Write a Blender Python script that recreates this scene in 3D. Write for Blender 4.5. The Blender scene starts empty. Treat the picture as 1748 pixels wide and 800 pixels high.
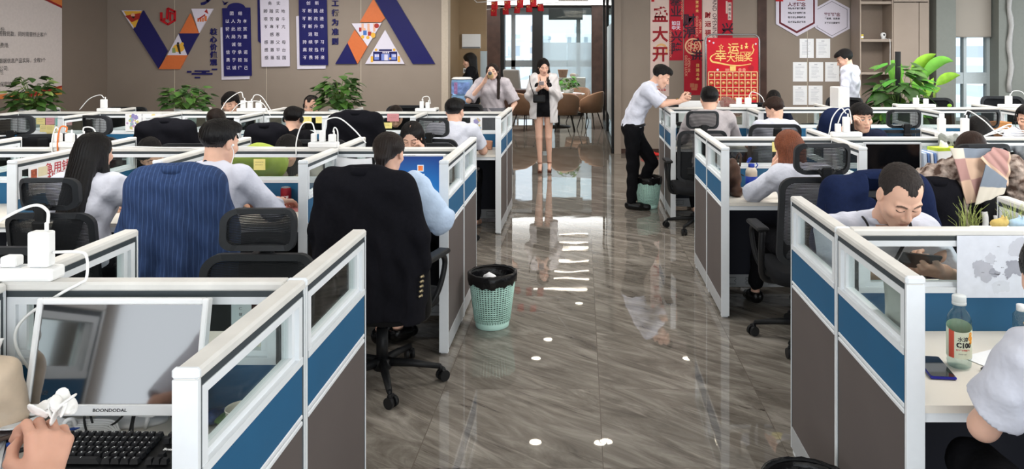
import bpy, bmesh, math, random
import numpy as np
from mathutils import Vector, Matrix, Euler
random.seed(7)
SC = bpy.context.scene
COL = SC.collection
PI = math.pi
# ------------------------------------------------------------------ camera, world, lights, exposure
F = 1310.0; UX = 993.0; VY = 84.0; EYE = 1.75
cd = bpy.data.cameras.new('camera'); cam = bpy.data.objects.new('camera', cd); COL.objects.link(cam)
cam.location = (0, 0, EYE); cam.rotation_euler = (PI/2, 0, 0)
cd.sensor_width = 36; cd.lens = F/1748*36; cd.clip_start = 0.05; cd.clip_end = 600
cd.shift_x = -(UX-874)/1748; cd.shift_y = -(400-VY)/1748
SC.camera = cam
SC.view_settings.view_transform = 'Standard'; SC.view_settings.look = 'None'
SC.view_settings.exposure = 0.12; SC.view_settings.gamma = 1; SC.view_settings.use_curve_mapping = False
SC.cycles.use_denoising = True
SC.cycles.max_bounces = 7; SC.cycles.diffuse_bounces = 3; SC.cycles.glossy_bounces = 3
SC.cycles.transmission_bounces = 4; SC.cycles.transparent_max_bounces = 24
SC.cycles.caustics_reflective = False; SC.cycles.caustics_refractive = False
SC.cycles.sample_clamp_indirect = 6
world = bpy.data.worlds.new('daylight'); SC.world = world; world.use_nodes = True
wn = world.node_tree
bg = wn.nodes['Background']; bg.inputs['Color'].default_value = (0.88, 0.94, 1.0, 1); bg.inputs['Strength'].default_value = 1.85

def area(name, loc, rot, sx, sy, power, color=(1, 1, 1), spread=PI):
    l = bpy.data.lights.new(name, 'AREA'); l.shape = 'RECTANGLE'; l.size = sx; l.size_y = sy
    l.energy = power; l.color = color; l.spread = spread
    o = bpy.data.objects.new(name, l); COL.objects.link(o); o.location = loc; o.rotation_euler = rot
    o.visible_glossy = False
    return o
# daylight entering by the window bands of the room (behind the camera, right-hand side, lobby end)
area('daylight_front_windows', (0.5, -3.0, 1.75), (PI/2, 0, 0), 11, 1.9, 290, (0.93, 0.97, 1.0))
area('daylight_right_windows', (8.35, 5.0, 1.75), (PI/2, 0, PI/2), 13, 1.9, 270, (0.93, 0.97, 1.0))
area('daylight_lobby_windows', (-1.0, 21.75, 1.8), (-PI/2, 0, 0), 7, 2.2, 400, (0.95, 0.98, 1.0))

# ------------------------------------------------------------------ helpers
def hexc(h):
    h = h.lstrip('#'); c = [int(h[i:i+2], 16)/255 for i in (0, 2, 4)]
    return tuple(x/12.92 if x <= .04045 else ((x+.055)/1.055)**2.4 for x in c)

MATS = {}
def mat(name, color='#808080', rough=.5, metal=0, spec=.5, var=.04, scale=30, bump=0, bscale=120, bdist=.004, emit=0, sheen=0, alpha=1):
    if name in MATS: return MATS[name]
    m = bpy.data.materials.new(name); m.use_nodes = True; MATS[name] = m
    nt = m.node_tree; b = nt.nodes['Principled BSDF']
    c = hexc(color) if isinstance(color, str) else color
    b.inputs['Roughness'].default_value = rough; b.inputs['Metallic'].default_value = metal
    b.inputs['Specular IOR Level'].default_value = spec
    if sheen: b.inputs['Sheen Weight'].default_value = sheen
    if alpha < 1: b.inputs['Alpha'].default_value = alpha
    tc = nt.nodes.new('ShaderNodeTexCoord')
    if var:
        n = nt.nodes.new('ShaderNodeTexNoise'); n.inputs['Scale'].default_value = scale; n.inputs['Detail'].default_value = 3
        nt.links.new(tc.outputs['Object'], n.inputs['Vector'])
        r = nt.nodes.new('ShaderNodeValToRGB')
        r.color_ramp.elements[0].position = .3; r.color_ramp.elements[1].position = .7
        r.color_ramp.elements[0].color = tuple(x*(1-var) for x in c)+(1,)
        r.color_ramp.elements[1].color = tuple(min(1, x*(1+var)) for x in c)+(1,)
        nt.links.new(n.outputs['Fac'], r.inputs['Fac']); nt.links.new(r.outputs['Color'], b.inputs['Base Color'])
    else:
        b.inputs['Base Color'].default_value = c+(1,)
    if bump:
        n2 = nt.nodes.new('ShaderNodeTexNoise'); n2.inputs['Scale'].default_value = bscale; n2.inputs['Detail'].default_value = 2
        nt.links.new(tc.outputs['Object'], n2.inputs['Vector'])
        bm = nt.nodes.new('ShaderNodeBump'); bm.inputs['Strength'].default_value = bump; bm.inputs['Distance'].default_value = bdist
        nt.links.new(n2.outputs['Fac'], bm.inputs['Height']); nt.links.new(bm.outputs['Normal'], b.inputs['Normal'])
    if emit:
        b.inputs['Emission Color'].default_value = c+(1,); b.inputs['Emission Strength'].default_value = emit
    return m

def glass_mat(name, tint='#f4f8f8', gloss=.10, rough=.02, haze=0.0, hazecol='#e6eef2'):
    """thin pane: clear transparency plus a fresnel weighted reflection, optional frosting"""
    if name in MATS: return MATS[name]
    m = bpy.data.materials.new(name); m.use_nodes = True; MATS[name] = m
    nt = m.node_tree; nt.nodes.clear()
    out = nt.nodes.new('ShaderNodeOutputMaterial')
    tr = nt.nodes.new('ShaderNodeBsdfTransparent'); tr.inputs['Color'].default_value = hexc(tint)+(1,)
    gl = nt.nodes.new('ShaderNodeBsdfGlossy'); gl.inputs['Roughness'].default_value = rough
    fr = nt.nodes.new('ShaderNodeLayerWeight'); fr.inputs['Blend'].default_value = .5
    pw = nt.nodes.new('ShaderNodeMath'); pw.operation = 'POWER'; nt.links.new(fr.outputs['Facing'], pw.inputs[0]); pw.inputs[1].default_value = 5
    mul = nt.nodes.new('ShaderNodeMath'); mul.operation = 'MULTIPLY_ADD'
    nt.links.new(pw.outputs[0], mul.inputs[0]); mul.inputs[1].default_value = .6; mul.inputs[2].default_value = gloss*.3
    mx = nt.nodes.new('ShaderNodeMixShader')
    nt.links.new(mul.outputs[0], mx.inputs[0]); nt.links.new(tr.outputs[0], mx.inputs[1]); nt.links.new(gl.outputs[0], mx.inputs[2])
    last = mx
    if haze:
        df = nt.nodes.new('ShaderNodeBsdfDiffuse'); df.inputs['Color'].default_value = hexc(hazecol)+(1,)
        tl = nt.nodes.new('ShaderNodeBsdfTranslucent'); tl.inputs['Color'].default_value = hexc(hazecol)+(1,)
        ad = nt.nodes.new('ShaderNodeMixShader'); ad.inputs[0].default_value = .6
        nt.links.new(df.outputs[0], ad.inputs[1]); nt.links.new(tl.outputs[0], ad.inputs[2])
        m2 = nt.nodes.new('ShaderNodeMixShader'); m2.inputs[0].default_value = haze
        nt.links.new(mx.outputs[0], m2.inputs[1]); nt.links.new(ad.outputs[0], m2.inputs[2]); last = m2
    nt.links.new(last.outputs[0], out.inputs['Surface'])
    return m

def P(u, v, Y):
    """the point at depth Y that the photograph shows at pixel (u, v)"""
    return Vector(((u-UX)*Y/F, Y, EYE-(v-VY)*Y/F))

# ---- mesh builders (each adds one closed shape to a bmesh)
def BM(): return bmesh.new()
def xform(vs, M):
    for v in vs: v.co = M @ v.co
def box(bm, c, s, rot=None, bev=0, mi=0, seg=1):
    r = bmesh.ops.create_cube(bm, size=1); vs = r['verts']
    for v in vs: v.co = Vector((v.co.x*s[0], v.co.y*s[1], v.co.z*s[2]))
    fs = {f for v in vs for f in v.link_faces}
    if bev:
        es = list({e for v in vs for e in v.link_edges})
        rb = bmesh.ops.bevel(bm, geom=es, offset=min(bev, min(s)*.49), segments=seg, profile=.5, affect='EDGES')
        fs = set(rb['faces']) | {f for f in fs if f.is_valid}
        vs = list({v for f in fs for v in f.verts})
        vs = _island(vs)
    M = Matrix.Translation(c)
    if rot is not None: M = M @ (rot.to_matrix().to_4x4() if isinstance(rot, Euler) else rot.to_4x4())
    xform(vs, M)
    for v in vs:
        for f in v.link_faces: f.material_index = mi
    return vs
def _island(vs):
    seen = set(vs); st = list(vs)
    while st:
        v = st.pop()
        for e in v.link_edges:
            o = e.other_vert(v)
            if o not in seen: seen.add(o); st.append(o)
    return list(seen)
def bx(bm, x0, x1, y0, y1, z0, z1, bev=0, mi=0, seg=1):
    return box(bm, ((x0+x1)/2, (y0+y1)/2, (z0+z1)/2), (abs(x1-x0), abs(y1-y0), abs(z1-z0)), None, bev, mi, seg)
def tube(bm, pts, r, n=8, mi=0, closed=False):
    """round tube through pts; r a number or a list"""
    pts = [Vector(p) for p in pts]; k = len(pts)
    rs = r if isinstance(r, (list, tuple)) else [r]*k
    rings = []; up = None
    for i, p in enumerate(pts):
        if closed: t = (pts[(i+1) % k]-pts[i-1])
        else: t = (pts[min(i+1, k-1)]-pts[max(i-1, 0)])
        t = t.normalized() if t.length > 1e-9 else Vector((0, 0, 1))
        if up is None:
            up = Vector((0, 0, 1)) if abs(t.z) < .9 else Vector((1, 0, 0))
        a = t.cross(up)
        if a.length < 1e-6: a = t.orthogonal()
        a.normalize(); b = a.cross(t).normalized(); up = b
        rings.append([bm.verts.new(p+(a*math.cos(2*PI*j/n)+b*math.sin(2*PI*j/n))*rs[i]) for j in range(n)])
    for i in range(k if closed else k-1):
        A, B = rings[i], rings[(i+1) % k]
        for j in range(n):
            f = bm.faces.new((A[j], A[(j+1) % n], B[(j+1) % n], B[j])); f.material_index = mi; f.smooth = True
    if not closed:
        f = bm.faces.new(rings[0]); f.material_index = mi
        f = bm.faces.new(rings[-1][::-1]); f.material_index = mi
def lathe(bm, prof, c=(0, 0, 0), n=24, mi=0, cap=True, sx=1, sy=1):
    """revolve (r, z) pairs about z"""
    rings = []
    for r, z in prof:
        rings.append([bm.verts.new((c[0]+sx*r*math.cos(2*PI*j/n), c[1]+sy*r*math.sin(2*PI*j/n), c[2]+z)) for j in range(n)])
    for A, B in zip(rings, rings[1:]):
        for j in range(n):
            f = bm.faces.new((A[j], A[(j+1) % n], B[(j+1) % n], B[j])); f.material_index = mi; f.smooth = True
    if cap:
        f = bm.faces.new(rings[0][::-1]); f.material_index = mi
        f = bm.faces.new(rings[-1]); f.material_index = mi
def prism(bm, poly, y0, y1, mi=0, axis='y'):
    """extrude the polygon of (x, z) pairs from y0 to y1"""
    a = []; b = []
    for x, z in poly:
        if axis == 'y': a.append(bm.verts.new((x, y0, z))); b.append(bm.verts.new((x, y1, z)))
        elif axis == 'z': a.append(bm.verts.new((x, z, y0))); b.append(bm.verts.new((x, z, y1)))
        else: a.append(bm.verts.new((y0, x, z))); b.append(bm.verts.new((y1, x, z)))
    n = len(poly)
    fs = [bm.faces.new(a), bm.faces.new(b[::-1])]
    for i in range(n): fs.append(bm.faces.new((a[(i+1) % n], a[i], b[i], b[(i+1) % n])))
    for f in fs: f.material_index = mi
def ball(bm, c, r, rot=None, sub=2, mi=0):
    r3 = r if isinstance(r, (tuple, list)) else (r, r, r)
    g = bmesh.ops.create_icosphere(bm, subdivisions=sub, radius=1)
    M = Matrix.Translation(c) @ (rot.to_4x4() if rot is not None else Matrix()) @ Matrix.Diagonal((*r3, 1))
    xform(g['verts'], M)
    for v in g['verts']:
        for f in v.link_faces: f.smooth = True; f.material_index = mi
def rrect(w, h, r, n=5, cx=0, cz=0):
    pts = []
    for (sx, sz, a0) in ((1, 1, 0), (-1, 1, 90), (-1, -1, 180), (1, -1, 270)):
        for i in range(n+1):
            a = math.radians(a0+90*i/n)
            pts.append((cx+sx*(w/2-r)+r*math.cos(a), cz+sz*(h/2-r)+r*math.sin(a)))
    return pts
def arc(c, r, a0, a1, n=10):
    return [(c[0]+r*math.cos(math.radians(a0+(a1-a0)*i/n)), c[1]+r*math.sin(math.radians(a0+(a1-a0)*i/n))) for i in range(n+1)]
def bez(p0, p1, p2, p3, n=14):
    p0, p1, p2, p3 = map(Vector, (p0, p1, p2, p3)); out = []
    for i in range(n+1):
        t = i/n; s = 1-t
        out.append(p0*s**3+p1*3*s*s*t+p2*3*s*t*t+p3*t**3)
    return out
def spline(pts, n=8):
    """catmull-rom through points"""
    pts = [Vector(p) for p in pts]; q = [pts[0]*2-pts[1]]+pts+[pts[-1]*2-pts[-2]]; out = []
    for i in range(1, len(q)-2):
        for j in range(n):
            t = j/n
            out.append(.5*((2*q[i])+(q[i+1]-q[i-1])*t+(2*q[i-1]-5*q[i]+4*q[i+1]-q[i+2])*t*t+(3*q[i]-q[i-1]-3*q[i+1]+q[i+2])*t**3))
    out.append(pts[-1]); return out

def obj(name, bm, mats, parent=None, smooth=False, loc=None, rot=None):
    me = bpy.data.meshes.new(name)
    if isinstance(bm, bmesh.types.BMesh):
        bmesh.ops.recalc_face_normals(bm, faces=bm.faces[:])
        bm.to_mesh(me); bm.free()
    else: me = bm
    for m in (mats if isinstance(mats, (list, tuple)) else [mats]): me.materials.append(m)
    if smooth:
        for p in me.polygons: p.use_smooth = True
    o = bpy.data.objects.new(name, me); COL.objects.link(o)
    if parent is not None: o.parent = parent
    if loc is not None: o.location = loc
    if rot is not None: o.rotation_euler = rot
    return o
def tag(o, label, cat, group=None, kind=None):
    o['label'] = label; o['category'] = cat
    if group: o['group'] = group
    if kind: o['kind'] = kind
    return o
def thing(name, label, cat, loc=(0, 0, 0), rotz=0, group=None):
    o = bpy.data.objects.new(name, None); COL.objects.link(o); o.empty_display_size = .1
    o.location = loc; o.rotation_euler = (0, 0, rotz)
    return tag(o, label, cat, group)
def struct(name, bm, m, smooth=False):
    o = obj(name, bm, m, None, smooth); o['kind'] = 'structure'; return o
def dup(root, loc, rotz=0, label=None, group=None, scale=None):
    r = root.copy(); COL.objects.link(r); r.location = loc; r.rotation_euler = (0, 0, rotz)
    if label: r['label'] = label
    if group: r['group'] = group
    if scale: r.scale = scale
    def rec(a, b):
        for ch in CHILD.get(a.name, None) or [c for c in a.children]:
            c = ch.copy(); COL.objects.link(c); c.parent = b; rec(ch, c)
    rec(root, r)
    return r
CHILD = {}

def text_bm(bm, body, size, M, mi=0, align='CENTER', ext=.0, bold=0, xs=1):
    """lettering as mesh in the local xz plane (facing -y), centred; M places it"""
    c = bpy.data.curves.new('t', 'FONT'); c.body = body; c.size = size; c.align_x = align; c.align_y = 'CENTER'
    c.extrude = ext; c.offset = bold; c.resolution_u = 2; c.fill_mode = 'FRONT' if ext == 0 else 'BOTH'
    o = bpy.data.objects.new('t', c); COL.objects.link(o)
    dg = bpy.context.evaluated_depsgraph_get()
    me = bpy.data.meshes.new_from_object(o.evaluated_get(dg))
    R = Matrix.Rotation(PI/2, 4, 'X') @ Matrix.Diagonal((xs, 1, 1, 1))
    b2 = BM(); b2.from_mesh(me)
    vm = {}
    for v in b2.verts: vm[v.index] = bm.verts.new(M @ (R @ v.co))
    for f in b2.faces:
        try:
            g = bm.faces.new([vm[v.index] for v in f.verts]); g.material_index = mi
        except ValueError: pass
    b2.free(); bpy.data.objects.remove(o); bpy.data.curves.remove(c); bpy.data.meshes.remove(me)
def T(x, y, z): return Matrix.Translation((x, y, z))

# ---- implicit surfaces: smooth union of capsules and ellipsoids, meshed by surface nets on a rectilinear grid
class Blob:
    def __init__(self): self.ops = []
    def cap(self, a, b, ra, rb=None, k=.02, sub=False):
        rb = ra if rb is None else rb
        a = np.array(a, float); b = np.array(b, float); m = max(ra, rb)
        lo = np.minimum(a, b)-m; hi = np.maximum(a, b)+m
        def f(p):
            ab = b-a; L = ab@ab+1e-12
            d = [p[i]-a[i] for i in range(3)]
            t = np.clip((d[0]*ab[0]+d[1]*ab[1]+d[2]*ab[2])/L, 0, 1)
            q = sum((d[i]-t*ab[i])**2 for i in range(3))
            return np.sqrt(q)-(ra+(rb-ra)*t)
        self.ops.append((f, lo, hi, k, sub)); return self
    def ell(self, c, r, R=None, k=.02, sub=False):
        c = np.array(c, float); r = np.array(r, float); Rm = None if R is None else np.array(R.to_3x3() if hasattr(R, 'to_3x3') else R)
        m = r.max() if Rm is not None else r
        def f(p):
            d = [p[i]-c[i] for i in range(3)]
            if Rm is not None:
                d = [sum(Rm[j][i]*d[j] for j in range(3)) for i in range(3)]
            k0 = np.sqrt(sum((d[i]/r[i])**2 for i in range(3))); k1 = np.sqrt(sum((d[i]/r[i]**2)**2 for i in range(3)))+1e-9
            return k0*(k0-1)/k1
        self.ops.append((f, c-m, c+m, k, sub)); return self
    def mesh(self, vox=.009, fine=(), cut=None, noise=None, pad=.03):
        """fine: (centre, half-size, voxel) boxes with a closer grid; cut(p, d)->d trims; noise(p)->offset"""
        lo = np.min([o[1] for o in self.ops if not o[4]], axis=0)-pad; hi = np.max([o[2] for o in self.ops if not o[4]], axis=0)+pad
        ax = []
        for i in range(3):
            xs = [lo[i]]
            while xs[-1] < hi[i]:
                st = vox
                for c, h, v in fine:
                    if abs(xs[-1]-c[i]) < (h[i] if hasattr(h, '__len__') else h): st = min(st, v)
                xs.append(xs[-1]+st)
            ax.append(np.array(xs))
        X, Y, Z = ax
        D = np.full((len(X), len(Y), len(Z)), 1.0, np.float32)
        for f, l, h, k, sub in self.ops:
            mg = k+vox*2.5
            s = [slice(max(0, np.searchsorted(ax[i], l[i]-mg)-1), np.searchsorted(ax[i], h[i]+mg)+1) for i in range(3)]
            if any(q.start >= q.stop for q in s): continue
            p = (X[s[0]][:, None, None], Y[s[1]][None, :, None], Z[s[2]][None, None, :])
            d = f(p); o = D[s[0], s[1], s[2]]
            if sub:
                hh = np.clip(.5-.5*(o+d)/k, 0, 1); D[s[0], s[1], s[2]] = o*(1-hh)+(-d)*hh+k*hh*(1-hh)
            else:
                hh = np.clip(.5+.5*(o-d)/k, 0, 1); D[s[0], s[1], s[2]] = o*(1-hh)+d*hh-k*hh*(1-hh)
        p = (X[:, None, None], Y[None, :, None], Z[None, None, :])
        if noise is not None: D = D+noise(p)
        if cut is not None: D = cut(p, D)
        D[0] = D[-1] = 1; D[:, 0] = D[:, -1] = 1; D[:, :, 0] = D[:, :, -1] = 1
        return surface_nets(D, X, Y, Z)
def surface_nets(D, X, Y, Z):
    S = D < 0
    nx, ny, nz = D.shape
    c8 = [(i, j, k) for i in (0, 1) for j in (0, 1) for k in (0, 1)]
    cnt = sum(S[i:nx-1+i, j:ny-1+j, k:nz-1+k].astype(np.int8) for i, j, k in c8)
    act = (cnt > 0) & (cnt < 8)
    ii, jj, kk = np.nonzero(act); N = len(ii)
    idx = np.full(act.shape, -1, np.int64); idx[act] = np.arange(N)
    acc = np.zeros((N, 3)); num = np.zeros(N)
    for a in c8:
        for axi in range(3):
            if a[axi] == 1: continue
            b = list(a); b[axi] = 1
            da = D[ii+a[0], jj+a[1], kk+a[2]]; db = D[ii+b[0], jj+b[1], kk+b[2]]
            m = (da < 0) != (db < 0)
            t = np.where(m, da/np.where(m, da-db, 1), 0)
            pa = np.stack([X[ii+a[0]], Y[jj+a[1]], Z[kk+a[2]]], 1); pb = np.stack([X[ii+b[0]], Y[jj+b[1]], Z[kk+b[2]]], 1)
            acc += np.where(m[:, None], pa+(pb-pa)*t[:, None], 0); num += m
    V = acc/np.maximum(num, 1)[:, None]
    Q = []
    for axi in range(3):
        s0 = [slice(1, nx-1), slice(1, ny-1), slice(1, nz-1)]
        a = [slice(1, -1)]*3; a = list(a); b = list(a)
        a[axi] = slice(0, -1); b[axi] = slice(1, None)
        A = S[tuple(a)]; B = S[tuple(b)]
        x, y, z = np.nonzero(A != B)
        off = [1, 1, 1]; off[axi] = 0
        x = x+off[0]; y = y+off[1]; z = z+off[2]
        flip = A[x-off[0], y-off[1], z-off[2]]
        u = [0, 0, 0]; w = [0, 0, 0]; u[(axi+1) % 3] = 1; w[(axi+2) % 3] = 1
        q = np.stack([idx[x-u[0]-w[0], y-u[1]-w[1], z-u[2]-w[2]], idx[x-w[0], y-w[1], z-w[2]], idx[x, y, z], idx[x-u[0], y-u[1], z-u[2]]], 1)
        q = np.where(flip[:, None], q, q[:, ::-1]); Q.append(q)
    Q = np.concatenate(Q); Q = Q[(Q >= 0).all(1)]
    return V, Q
def blob_obj(name, VQ, mats, parent=None, colors=None, matidx=None, relax=1):
    V, Q = VQ
    me = bpy.data.meshes.new(name)
    me.vertices.add(len(V)); me.vertices.foreach_set('co', V.astype(np.float32).ravel())
    me.loops.add(len(Q)*4); me.loops.foreach_set('vertex_index', Q.astype(np.int32).ravel())
    me.polygons.add(len(Q)); me.polygons.foreach_set('loop_start', np.arange(0, len(Q)*4, 4, dtype=np.int32))
    me.polygons.foreach_set('loop_total', np.full(len(Q), 4, np.int32)) if hasattr(me.polygons[0] if len(Q) else None, 'loop_total') and False else None
    me.polygons.foreach_set('use_smooth', np.ones(len(Q), bool))
    for m in (mats if isinstance(mats, (list, tuple)) else [mats]): me.materials.append(m)
    if matidx is not None: me.polygons.foreach_set('material_index', matidx.astype(np.int32))
    me.update(calc_edges=True); me.validate()
    if colors is not None:
        at = me.color_attributes.new('tone', 'FLOAT_COLOR', 'POINT')
        at.data.foreach_set('color', np.concatenate([colors, np.ones((len(colors), 1))], 1).astype(np.float32).ravel())
    o = bpy.data.objects.new(name, me); COL.objects.link(o)
    if parent is not None: o.parent = parent
    return o
def wav(p, dirv, freq, ph=0):
    return np.sin((p[0]*dirv[0]+p[1]*dirv[1]+p[2]*dirv[2])*freq+ph)
# ------------------------------------------------------------------ room materials
WALL = mat('taupe_wall', '#8a7e73', .85, var=.03, scale=3)
WALLW = mat('warm_wall', '#9c8568', .8, var=.03, scale=3)
CEIL = mat('ceiling_white', '#e9e7e3', .9, var=.01)
WHITE = mat('white_metal', '#dfe3e6', .35, var=.015)
CREAMCAP = mat('cream_cap', '#d8d6d1', .4, var=.05, scale=14)
BLACK = mat('black_plastic', '#151618', .45, var=.1)
CHARC = mat('charcoal_plastic', '#26282b', .5, var=.1)
DARKW = mat('dark_wood', '#43302a', .5, var=.25, scale=6)
ALU = mat('aluminium', '#a9adb0', .3, .8, var=.02)
STEEL = mat('steel', '#c3c6c9', .22, .9, var=.02)
PAPER = mat('paper', '#e9eaec', .8, var=.02)
RED = mat('red_print', '#b3131f', .6, var=.05)
NAVY = mat('navy_print', '#171755', .5, var=.03)
ORANGE = mat('orange_print', '#c96a38', .5, var=.03)
LILACW = mat('white_board', '#cfc9d6', .5, var=.01)
GOLD = mat('gold_print', '#e8c274', .5, var=.06)
INK = mat('ink', '#1a1a20', .6, var=0)
WHITEPL = mat('white_plastic', '#eceded', .35, var=.01)
GREY = mat('grey_plastic', '#6f7276', .5, var=.03)
CLEAR = glass_mat('clear_pane', '#eef3f2', .08)
WINGL = glass_mat('window_pane', '#f2f7fa', .05)
FROST = glass_mat('frosted_pane', '#f0f5f8', .1, .2, .5, '#f6fafc')

def floor_mat():
    m = bpy.data.materials.new('polished_marble'); m.use_nodes = True; nt = m.node_tree; b = nt.nodes['Principled BSDF']
    L = nt.links.new; N = nt.nodes.new
    tc = N('ShaderNodeTexCoord')
    def streak(rot, sc, scale, det, dist):
        mp = N('ShaderNodeMapping'); mp.inputs['Rotation'].default_value = (0, 0, rot); mp.inputs['Scale'].default_value = sc
        L(tc.outputs['Object'], mp.inputs['Vector'])
        n = N('ShaderNodeTexNoise'); n.inputs['Scale'].default_value = scale; n.inputs['Detail'].default_value = det
        n.inputs['Roughness'].default_value = .62; n.inputs['Distortion'].default_value = dist
        L(mp.outputs[0], n.inputs['Vector']); return n
    # per tile offset so the veins break at the joints
    br = N('ShaderNodeTexBrick'); br.offset = 0; br.squash = 1
    br.inputs['Scale'].default_value = 1; br.inputs['Mortar Size'].default_value = .0022; br.inputs['Mortar Smooth'].default_value = .1
    br.inputs['Brick Width'].default_value = .80; br.inputs['Row Height'].default_value = .745
    br.inputs['Color1'].default_value = (0, 0, 0, 1); br.inputs['Color2'].default_value = (1, 1, 1, 1); br.inputs['Mortar'].default_value = (.5, .5, .5, 1)
    mpb = N('ShaderNodeMapping'); mpb.inputs['Location'].default_value = (-.09, -.23, 0); L(tc.outputs['Object'], mpb.inputs['Vector']); L(mpb.outputs[0], br.inputs['Vector'])
    sh = N('ShaderNodeMapping'); L(tc.outputs['Object'], sh.inputs['Vector'])
    sc = N('ShaderNodeVectorMath'); sc.operation = 'SCALE'; L(br.outputs['Color'], sc.inputs[0]); sc.inputs['Scale'].default_value = 3.0
    ad = N('ShaderNodeVectorMath'); ad.operation = 'ADD'; L(tc.outputs['Object'], ad.inputs[0]); L(sc.outputs[0], ad.inputs[1])
    def st2(rot, s, scale, det, dist):
        mp = N('ShaderNodeMapping'); mp.inputs['Rotation'].default_value = (0, 0, rot); L(ad.outputs[0], mp.inputs['Vector'])
        mp2 = N('ShaderNodeMapping'); mp2.inputs['Scale'].default_value = s; L(mp.outputs[0], mp2.inputs['Vector'])
        n = N('ShaderNodeTexNoise'); n.inputs['Scale'].default_value = scale; n.inputs['Detail'].default_value = det
        n.inputs['Roughness'].default_value = .65; n.inputs['Distortion'].default_value = dist; L(mp2.outputs[0], n.inputs['Vector']); return n
    a = st2(math.radians(38), (.7, 3.2, 1), 2.0, 9, 1.7)
    c = st2(math.radians(38), (.5, 6.5, 1), 2.6, 8, 1.3)
    r1 = N('ShaderNodeValToRGB'); e = r1.color_ramp.elements
    e[0].position = .32; e[0].color = hexc('#514b45')+(1,); e[1].position = .72; e[1].color = hexc('#958f87')+(1,)
    q = e.new(.5); q.color = hexc('#706a62')+(1,)
    L(a.outputs['Fac'], r1.inputs['Fac'])
    r2 = N('ShaderNodeValToRGB'); e = r2.color_ramp.elements
    e[0].position = .56; e[0].color = (0, 0, 0, 1); e[1].position = .72; e[1].color = (.55, .55, .55, 1); L(c.outputs['Fac'], r2.inputs['Fac'])
    mx = N('ShaderNodeMix'); mx.data_type = 'RGBA'; L(r2.outputs['Color'], mx.inputs[0]); L(r1.outputs['Color'], mx.inputs[6]); mx.inputs[7].default_value = hexc('#a59d93')+(1,)
    r3 = N('ShaderNodeValToRGB'); e = r3.color_ramp.elements
    e[0].position = .30; e[0].color = (.75, .75, .75, 1); e[1].position = .40; e[1].color = (0, 0, 0, 1); L(c.outputs['Fac'], r3.inputs['Fac'])
    m3 = N('ShaderNodeMix'); m3.data_type = 'RGBA'; L(r3.outputs['Color'], m3.inputs[0]); L(mx.outputs[2], m3.inputs[6]); m3.inputs[7].default_value = hexc('#37302b')+(1,)
    m4 = N('ShaderNodeMix'); m4.data_type = 'RGBA'; L(br.outputs['Fac'], m4.inputs[0]); L(m3.outputs[2], m4.inputs[6]); m4.inputs[7].default_value = hexc('#5f5851')+(1,)
    L(m4.outputs[2], b.inputs['Base Color'])
    b.inputs['Roughness'].default_value = .018; b.inputs['Specular IOR Level'].default_value = .85
    wv = N('ShaderNodeTexNoise'); wv.inputs['Scale'].default_value = 3.5; wv.inputs['Detail'].default_value = 1; L(tc.outputs['Object'], wv.inputs['Vector'])
    bp = N('ShaderNodeBump'); bp.inputs['Strength'].default_value = .05; bp.inputs['Distance'].default_value = .01; L(wv.outputs['Fac'], bp.inputs['Height']); L(bp.outputs['Normal'], b.inputs['Normal'])
    return m
XL0, XR0, Y0, YB, YW, HC = -7.17, 8.6, -3.6, 11.6, 12.9, 3.0
bm = BM(); bx(bm, XL0-.2, XR0+.2, Y0-.2, 24, -.15, 0); struct('floor', bm, floor_mat())
bm = BM(); bx(bm, XL0-.2, XR0+.2, Y0-.2, 24, HC, HC+.15); struct('ceiling', bm, CEIL)
bm = BM(); bx(bm, XL0-.2, XL0, Y0, YB, 0, HC); struct('wall_left', bm, mat('taupe_shaded_wall', '#766a5f', .85, var=.03, scale=3))  # left wall gets less light; that shade is put into a darker taupe
bm = BM(); bx(bm, XL0-.2, -2.02, YB, YB+.16, 0, HC); bx(bm, -2.12, -2.02, YB-.004, YB+.2, 0, HC, mi=1); struct('wall_back', bm, [WALL, mat('wall_edge', '#b5a898', .6)])
bm = BM()
for u in (298, 455, 616):
    x = (u-UX)*YB/F; bx(bm, x-.004, x+.004, YB-.004, YB+.01, 0, HC)
struct('trim_1', bm, mat('joint_strip', '#b9ad9d', .5))
bm = BM(); bx(bm, -4.2, -1.66, 13.3, 13.45, 0, HC); bx(bm, -2.3, -2.12, YB+.16, 13.3, 0, HC); struct('wall_alcove', bm, WALLW)
# right-hand back wall with the window bay
bm = BM(); bx(bm, .56, 2.96, YW, YW+.2, 0, HC); bx(bm, 3.10, 6.1, YW, YW+.2, 0, HC); bx(bm, .545, .66, YW-.06, YW+.02, 0, HC); bx(bm, 2.9, 3.2, YW+.06, YW+.2, 0, HC); struct('wall_back_right', bm, WALL)
bm = BM(); bx(bm, 2.955, 3.105, YW-.02, YW+.08, 0, HC); struct('trim_2', bm, DARKW)
GREEN = mat('grey_green_wall', '#7f827c', .7, var=.03)
bm = BM(); bx(bm, 5.80, 6.12, YW-.35, YW+.2, 0, HC); bx(bm, 6.86, 8.6, YW-.28, YW+.2, 0, HC); bx(bm, 6.12, 6.86, YW-.05, YW+.15, 0, .55); struct('wall_bay', bm, GREEN)
bm = BM()
for (x0, x1) in ((6.12, 6.16), (6.42, 6.47), (6.81, 6.86)): bx(bm, x0, x1, YW, YW+.12, .55, HC)
for (z0, z1) in ((.55, .60), (1.17, 1.36), (2.9, 3.0)): bx(bm, 6.12, 6.86, YW+.01, YW+.11, z0, z1)
w = struct('window_1', bm, mat('window_frame', '#b9c3c6', .4))
bm = BM(); bx(bm, 6.14, 6.84, YW+.05, YW+.06, .58, 2.95); obj('pane', bm, WINGL, w)
bm = BM(); bx(bm, 6.17, 6.83, YW-.1, YW-.085, 1.96, HC-.02); tube(bm, [(6.17, YW-.092, 1.96), (6.83, YW-.092, 1.96)], .012)
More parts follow.
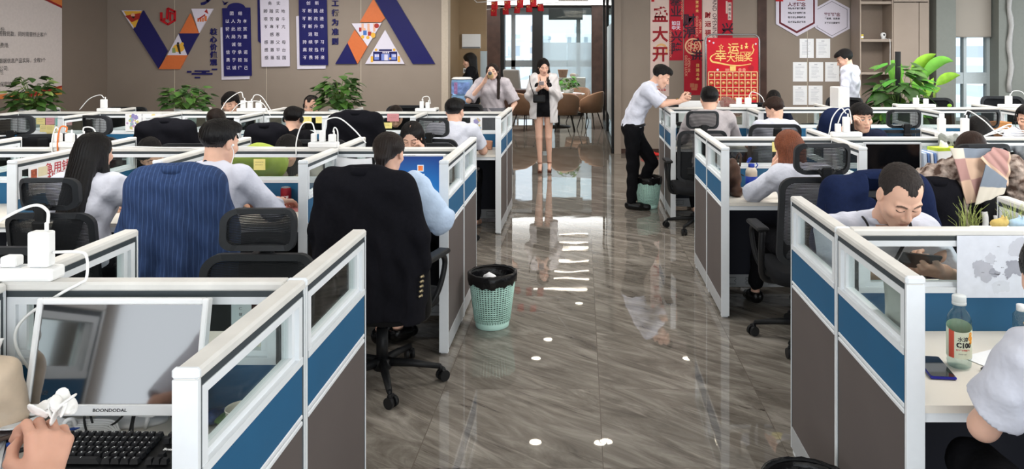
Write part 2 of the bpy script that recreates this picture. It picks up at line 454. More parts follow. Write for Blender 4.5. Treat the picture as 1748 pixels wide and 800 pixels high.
o = obj('roller_blind', bm, mat('blind_fabric', '#a59d93', .9, var=.04, scale=200)); tag(o, 'beige roller blind pulled half down over the bright window behind the big plants', 'blind')
# right and front walls: window bands that let the day in
bm = BM(); bx(bm, XR0, XR0+.2, Y0, YW, 0, .8); bx(bm, XR0, XR0+.2, Y0, YW, 2.72, HC)
for y in (Y0+.2, 0, 3.2, 6.4, 9.6, YW-.2): bx(bm, XR0, XR0+.2, y-.25, y+.25, .8, 2.72)
struct('wall_right', bm, GREEN)
bm = BM(); bx(bm, XL0-.2, XR0+.2, Y0-.2, Y0, 0, .40); bx(bm, XL0-.2, XR0+.2, Y0-.2, Y0, 2.75, HC)
for x in (-7.0, -4.8, -2.2, .4, 3.0, 5.6, 8.2): bx(bm, x-.22, x+.22, Y0-.2, Y0, .40, 2.75)
struct('wall_front', bm, WALL)
# lobby
bm = BM(); bx(bm, -5.0, -4.8, 13.45, 24, 0, HC); struct('wall_lobby_left', bm, WALLW)
bm = BM(); bx(bm, 4.6, 4.8, 13.1, 24, 0, HC); struct('wall_lobby_right', bm, WALL)
WY = 23.0
bm = BM()
for (x0, x1) in ((-2.75, -2.32), (.28, .60)): bx(bm, x0, x1, 21.8, 22.3, 0, HC)
struct('column_1', bm, DARKW)
bm = BM()
for (x0, x1) in ((-2.34, -2.22), (-1.42, -1.12), (.60, .70)): bx(bm, x0, x1, 22.0, 22.2, 0, HC)
bx(bm, -4.8, 4.6, 22.0, 22.2, 2.93, HC)
struct('trim_3', bm, mat('black_mullion', '#1c1b1d', .5))
bm = BM(); bx(bm, -4.8, 4.6, WY, WY+.2, 0, .35); bx(bm, -4.8, 4.6, WY, WY+.15, 1.22, 1.42); bx(bm, -4.8, 4.6, WY, WY+.15, 2.78, HC)
for x in (-3.9, -2.35, -2.05, -1.35, -.1+.0, .62, 1.6, 3): bx(bm, x-.06, x+.06, WY, WY+.15, .35, 2.8)
w = struct('window_2', bm, mat('pale_frame', '#aeb3b8', .4))
bm = BM(); bx(bm, -4.8, 4.6, WY+.07, WY+.08, .35, 2.8); obj('pane', bm, WINGL, w)
bm = BM(); bx(bm, -.98, .03, WY-.25, WY-.23, 2.62, HC); o = obj('roller_blind', bm, mat('grey_blind', '#77797c', .8)); tag(o, 'dark grey roller blind rolled up at the top of the lobby window', 'blind')
bm = BM(); bx(bm, -1.12, .28, 22.08, 22.10, .06, 2.93); o = struct('window_3', bm, CLEAR)
bm = BM()
for (x0, x1) in ((-1.12, -.425), (-.415, .28)): bx(bm, x0, x1, 22.06, 22.075, .06, 1.94)
obj('frosted_film', bm, FROST, o)
# glazed screen running back beside the corridor
bm = BM()
for y in (12.95, 15.7, 18.2): bx(bm, .50, .56, y-.04, y+.04, 0, HC)
bx(bm, .50, .56, 12.9, 18.2, 0, .08); bx(bm, .50, .56, 12.9, 18.2, 2.9, HC)
w = struct('window_4', bm, mat('black_frame', '#17181a', .4))
bm = BM(); bx(bm, .525, .535, 12.95, 18.2, .08, 2.9); obj('pane', bm, CLEAR, w)
bm = BM(); bx(bm, .515, .522, 13.0, 15.6, .5, 2.2); obj('frosted_film', bm, FROST, w)
# pale glass end panel in the alcove
x = (820-UX)*12.6/F; x2 = (831-UX)*12.6/F
bm = BM(); bx(bm, x, x2, 12.6, 12.64, .02, 1.72); w = struct('trim_4', bm, glass_mat('pale_panel', '#eef4f6', .1, .2, .85, '#c9d2d6'))
# skirting
bm = BM(); bx(bm, .66, 5.8, YW-.012, YW+.01, 0, .08); struct('baseboard_back', bm, DARKW)

# downlights in the ceiling
LIT = mat('lamp_glow', '#fff1d6', .5, var=0, emit=26)
spots = [(-.56, 9.25), (.22, 9.25), (.30, 9.3), (-.70, 11.8), (1.62, 11.8), (-.55, 12.55), (-.05, 14.3), (-.62, 6.0), (.25, 6.0), (1.62, 6), (-2.2, 9.25), (3.2, 9.25), (-4, 6), (4, 6), (-4, 2.5), (-1.5, 2.5), (1.5, 2.5), (4, 2.5), (-4.5, 9.8), (5.4, 9.8)]
t = thing('ceiling_downlight', 'round recessed ceiling downlight', 'ceiling light', (spots[0][0], spots[0][1], HC), 0, 'recessed ceiling downlights')
bm = BM(); lathe(bm, [(.075, -.012), (.09, -.012), (.095, 0), (.06, 0)], n=20, cap=False); obj('ring', bm, WHITE, t)
bm = BM(); lathe(bm, [(.0, -.006), (.07, -.006)], n=20, cap=False); obj('lens', bm, LIT, t)
for x, y in spots[1:]: dup(t, (x, y, HC))
# long slot lamps of the lobby ceiling
t = thing('slot_lamp', 'linear slot lamp in the lobby ceiling', 'ceiling light', (-.4, 15.1, HC), 0, 'linear slot lamps of the lobby ceiling')
bm = BM(); bx(bm, -.56, .52, -.05, .05, -.03, 0); obj('housing', bm, WHITE, t)
bm = BM(); bx(bm, -.54, .50, -.04, .04, -.034, -.03); obj('lens', bm, mat('slot_glow', '#fff0da', .5, var=0, emit=9), t)
for y in (15.8, 16.3, 17.1, 18.2, 18.7, 19.6): dup(t, (-.2, y, HC), scale=(.7, 1, 1))
for x, y, p in ((-3.6, 2.6, 95), (-3.6, 6.2, 95), (-3.4, 9.8, 80), (3.4, 2.6, 95), (3.4, 6.4, 95), (4.2, 10, 110), (0, 5.5, 50), (.1, 9.6, 60), (-.8, 16.5, 110)):
    area('ceiling_lamp_light', (x, y, HC-.06), (0, 0, 0), 2.4, 1.2, p, (1, .98, .95))

# ------------------------------------------------------------------ the town outside
def facade(name, c1, c2, w, h):
    if name in MATS: return MATS[name]
    m = bpy.data.materials.new(name); m.use_nodes = True; MATS[name] = m; nt = m.node_tree; b = nt.nodes['Principled BSDF']
    tc = nt.nodes.new('ShaderNodeTexCoord'); mp = nt.nodes.new('ShaderNodeMapping'); mp.inputs['Rotation'].default_value = (PI/2, 0, 0)
    nt.links.new(tc.outputs['Object'], mp.inputs['Vector'])
    br = nt.nodes.new('ShaderNodeTexBrick'); br.offset = 0; br.inputs['Scale'].default_value = 1
    br.inputs['Brick Width'].default_value = w; br.inputs['Row Height'].default_value = h; br.inputs['Mortar Size'].default_value = w*.26
    br.inputs['Mortar Smooth'].default_value = 0
    br.inputs['Color1'].default_value = hexc(c2)+(1,); br.inputs['Color2'].default_value = tuple(.7*x for x in hexc(c2))+(1,); br.inputs['Mortar'].default_value = hexc(c1)+(1,)
    nt.links.new(mp.outputs[0], br.inputs['Vector']); nt.links.new(br.outputs['Color'], b.inputs['Base Color']); b.inputs['Roughness'].default_value = .7
    return m
FA = facade('hazed_pale_facade', '#eeeef0', '#d0d8e0', 2.4, 2.9); FB = facade('hazed_white_facade', '#f4f4f4', '#dbe2e7', 2.2, 2.8)  # window contrast lowered, so distance haze is put into the facade colours
def tower(label, x0, x1, y, z1, m, dy=14):
    bm = BM(); bx(bm, x0, x1, y, y+dy, -40, z1); bx(bm, x0+2, x0+(x1-x0)*.4, y+2, y+dy-2, z1, z1+3); bx(bm, x0-.3, x1+.3, y-.3, y+dy+.3, z1-1, z1)
    for k in range(5):
        xx = x0+(x1-x0)*(k+.5)/5; bx(bm, xx-.5, xx+.5, y-.9, y, -40, z1-2)
    o = obj('tower_block', bm, m); tag(o, label, 'building')
tower('pale apartment block with flat roof seen through the lobby window, left of the dark mullion', -20, -9.6, 128, 4.2, FA)
tower('low white apartment block at the foot of the lobby window', -16, -1, 100, -2.2, FB)
tower('hazy distant tower peeping over the frosted glass of the lobby', -15.8, -9.0, 205, 5.4, FA)
tower('second hazy tower over the frosted glass, beside the standing woman', -4.0, 6, 205, 5.8, FB)
tower('white high-rise seen through the bay window below the beige blind', 56, 74, 108, 5.0, FB)
# ------------------------------------------------------------------ cubicle dividers
BLUE = mat('blue_panel', '#215a80', .55, var=.05, scale=5)
GREYP = mat('grey_brown_panel', '#5a5351', .6, var=.05, scale=4)
NAVYP = mat('shaded_modesty_panel', '#2a2c36', .6, var=.05, scale=4)  # navy panel, with the under-desk shadow put into its colour
GASK = mat('dark_gasket', '#3a4145', .5, var=.05)
SILV = mat('silver_kick', '#b4b7ba', .4, .2, var=.03)
TH = .052; HZ = 1.11
_div = {}
def divider_root(L, dark, posts, cut=False):
    """panel running along local +x from the origin; posts: (near, far) white end posts"""
    key = (round(L, 3), dark, posts, cut)
    if key in _div: return _div[key], True
    t = thing('cubicle_divider', 'x', 'desk divider', (0, 0, 0)); h = TH/2
    e = .012
    bm = BM(); box(bm, (L/2, 0, HZ-.012), (L, TH, .026), None, .006); obj('top_rail', bm, CREAMCAP, t)
    bm = BM(); bx(bm, e, L-e, -h+.004, h-.004, 1.07, HZ-.022)
    for x in (e, L-e-.010): bx(bm, x, x+.010, -h+.003, h-.003, .03, 1.075)
    obj('gasket', bm, GASK, t)
    bm = BM(); x0, x1 = e+.010, L-e-.010
    f = .024
    bx(bm, x0, x1, -h+.002, h-.002, 1.05, 1.07); bx(bm, x0, x0+f, -h+.002, h-.002, .885, 1.05); bx(bm, x1-f, x1, -h+.002, h-.002, .885, 1.05)
    bx(bm, x0+f, x0+f+.022, -.012, .012, .905, 1.05); bx(bm, x1-f-.022, x1-f, -.012, .012, .905, 1.05)
    bx(bm, x0, x1, -h, h, .885, .905); bx(bm, x0+f, x1-f, -.013, .013, .905, .92)
    obj('window_frame', bm, WHITE, t)
    bm = BM(); bx(bm, x0+f, x1-f, -.003, .003, .915, 1.055); obj('glass', bm, CLEAR, t)
    bm = BM(); bx(bm, x0, x1, -h+.003, h-.003, .748, .886); obj('upper_panel', bm, BLUE, t)
    bm = BM()
    for z in (.717, .735): box(bm, ((x0+x1)/2, 0, z+.007), (x1-x0, TH-.001, .014), None, .003)
    bx(bm, x0, x1, -h+.008, h-.008, .715, .75); obj('middle_rail', bm, WHITE, t)
    bm = BM(); bx(bm, x0, x1, -h+.003, h-.003, .113, .718); obj('lower_panel', bm, NAVYP if dark else GREYP, t)
    bm = BM(); bx(bm, x0, x1, -h, h, .025, .115); kp = obj('kick_plate', bm, SILV, t)
    if cut:
        bm = BM(); n = 5
        for i in range(n):
            cx = x0+.09+(x1-x0-.18)*i/(n-1)
            for s in (-1, 1):
                pts = [(cx-.045, s*(h+.001), .046), (cx-.045, s*(h+.001), .062), (cx-.033, s*(h+.001), .07), (cx-.045, s*(h+.001), .078), (cx-.045, s*(h+.001), .094),
                       (cx+.045, s*(h+.001), .094), (cx+.045, s*(h+.001), .078), (cx+.033, s*(h+.001), .07), (cx+.045, s*(h+.001), .062), (cx+.045, s*(h+.001), .046)]
                tube(bm, pts, .0016, 4, closed=True)
        obj('groove', bm, BLACK, kp)
    bm = BM()
    for i, x in enumerate((0, L-e)):
        if posts[i]:
            bx(bm, x, x+e, -h, h, .012, HZ-.02); box(bm, (x+e/2, 0, HZ-.008), (e+.006, TH+.004, .024), None, .006)
        else: bx(bm, x, x+e*.6, -h+.001, h-.001, .02, HZ-.02)
    bx(bm, .02, .06, -.02, .02, 0, .03); bx(bm, L-.06, L-.02, -.02, .02, 0, .03)
    obj('end_post', bm, WHITE, t)
    _div[key] = t
    return t, False
def divider(p0, p1, label, dark=False, posts=(True, False), group=None, cut=False):
    p0 = Vector(p0); p1 = Vector(p1); d = p1-p0; L = d.length; a = math.atan2(d.y, d.x)
    t, used = divider_root(L, dark, posts, cut)
    if used: t = dup(t, (p0.x, p0.y, 0), a, label, group)
    else:
        t.location = (p0.x, p0.y, 0); t.rotation_euler = (0, 0, a); t['label'] = label
        if group: t['group'] = group
    return t
XL, XR = -.765, .91; DL, DR = .835, .925
DESKT = mat('cream_desktop', '#dcd6cb', .45, var=.02, scale=6)
_desk = {}
def desk(x0, x1, y0, y1, front, label, group):
    """worktop between dividers; front = -1 when the sitter is at the low-y edge"""
    w = abs(x1-x0); key = (round(w, 3), front)
    loc = ((x0+x1)/2, (y0+y1)/2, .75)
    if key in _desk: return dup(_desk[key], loc, 0, label, group)
    t = thing('desk', label, 'desk', loc, 0, group); d = abs(y1-y0); _desk[key] = t
    bm = BM(); bx(bm, -w/2, w/2, -d/2, d/2, -.022, 0); obj('desktop', bm, DESKT, t)
    ye = front*d/2
    bm = BM(); bx(bm, -w/2, w/2, ye-.004*front-.003, ye-.004*front+.003, -.019, -.003); obj('edge_band', bm, mat('black_edge', '#232326', .5), t)
    bm = BM(); bx(bm, -w/2, w/2, ye-front*.01, ye-front*.04, -.052, -.022); obj('support_rail', bm, WHITE, t)
    for s in (-1, 1):
        bm = BM(); bx(bm, s*w/2, s*(w/2-.02), -d/2+.06, d/2-.06, -.06, -.022); obj('bracket', bm, SILV, t)
    return t
NL = 7; NR = 6
ROWS_L = [(1.53, 2.13, 2.73, 'nearest'), (4.40, 5.0, 5.6, 'middle'), (7.27, 7.87, 8.47, 'farthest')]
ROWS_R = [(2.15, 2.75, 3.35, 'nearest'), (5.0, 5.6, 6.2, 'middle'), (7.85, 8.45, 9.05, 'farthest')]
ORD = ['first', 'second', 'third', 'fourth', 'fifth', 'sixth', 'seventh']
def cubicles(rows, XA, D, n, side):
    sg = -1 if side == 'left' else 1
    for r, (ya, ym, yb, rn) in enumerate(rows):
        row = f'{rn} {side} row'
        xc = XA+sg*TH/2
        divider((xc, ya), (xc, ym), f'aisle-end desk divider closer to the camera, {row}')
        divider((xc, ym), (xc, yb), f'aisle-end desk divider away from the camera, {row}', posts=(True, False))
        vis = [(4, 3), (6, 6), (6, 6)][r] if side == 'left' else [(2, 2), (4, 4), (6, 6)][r]
        for k in range(vis[0]):
            x0 = XA+sg*(D*k+(TH if k == 0 else 0)); x1 = XA+sg*D*(k+1)
            divider((x0, ym), (x1, ym), f'{ORD[k]} glazed cross screen from the aisle, {row}', True, (False, False), cut=True)
            desk(x0+sg*(0 if k == 0 else TH/2), x1-sg*TH/2, ya+.006, ym-TH/2, -1, f'{ORD[k]} cream desk from the aisle on the camera side, {row}', f'desks of the {row}')
            desk(x0+sg*(0 if k == 0 else TH/2), x1-sg*TH/2, ym+TH/2, yb-.006, 1, f'{ORD[k]} cream desk from the aisle on the window side, {row}', f'desks of the {row}')
            if k+1 < vis[0] or True:
                divider((x1, ya), (x1, ym-TH/2), f'{ORD[k]} side divider in from the aisle, camera half, {row}')
                divider((x1, ym+TH/2), (x1, yb), f'{ORD[k]} side divider in from the aisle, far half, {row}', posts=(False, False))
cubicles(ROWS_L, XL, DL, NL, 'left'); cubicles(ROWS_R, XR, DR, NR, 'right')

# ------------------------------------------------------------------ office chairs
def mesh_mat(name, col, dens, alpha):
    m = bpy.data.materials.new(name); m.use_nodes = True; nt = m.node_tree; b = nt.nodes['Principled BSDF']; out = nt.nodes['Material Output']
    b.inputs['Base Color'].default_value = hexc(col)+(1,); b.inputs['Roughness'].default_value = .7
    tc = nt.nodes.new('ShaderNodeTexCoord'); sp = nt.nodes.new('ShaderNodeSeparateXYZ'); nt.links.new(tc.outputs['Object'], sp.inputs[0])
    mu = nt.nodes.new('ShaderNodeMath'); mu.operation = 'MULTIPLY'; mu.inputs[1].default_value = dens; nt.links.new(sp.outputs['Z'], mu.inputs[0])
    fr = nt.nodes.new('ShaderNodeMath'); fr.operation = 'FRACT'; nt.links.new(mu.outputs[0], fr.inputs[0])
    gt = nt.nodes.new('ShaderNodeMath'); gt.operation = 'GREATER_THAN'; gt.inputs[1].default_value = alpha; nt.links.new(fr.outputs[0], gt.inputs[0])
    tr = nt.nodes.new('ShaderNodeBsdfTransparent'); mx = nt.nodes.new('ShaderNodeMixShader')
    nt.links.new(gt.outputs[0], mx.inputs[0]); nt.links.new(b.outputs[0], mx.inputs[1]); nt.links.new(tr.outputs[0], mx.inputs[2]); nt.links.new(mx.outputs[0], out.inputs['Surface'])
    return m
MESH = mesh_mat('chair_mesh', '#1d1f22', 150, .62)
FABR = mat('black_fabric', '#17181b', .9, var=.15, scale=200, bump=.2, bscale=400)
def curved_slab(bm, w, h, t, r, bow, tilt, c, n=14, frame=None, mi=0):
    """rounded rectangular shell in the xz plane bowed in y; frame = border width leaves it open"""
    outer = rrect(w, h, r, 6)
    def put(x, z, dy): return Vector((c[0]+x, c[1]+bow*((x/(w/2))**2)+tilt*z+dy, c[2]+z))
    if frame:
        inner = rrect(w-2*frame, h-2*frame, max(.01, r-frame*.6), 6); k = len(outer)
        rings = [[bm.verts.new(put(x, z, dy)) for x, z in poly] for poly, dy in ((outer, -t/2), (outer, t/2), (inner, t/2), (inner, -t/2))]
        for a in range(4):
            A, B = rings[a], rings[(a+1) % 4]
            for i in range(k): f = bm.faces.new((A[i], A[(i+1) % k], B[(i+1) % k], B[i])); f.material_index = mi
    else:
        xs = [-w/2+w*i/n for i in range(n+1)]; zs = [-h/2+h*j/n for j in range(n+1)]
        def clampr(x, z):
            ix = max(-(w/2-r), min(w/2-r, x)); iz = max(-(h/2-r), min(h/2-r, z)); dx, dz = x-ix, z-iz; L = math.hypot(dx, dz)
            if L > r: dx, dz = dx*r/L, dz*r/L
            return ix+dx, iz+dz
        F_ = {}; B_ = {}
        for i, x in enumerate(xs):
            for j, z in enumerate(zs):
                a, b = clampr(x, z); F_[i, j] = bm.verts.new(put(a, b, -t/2)); B_[i, j] = bm.verts.new(put(a, b, t/2))
        for i in range(n):
            for j in range(n):
                bm.faces.new((F_[i, j], F_[i+1, j], F_[i+1, j+1], F_[i, j+1])); bm.faces.new((B_[i, j], B_[i, j+1], B_[i+1, j+1], B_[i+1, j]))
        ed = [(i, 0) for i in range(n)]+[(n, j) for j in range(n)]+[(i, n) for i in range(n, 0, -1)]+[(0, j) for j in range(n, 0, -1)]
        for q, a in enumerate(ed):
            b = ed[(q+1) % len(ed)]; bm.faces.new((F_[a], B_[a], B_[b], F_[b]))
def make_chair(label, headrest=True, fabric=False, group=None):
    """sitter faces local +y; backrest at -y"""
    t = thing('office_chair', label, 'office chair', (0, 0, 0), 0, group)
    bm = BM(); curved_slab(bm, .48, .46, .07, .10, 0, 0, (0, 0, 0), 12)
    for v in bm.verts: v.co = Vector((v.co.x, v.co.z+.02, .398+v.co.y+.012*(v.co.x/.24)**2)); 
    o = obj('seat', bm, FABR, t, True)
    bm = BM(); curved_slab(bm, .47, .50, .028, .07, -.0, -.14, (0, -.245, .735), frame=.028)
    for v in bm.verts: v.co.y += .05*(v.co.x/.235)**2
    obj('backrest_frame', bm, CHARC, t)
    bm = BM(); curved_slab(bm, .43, .46, .008, .05, 0, -.14, (0, -.245, .735), 12)
    for v in bm.verts: v.co.y += .05*(v.co.x/.235)**2
    obj('backrest_mesh', bm, FABR if fabric else MESH, t, True)
    bm = BM(); box(bm, (0, -.283, .74), (.075, .03, .44), Euler((.14, 0, 0)), .012, seg=2); box(bm, (0, -.235, .60), (.30, .02, .07), None, .01); tube(bm, [(0, -.275, .55), (0, -.24, .40), (0, -.1, .355)], .028, 8)
    obj('back_spine', bm, BLACK, t)
    if headrest:
        bm = BM(); curved_slab(bm, .31, .17, .03, .05, 0, -.1, (0, -.285, 1.085), frame=.022)
        for v in bm.verts: v.co.y += .06*(v.co.x/.155)**2
        hr = obj('headrest', bm, CHARC, t)
        bm = BM(); curved_slab(bm, .275, .135, .008, .03, 0, -.1, (0, -.285, 1.085), 10)
        for v in bm.verts: v.co.y += .06*(v.co.x/.155)**2
        obj('headrest_mesh', bm, MESH, hr, True)
        bm = BM(); box(bm, (0, -.305, .985), (.06, .02, .12), None, .008)
        for s in (-1, 1): tube(bm, [(s*.012, -.30, .99), (s*.045, -.295, 1.03)], .012, 6)
        obj('headrest_bracket', bm, BLACK, t)
    for s in (-1, 1):
        bm = BM()
        pts = [(s*.20, -.05, .36), (s*.28, -.06, .39), (s*.30, -.10, .54), (s*.295, -.10, .66)]
        tube(bm, spline(pts, 5), .018, 8)
        tube(bm, spline([(s*.295, -.10, .66), (s*.295, .06, .66), (s*.295, .12, .60), (s*.28, .06, .46), (s*.22, .0, .36)], 5), .015, 8)
        box(bm, (s*.295, .0, .67), (.07, .25, .026), None, .012, seg=2)
        obj('armrest', bm, BLACK, t)
    bm = BM(); tube(bm, [(0, 0, .10), (0, 0, .28)], .03, 14); tube(bm, [(0, 0, .26), (0, 0, .37)], .018, 12); box(bm, (0, 0, .355), (.22, .24, .03), None, .008)
    tube(bm, [(.08, .05, .35), (.24, .06, .345)], .006, 6); obj('gas_lift', bm, BLACK, t)
    bm = BM(); lathe(bm, [(.045, .07), (.05, .08), (.045, .12), (.03, .125)], n=14)
    for k in range(5):
        a = 2*PI*k/5+.3; c, s_ = math.cos(a), math.sin(a)
        tube(bm, [(c*.03, s_*.03, .105), (c*.16, s_*.16, .095), (c*.30, s_*.30, .075)], [.024, .02, .014], 8)
    obj('star_base', bm, BLACK, t)
    for k in range(5):
        a = 2*PI*k/5+.3; c, s_ = math.cos(a)*.30, math.sin(a)*.30
        bm = BM(); tube(bm, [(c, s_, .05), (c, s_, .08)], .008, 6)
        for d in (-1, 1):
            q = Vector((-math.sin(a+.7), math.cos(a+.7), 0)); p = Vector((c, s_, .028))+q*d*.016+Vector((math.cos(a+.7), math.sin(a+.7), 0))*.012
            tube(bm, [p-q*.009, p+q*.009], .028, 14)
        tube(bm, [(c, s_, .05), (c+.02*math.cos(a+.7), s_+.02*math.sin(a+.7), .05)], .02, 6)
        obj('caster', bm, BLACK, t)
    return t
CHAIRS = {}
def chair(kind, x, y, rz, label, group=None, s=1.0):
    if kind not in CHAIRS:
        t = make_chair(label, kind == 'mesh', kind == 'solid', group); CHAIRS[kind] = t
        t.location = (x, y, 0); t.rotation_euler = (0, 0, rz); t.scale = (s, s, s); return t
    return dup(CHAIRS[kind], (x, y, 0), rz, label, group, (s, s, s))

# ------------------------------------------------------------------ waste baskets
MINT = mat('mint_plastic', '#bde3d7', .45, var=.03)
BAG = mat('black_bag', '#0d0d0f', .25, var=.1, bump=.8, bscale=40)
def basket(x, y, label, trash):
    t = thing('waste_basket', label, 'waste basket', (x, y, 0), 0)
    h, rb, rt = .335, .105, .148
    bm = BM(); n, m = 44, 20
    def R(z): return rb+(rt-rb)*z/h
    lathe(bm, [(rb*.98, 0), (rb, .004), (R(.05), .05)], n=n)
    # woven wall of small square openings: vertical ribs and hoops
    for i in range(n):
        a = 2*PI*i/n; c, s = math.cos(a), math.sin(a)
        tube(bm, [(c*R(.04), s*R(.04), .04), (c*R(h-.01), s*R(h-.01), h-.01)], .0042, 4)
    for j in range(m):
        z = .055+(h-.08)*j/(m-1); tube(bm, [(math.cos(2*PI*i/n)*R(z), math.sin(2*PI*i/n)*R(z), z) for i in range(n)], .0042, 4, closed=True)
    obj('basket_body', bm, MINT, t)
    bm = BM(); lathe(bm, [(rt-.012, h-.01), (rt+.006, h-.012), (rt+.008, h+.004), (rt-.002, h+.01), (rt-.012, h+.004)], n=36, cap=False); obj('rim', bm, BLACK, t)
    bm = BM(); rng = random.Random(int(x*100)); rings = []
    for (r, z) in ((R(.06)-.012, .06), (R(.2)-.008, .2), (rt-.014, h-.02), (rt-.004, h+.012), (rt+.009, h+.006), (rt+.008, h-.03), (rt+.003, h-.055)):
        rings.append([bm.verts.new(((r+rng.uniform(-.004, .004)*(1 if z < h-.015 else .6))*math.cos(2*PI*i/40), (r+rng.uniform(-.004, .004)*(1 if z < h-.015 else .6))*math.sin(2*PI*i/40), z+(rng.uniform(-.018, .012) if z == h-.055 else rng.uniform(-.003, .003)))) for i in range(40)])
    for A, B in zip(rings, rings[1:]):
        for i in range(40): bm.faces.new((A[i], A[(i+1) % 40], B[(i+1) % 40], B[i]))
    bm.faces.new(rings[0][::-1])
    obj('bin_liner', bm, BAG, t, True)
    bm = BM()
    for k in range(4): ball(bm, (rng.uniform(-.05, .06), rng.uniform(-.05, .05), .23+.02*k), (.05, .04, .035), Matrix.Rotation(rng.uniform(0, 3), 3, 'Z'), 2)
    for v in bm.verts: v.co += Vector((rng.uniform(-.006, .006), rng.uniform(-.006, .006), rng.uniform(-.006, .006)))
    o = obj('crumpled_paper', bm, PAPER, None, True, (x, y, 0)); tag(o, trash, 'rubbish')
    return t
basket(-.567, 4.87, 'mint green woven waste basket with black liner by the left aisle-end divider', 'crumpled white paper in the basket by the left divider')
basket(.735, 8.5, 'mint green woven waste basket with black liner beside the leaning man', 'crumpled paper in the basket beside the leaning man')
basket(.735, 2.50, 'waste basket with black liner cut off by the bottom edge of the photo', 'crumpled paper in the basket at the bottom edge')
# ------------------------------------------------------------------ people
def skin_mat():
    m = bpy.data.materials.new('skin'); m.use_nodes = True; nt = m.node_tree; b = nt.nodes['Principled BSDF']
    at = nt.nodes.new('ShaderNodeAttribute'); at.attribute_name = 'tone'
    tc = nt.nodes.new('ShaderNodeTexCoord'); n = nt.nodes.new('ShaderNodeTexNoise'); n.inputs['Scale'].default_value = 45; n.inputs['Detail'].default_value = 4
    nt.links.new(tc.outputs['Object'], n.inputs['Vector'])
    r = nt.nodes.new('ShaderNodeValToRGB'); r.color_ramp.elements[0].color = (.93, .90, .89, 1); r.color_ramp.elements[1].color = (1.05, 1.05, 1.05, 1)
    nt.links.new(n.outputs['Fac'], r.inputs['Fac'])
    mx = nt.nodes.new('ShaderNodeMix'); mx.data_type = 'RGBA'; mx.blend_type = 'MULTIPLY'; mx.inputs[0].default_value = 1
    nt.links.new(at.outputs['Color'], mx.inputs[6]); nt.links.new(r.outputs['Color'], mx.inputs[7]); nt.links.new(mx.outputs[2], b.inputs['Base Color'])
    b.inputs['Roughness'].default_value = .5; b.inputs['Specular IOR Level'].default_value = .35
    b.inputs['Subsurface Weight'].default_value = .12; b.inputs['Subsurface Radius'].default_value = (.012, .005, .003); b.inputs['Subsurface Scale'].default_value = 1
    return m
SKIN = skin_mat()
def hair_mat(name, col, rough=.42):
    if name in MATS: return MATS[name]
    m = mat(name, col, rough, var=0); nt = m.node_tree; b = nt.nodes['Principled BSDF']
    tc = nt.nodes.new('ShaderNodeTexCoord'); mp = nt.nodes.new('ShaderNodeMapping'); mp.inputs['Scale'].default_value = (1, 1, .08)
    nt.links.new(tc.outputs['Object'], mp.inputs['Vector'])
    n = nt.nodes.new('ShaderNodeTexNoise'); n.inputs['Scale'].default_value = 260; n.inputs['Detail'].default_value = 2; nt.links.new(mp.outputs[0], n.inputs['Vector'])
    r = nt.nodes.new('ShaderNodeValToRGB'); c = hexc(col); r.color_ramp.elements[0].color = tuple(x*.55 for x in c)+(1,); r.color_ramp.elements[1].color = tuple(min(1, x*1.3) for x in c)+(1,)
    r.color_ramp.elements[0].position = .35; r.color_ramp.elements[1].position = .7
    nt.links.new(n.outputs['Fac'], r.inputs['Fac']); nt.links.new(r.outputs['Color'], b.inputs['Base Color'])
    bp = nt.nodes.new('ShaderNodeBump'); bp.inputs['Strength'].default_value = .5; bp.inputs['Distance'].default_value = .002; nt.links.new(n.outputs['Fac'], bp.inputs['Height']); nt.links.new(bp.outputs['Normal'], b.inputs['Normal'])
    return m
HAIRB = hair_mat('black_hair', '#0e0c0d'); HAIRD = hair_mat('dark_brown_hair', '#1e1613'); HAIRR = hair_mat('copper_hair', '#74402a'); HAIRW = hair_mat('warm_brown_hair', '#2c1d17'); HAIRG = hair_mat('cropped_hair', '#2a2422', .6)
def cloth(name, col, rough=.85, var=.04, bump=.15, sc=300): return mat(name, col, rough, var=var, scale=12, bump=.45, bscale=24, bdist=.016, spec=.2)
C_WHITE = cloth('white_cotton', '#cccedb'); C_TEE = cloth('white_tee', '#c9cbd6'); C_BLUE = cloth('pale_blue_cotton', '#b6c8df'); C_LILAC = cloth('lilac_grey_cotton', '#ada6a8')
C_BEIGE = cloth('beige_cotton', '#a1958a'); C_BLACK = cloth('black_cotton', '#121215'); C_NAVY = cloth('navy_wool', '#161b2e'); C_PINK = cloth('lilac_blouse', '#a9a2a6'); C_GREY = cloth('grey_cotton', '#5d5d63')
SHOE = mat('black_leather', '#0d0d0f', .25, var=.1)

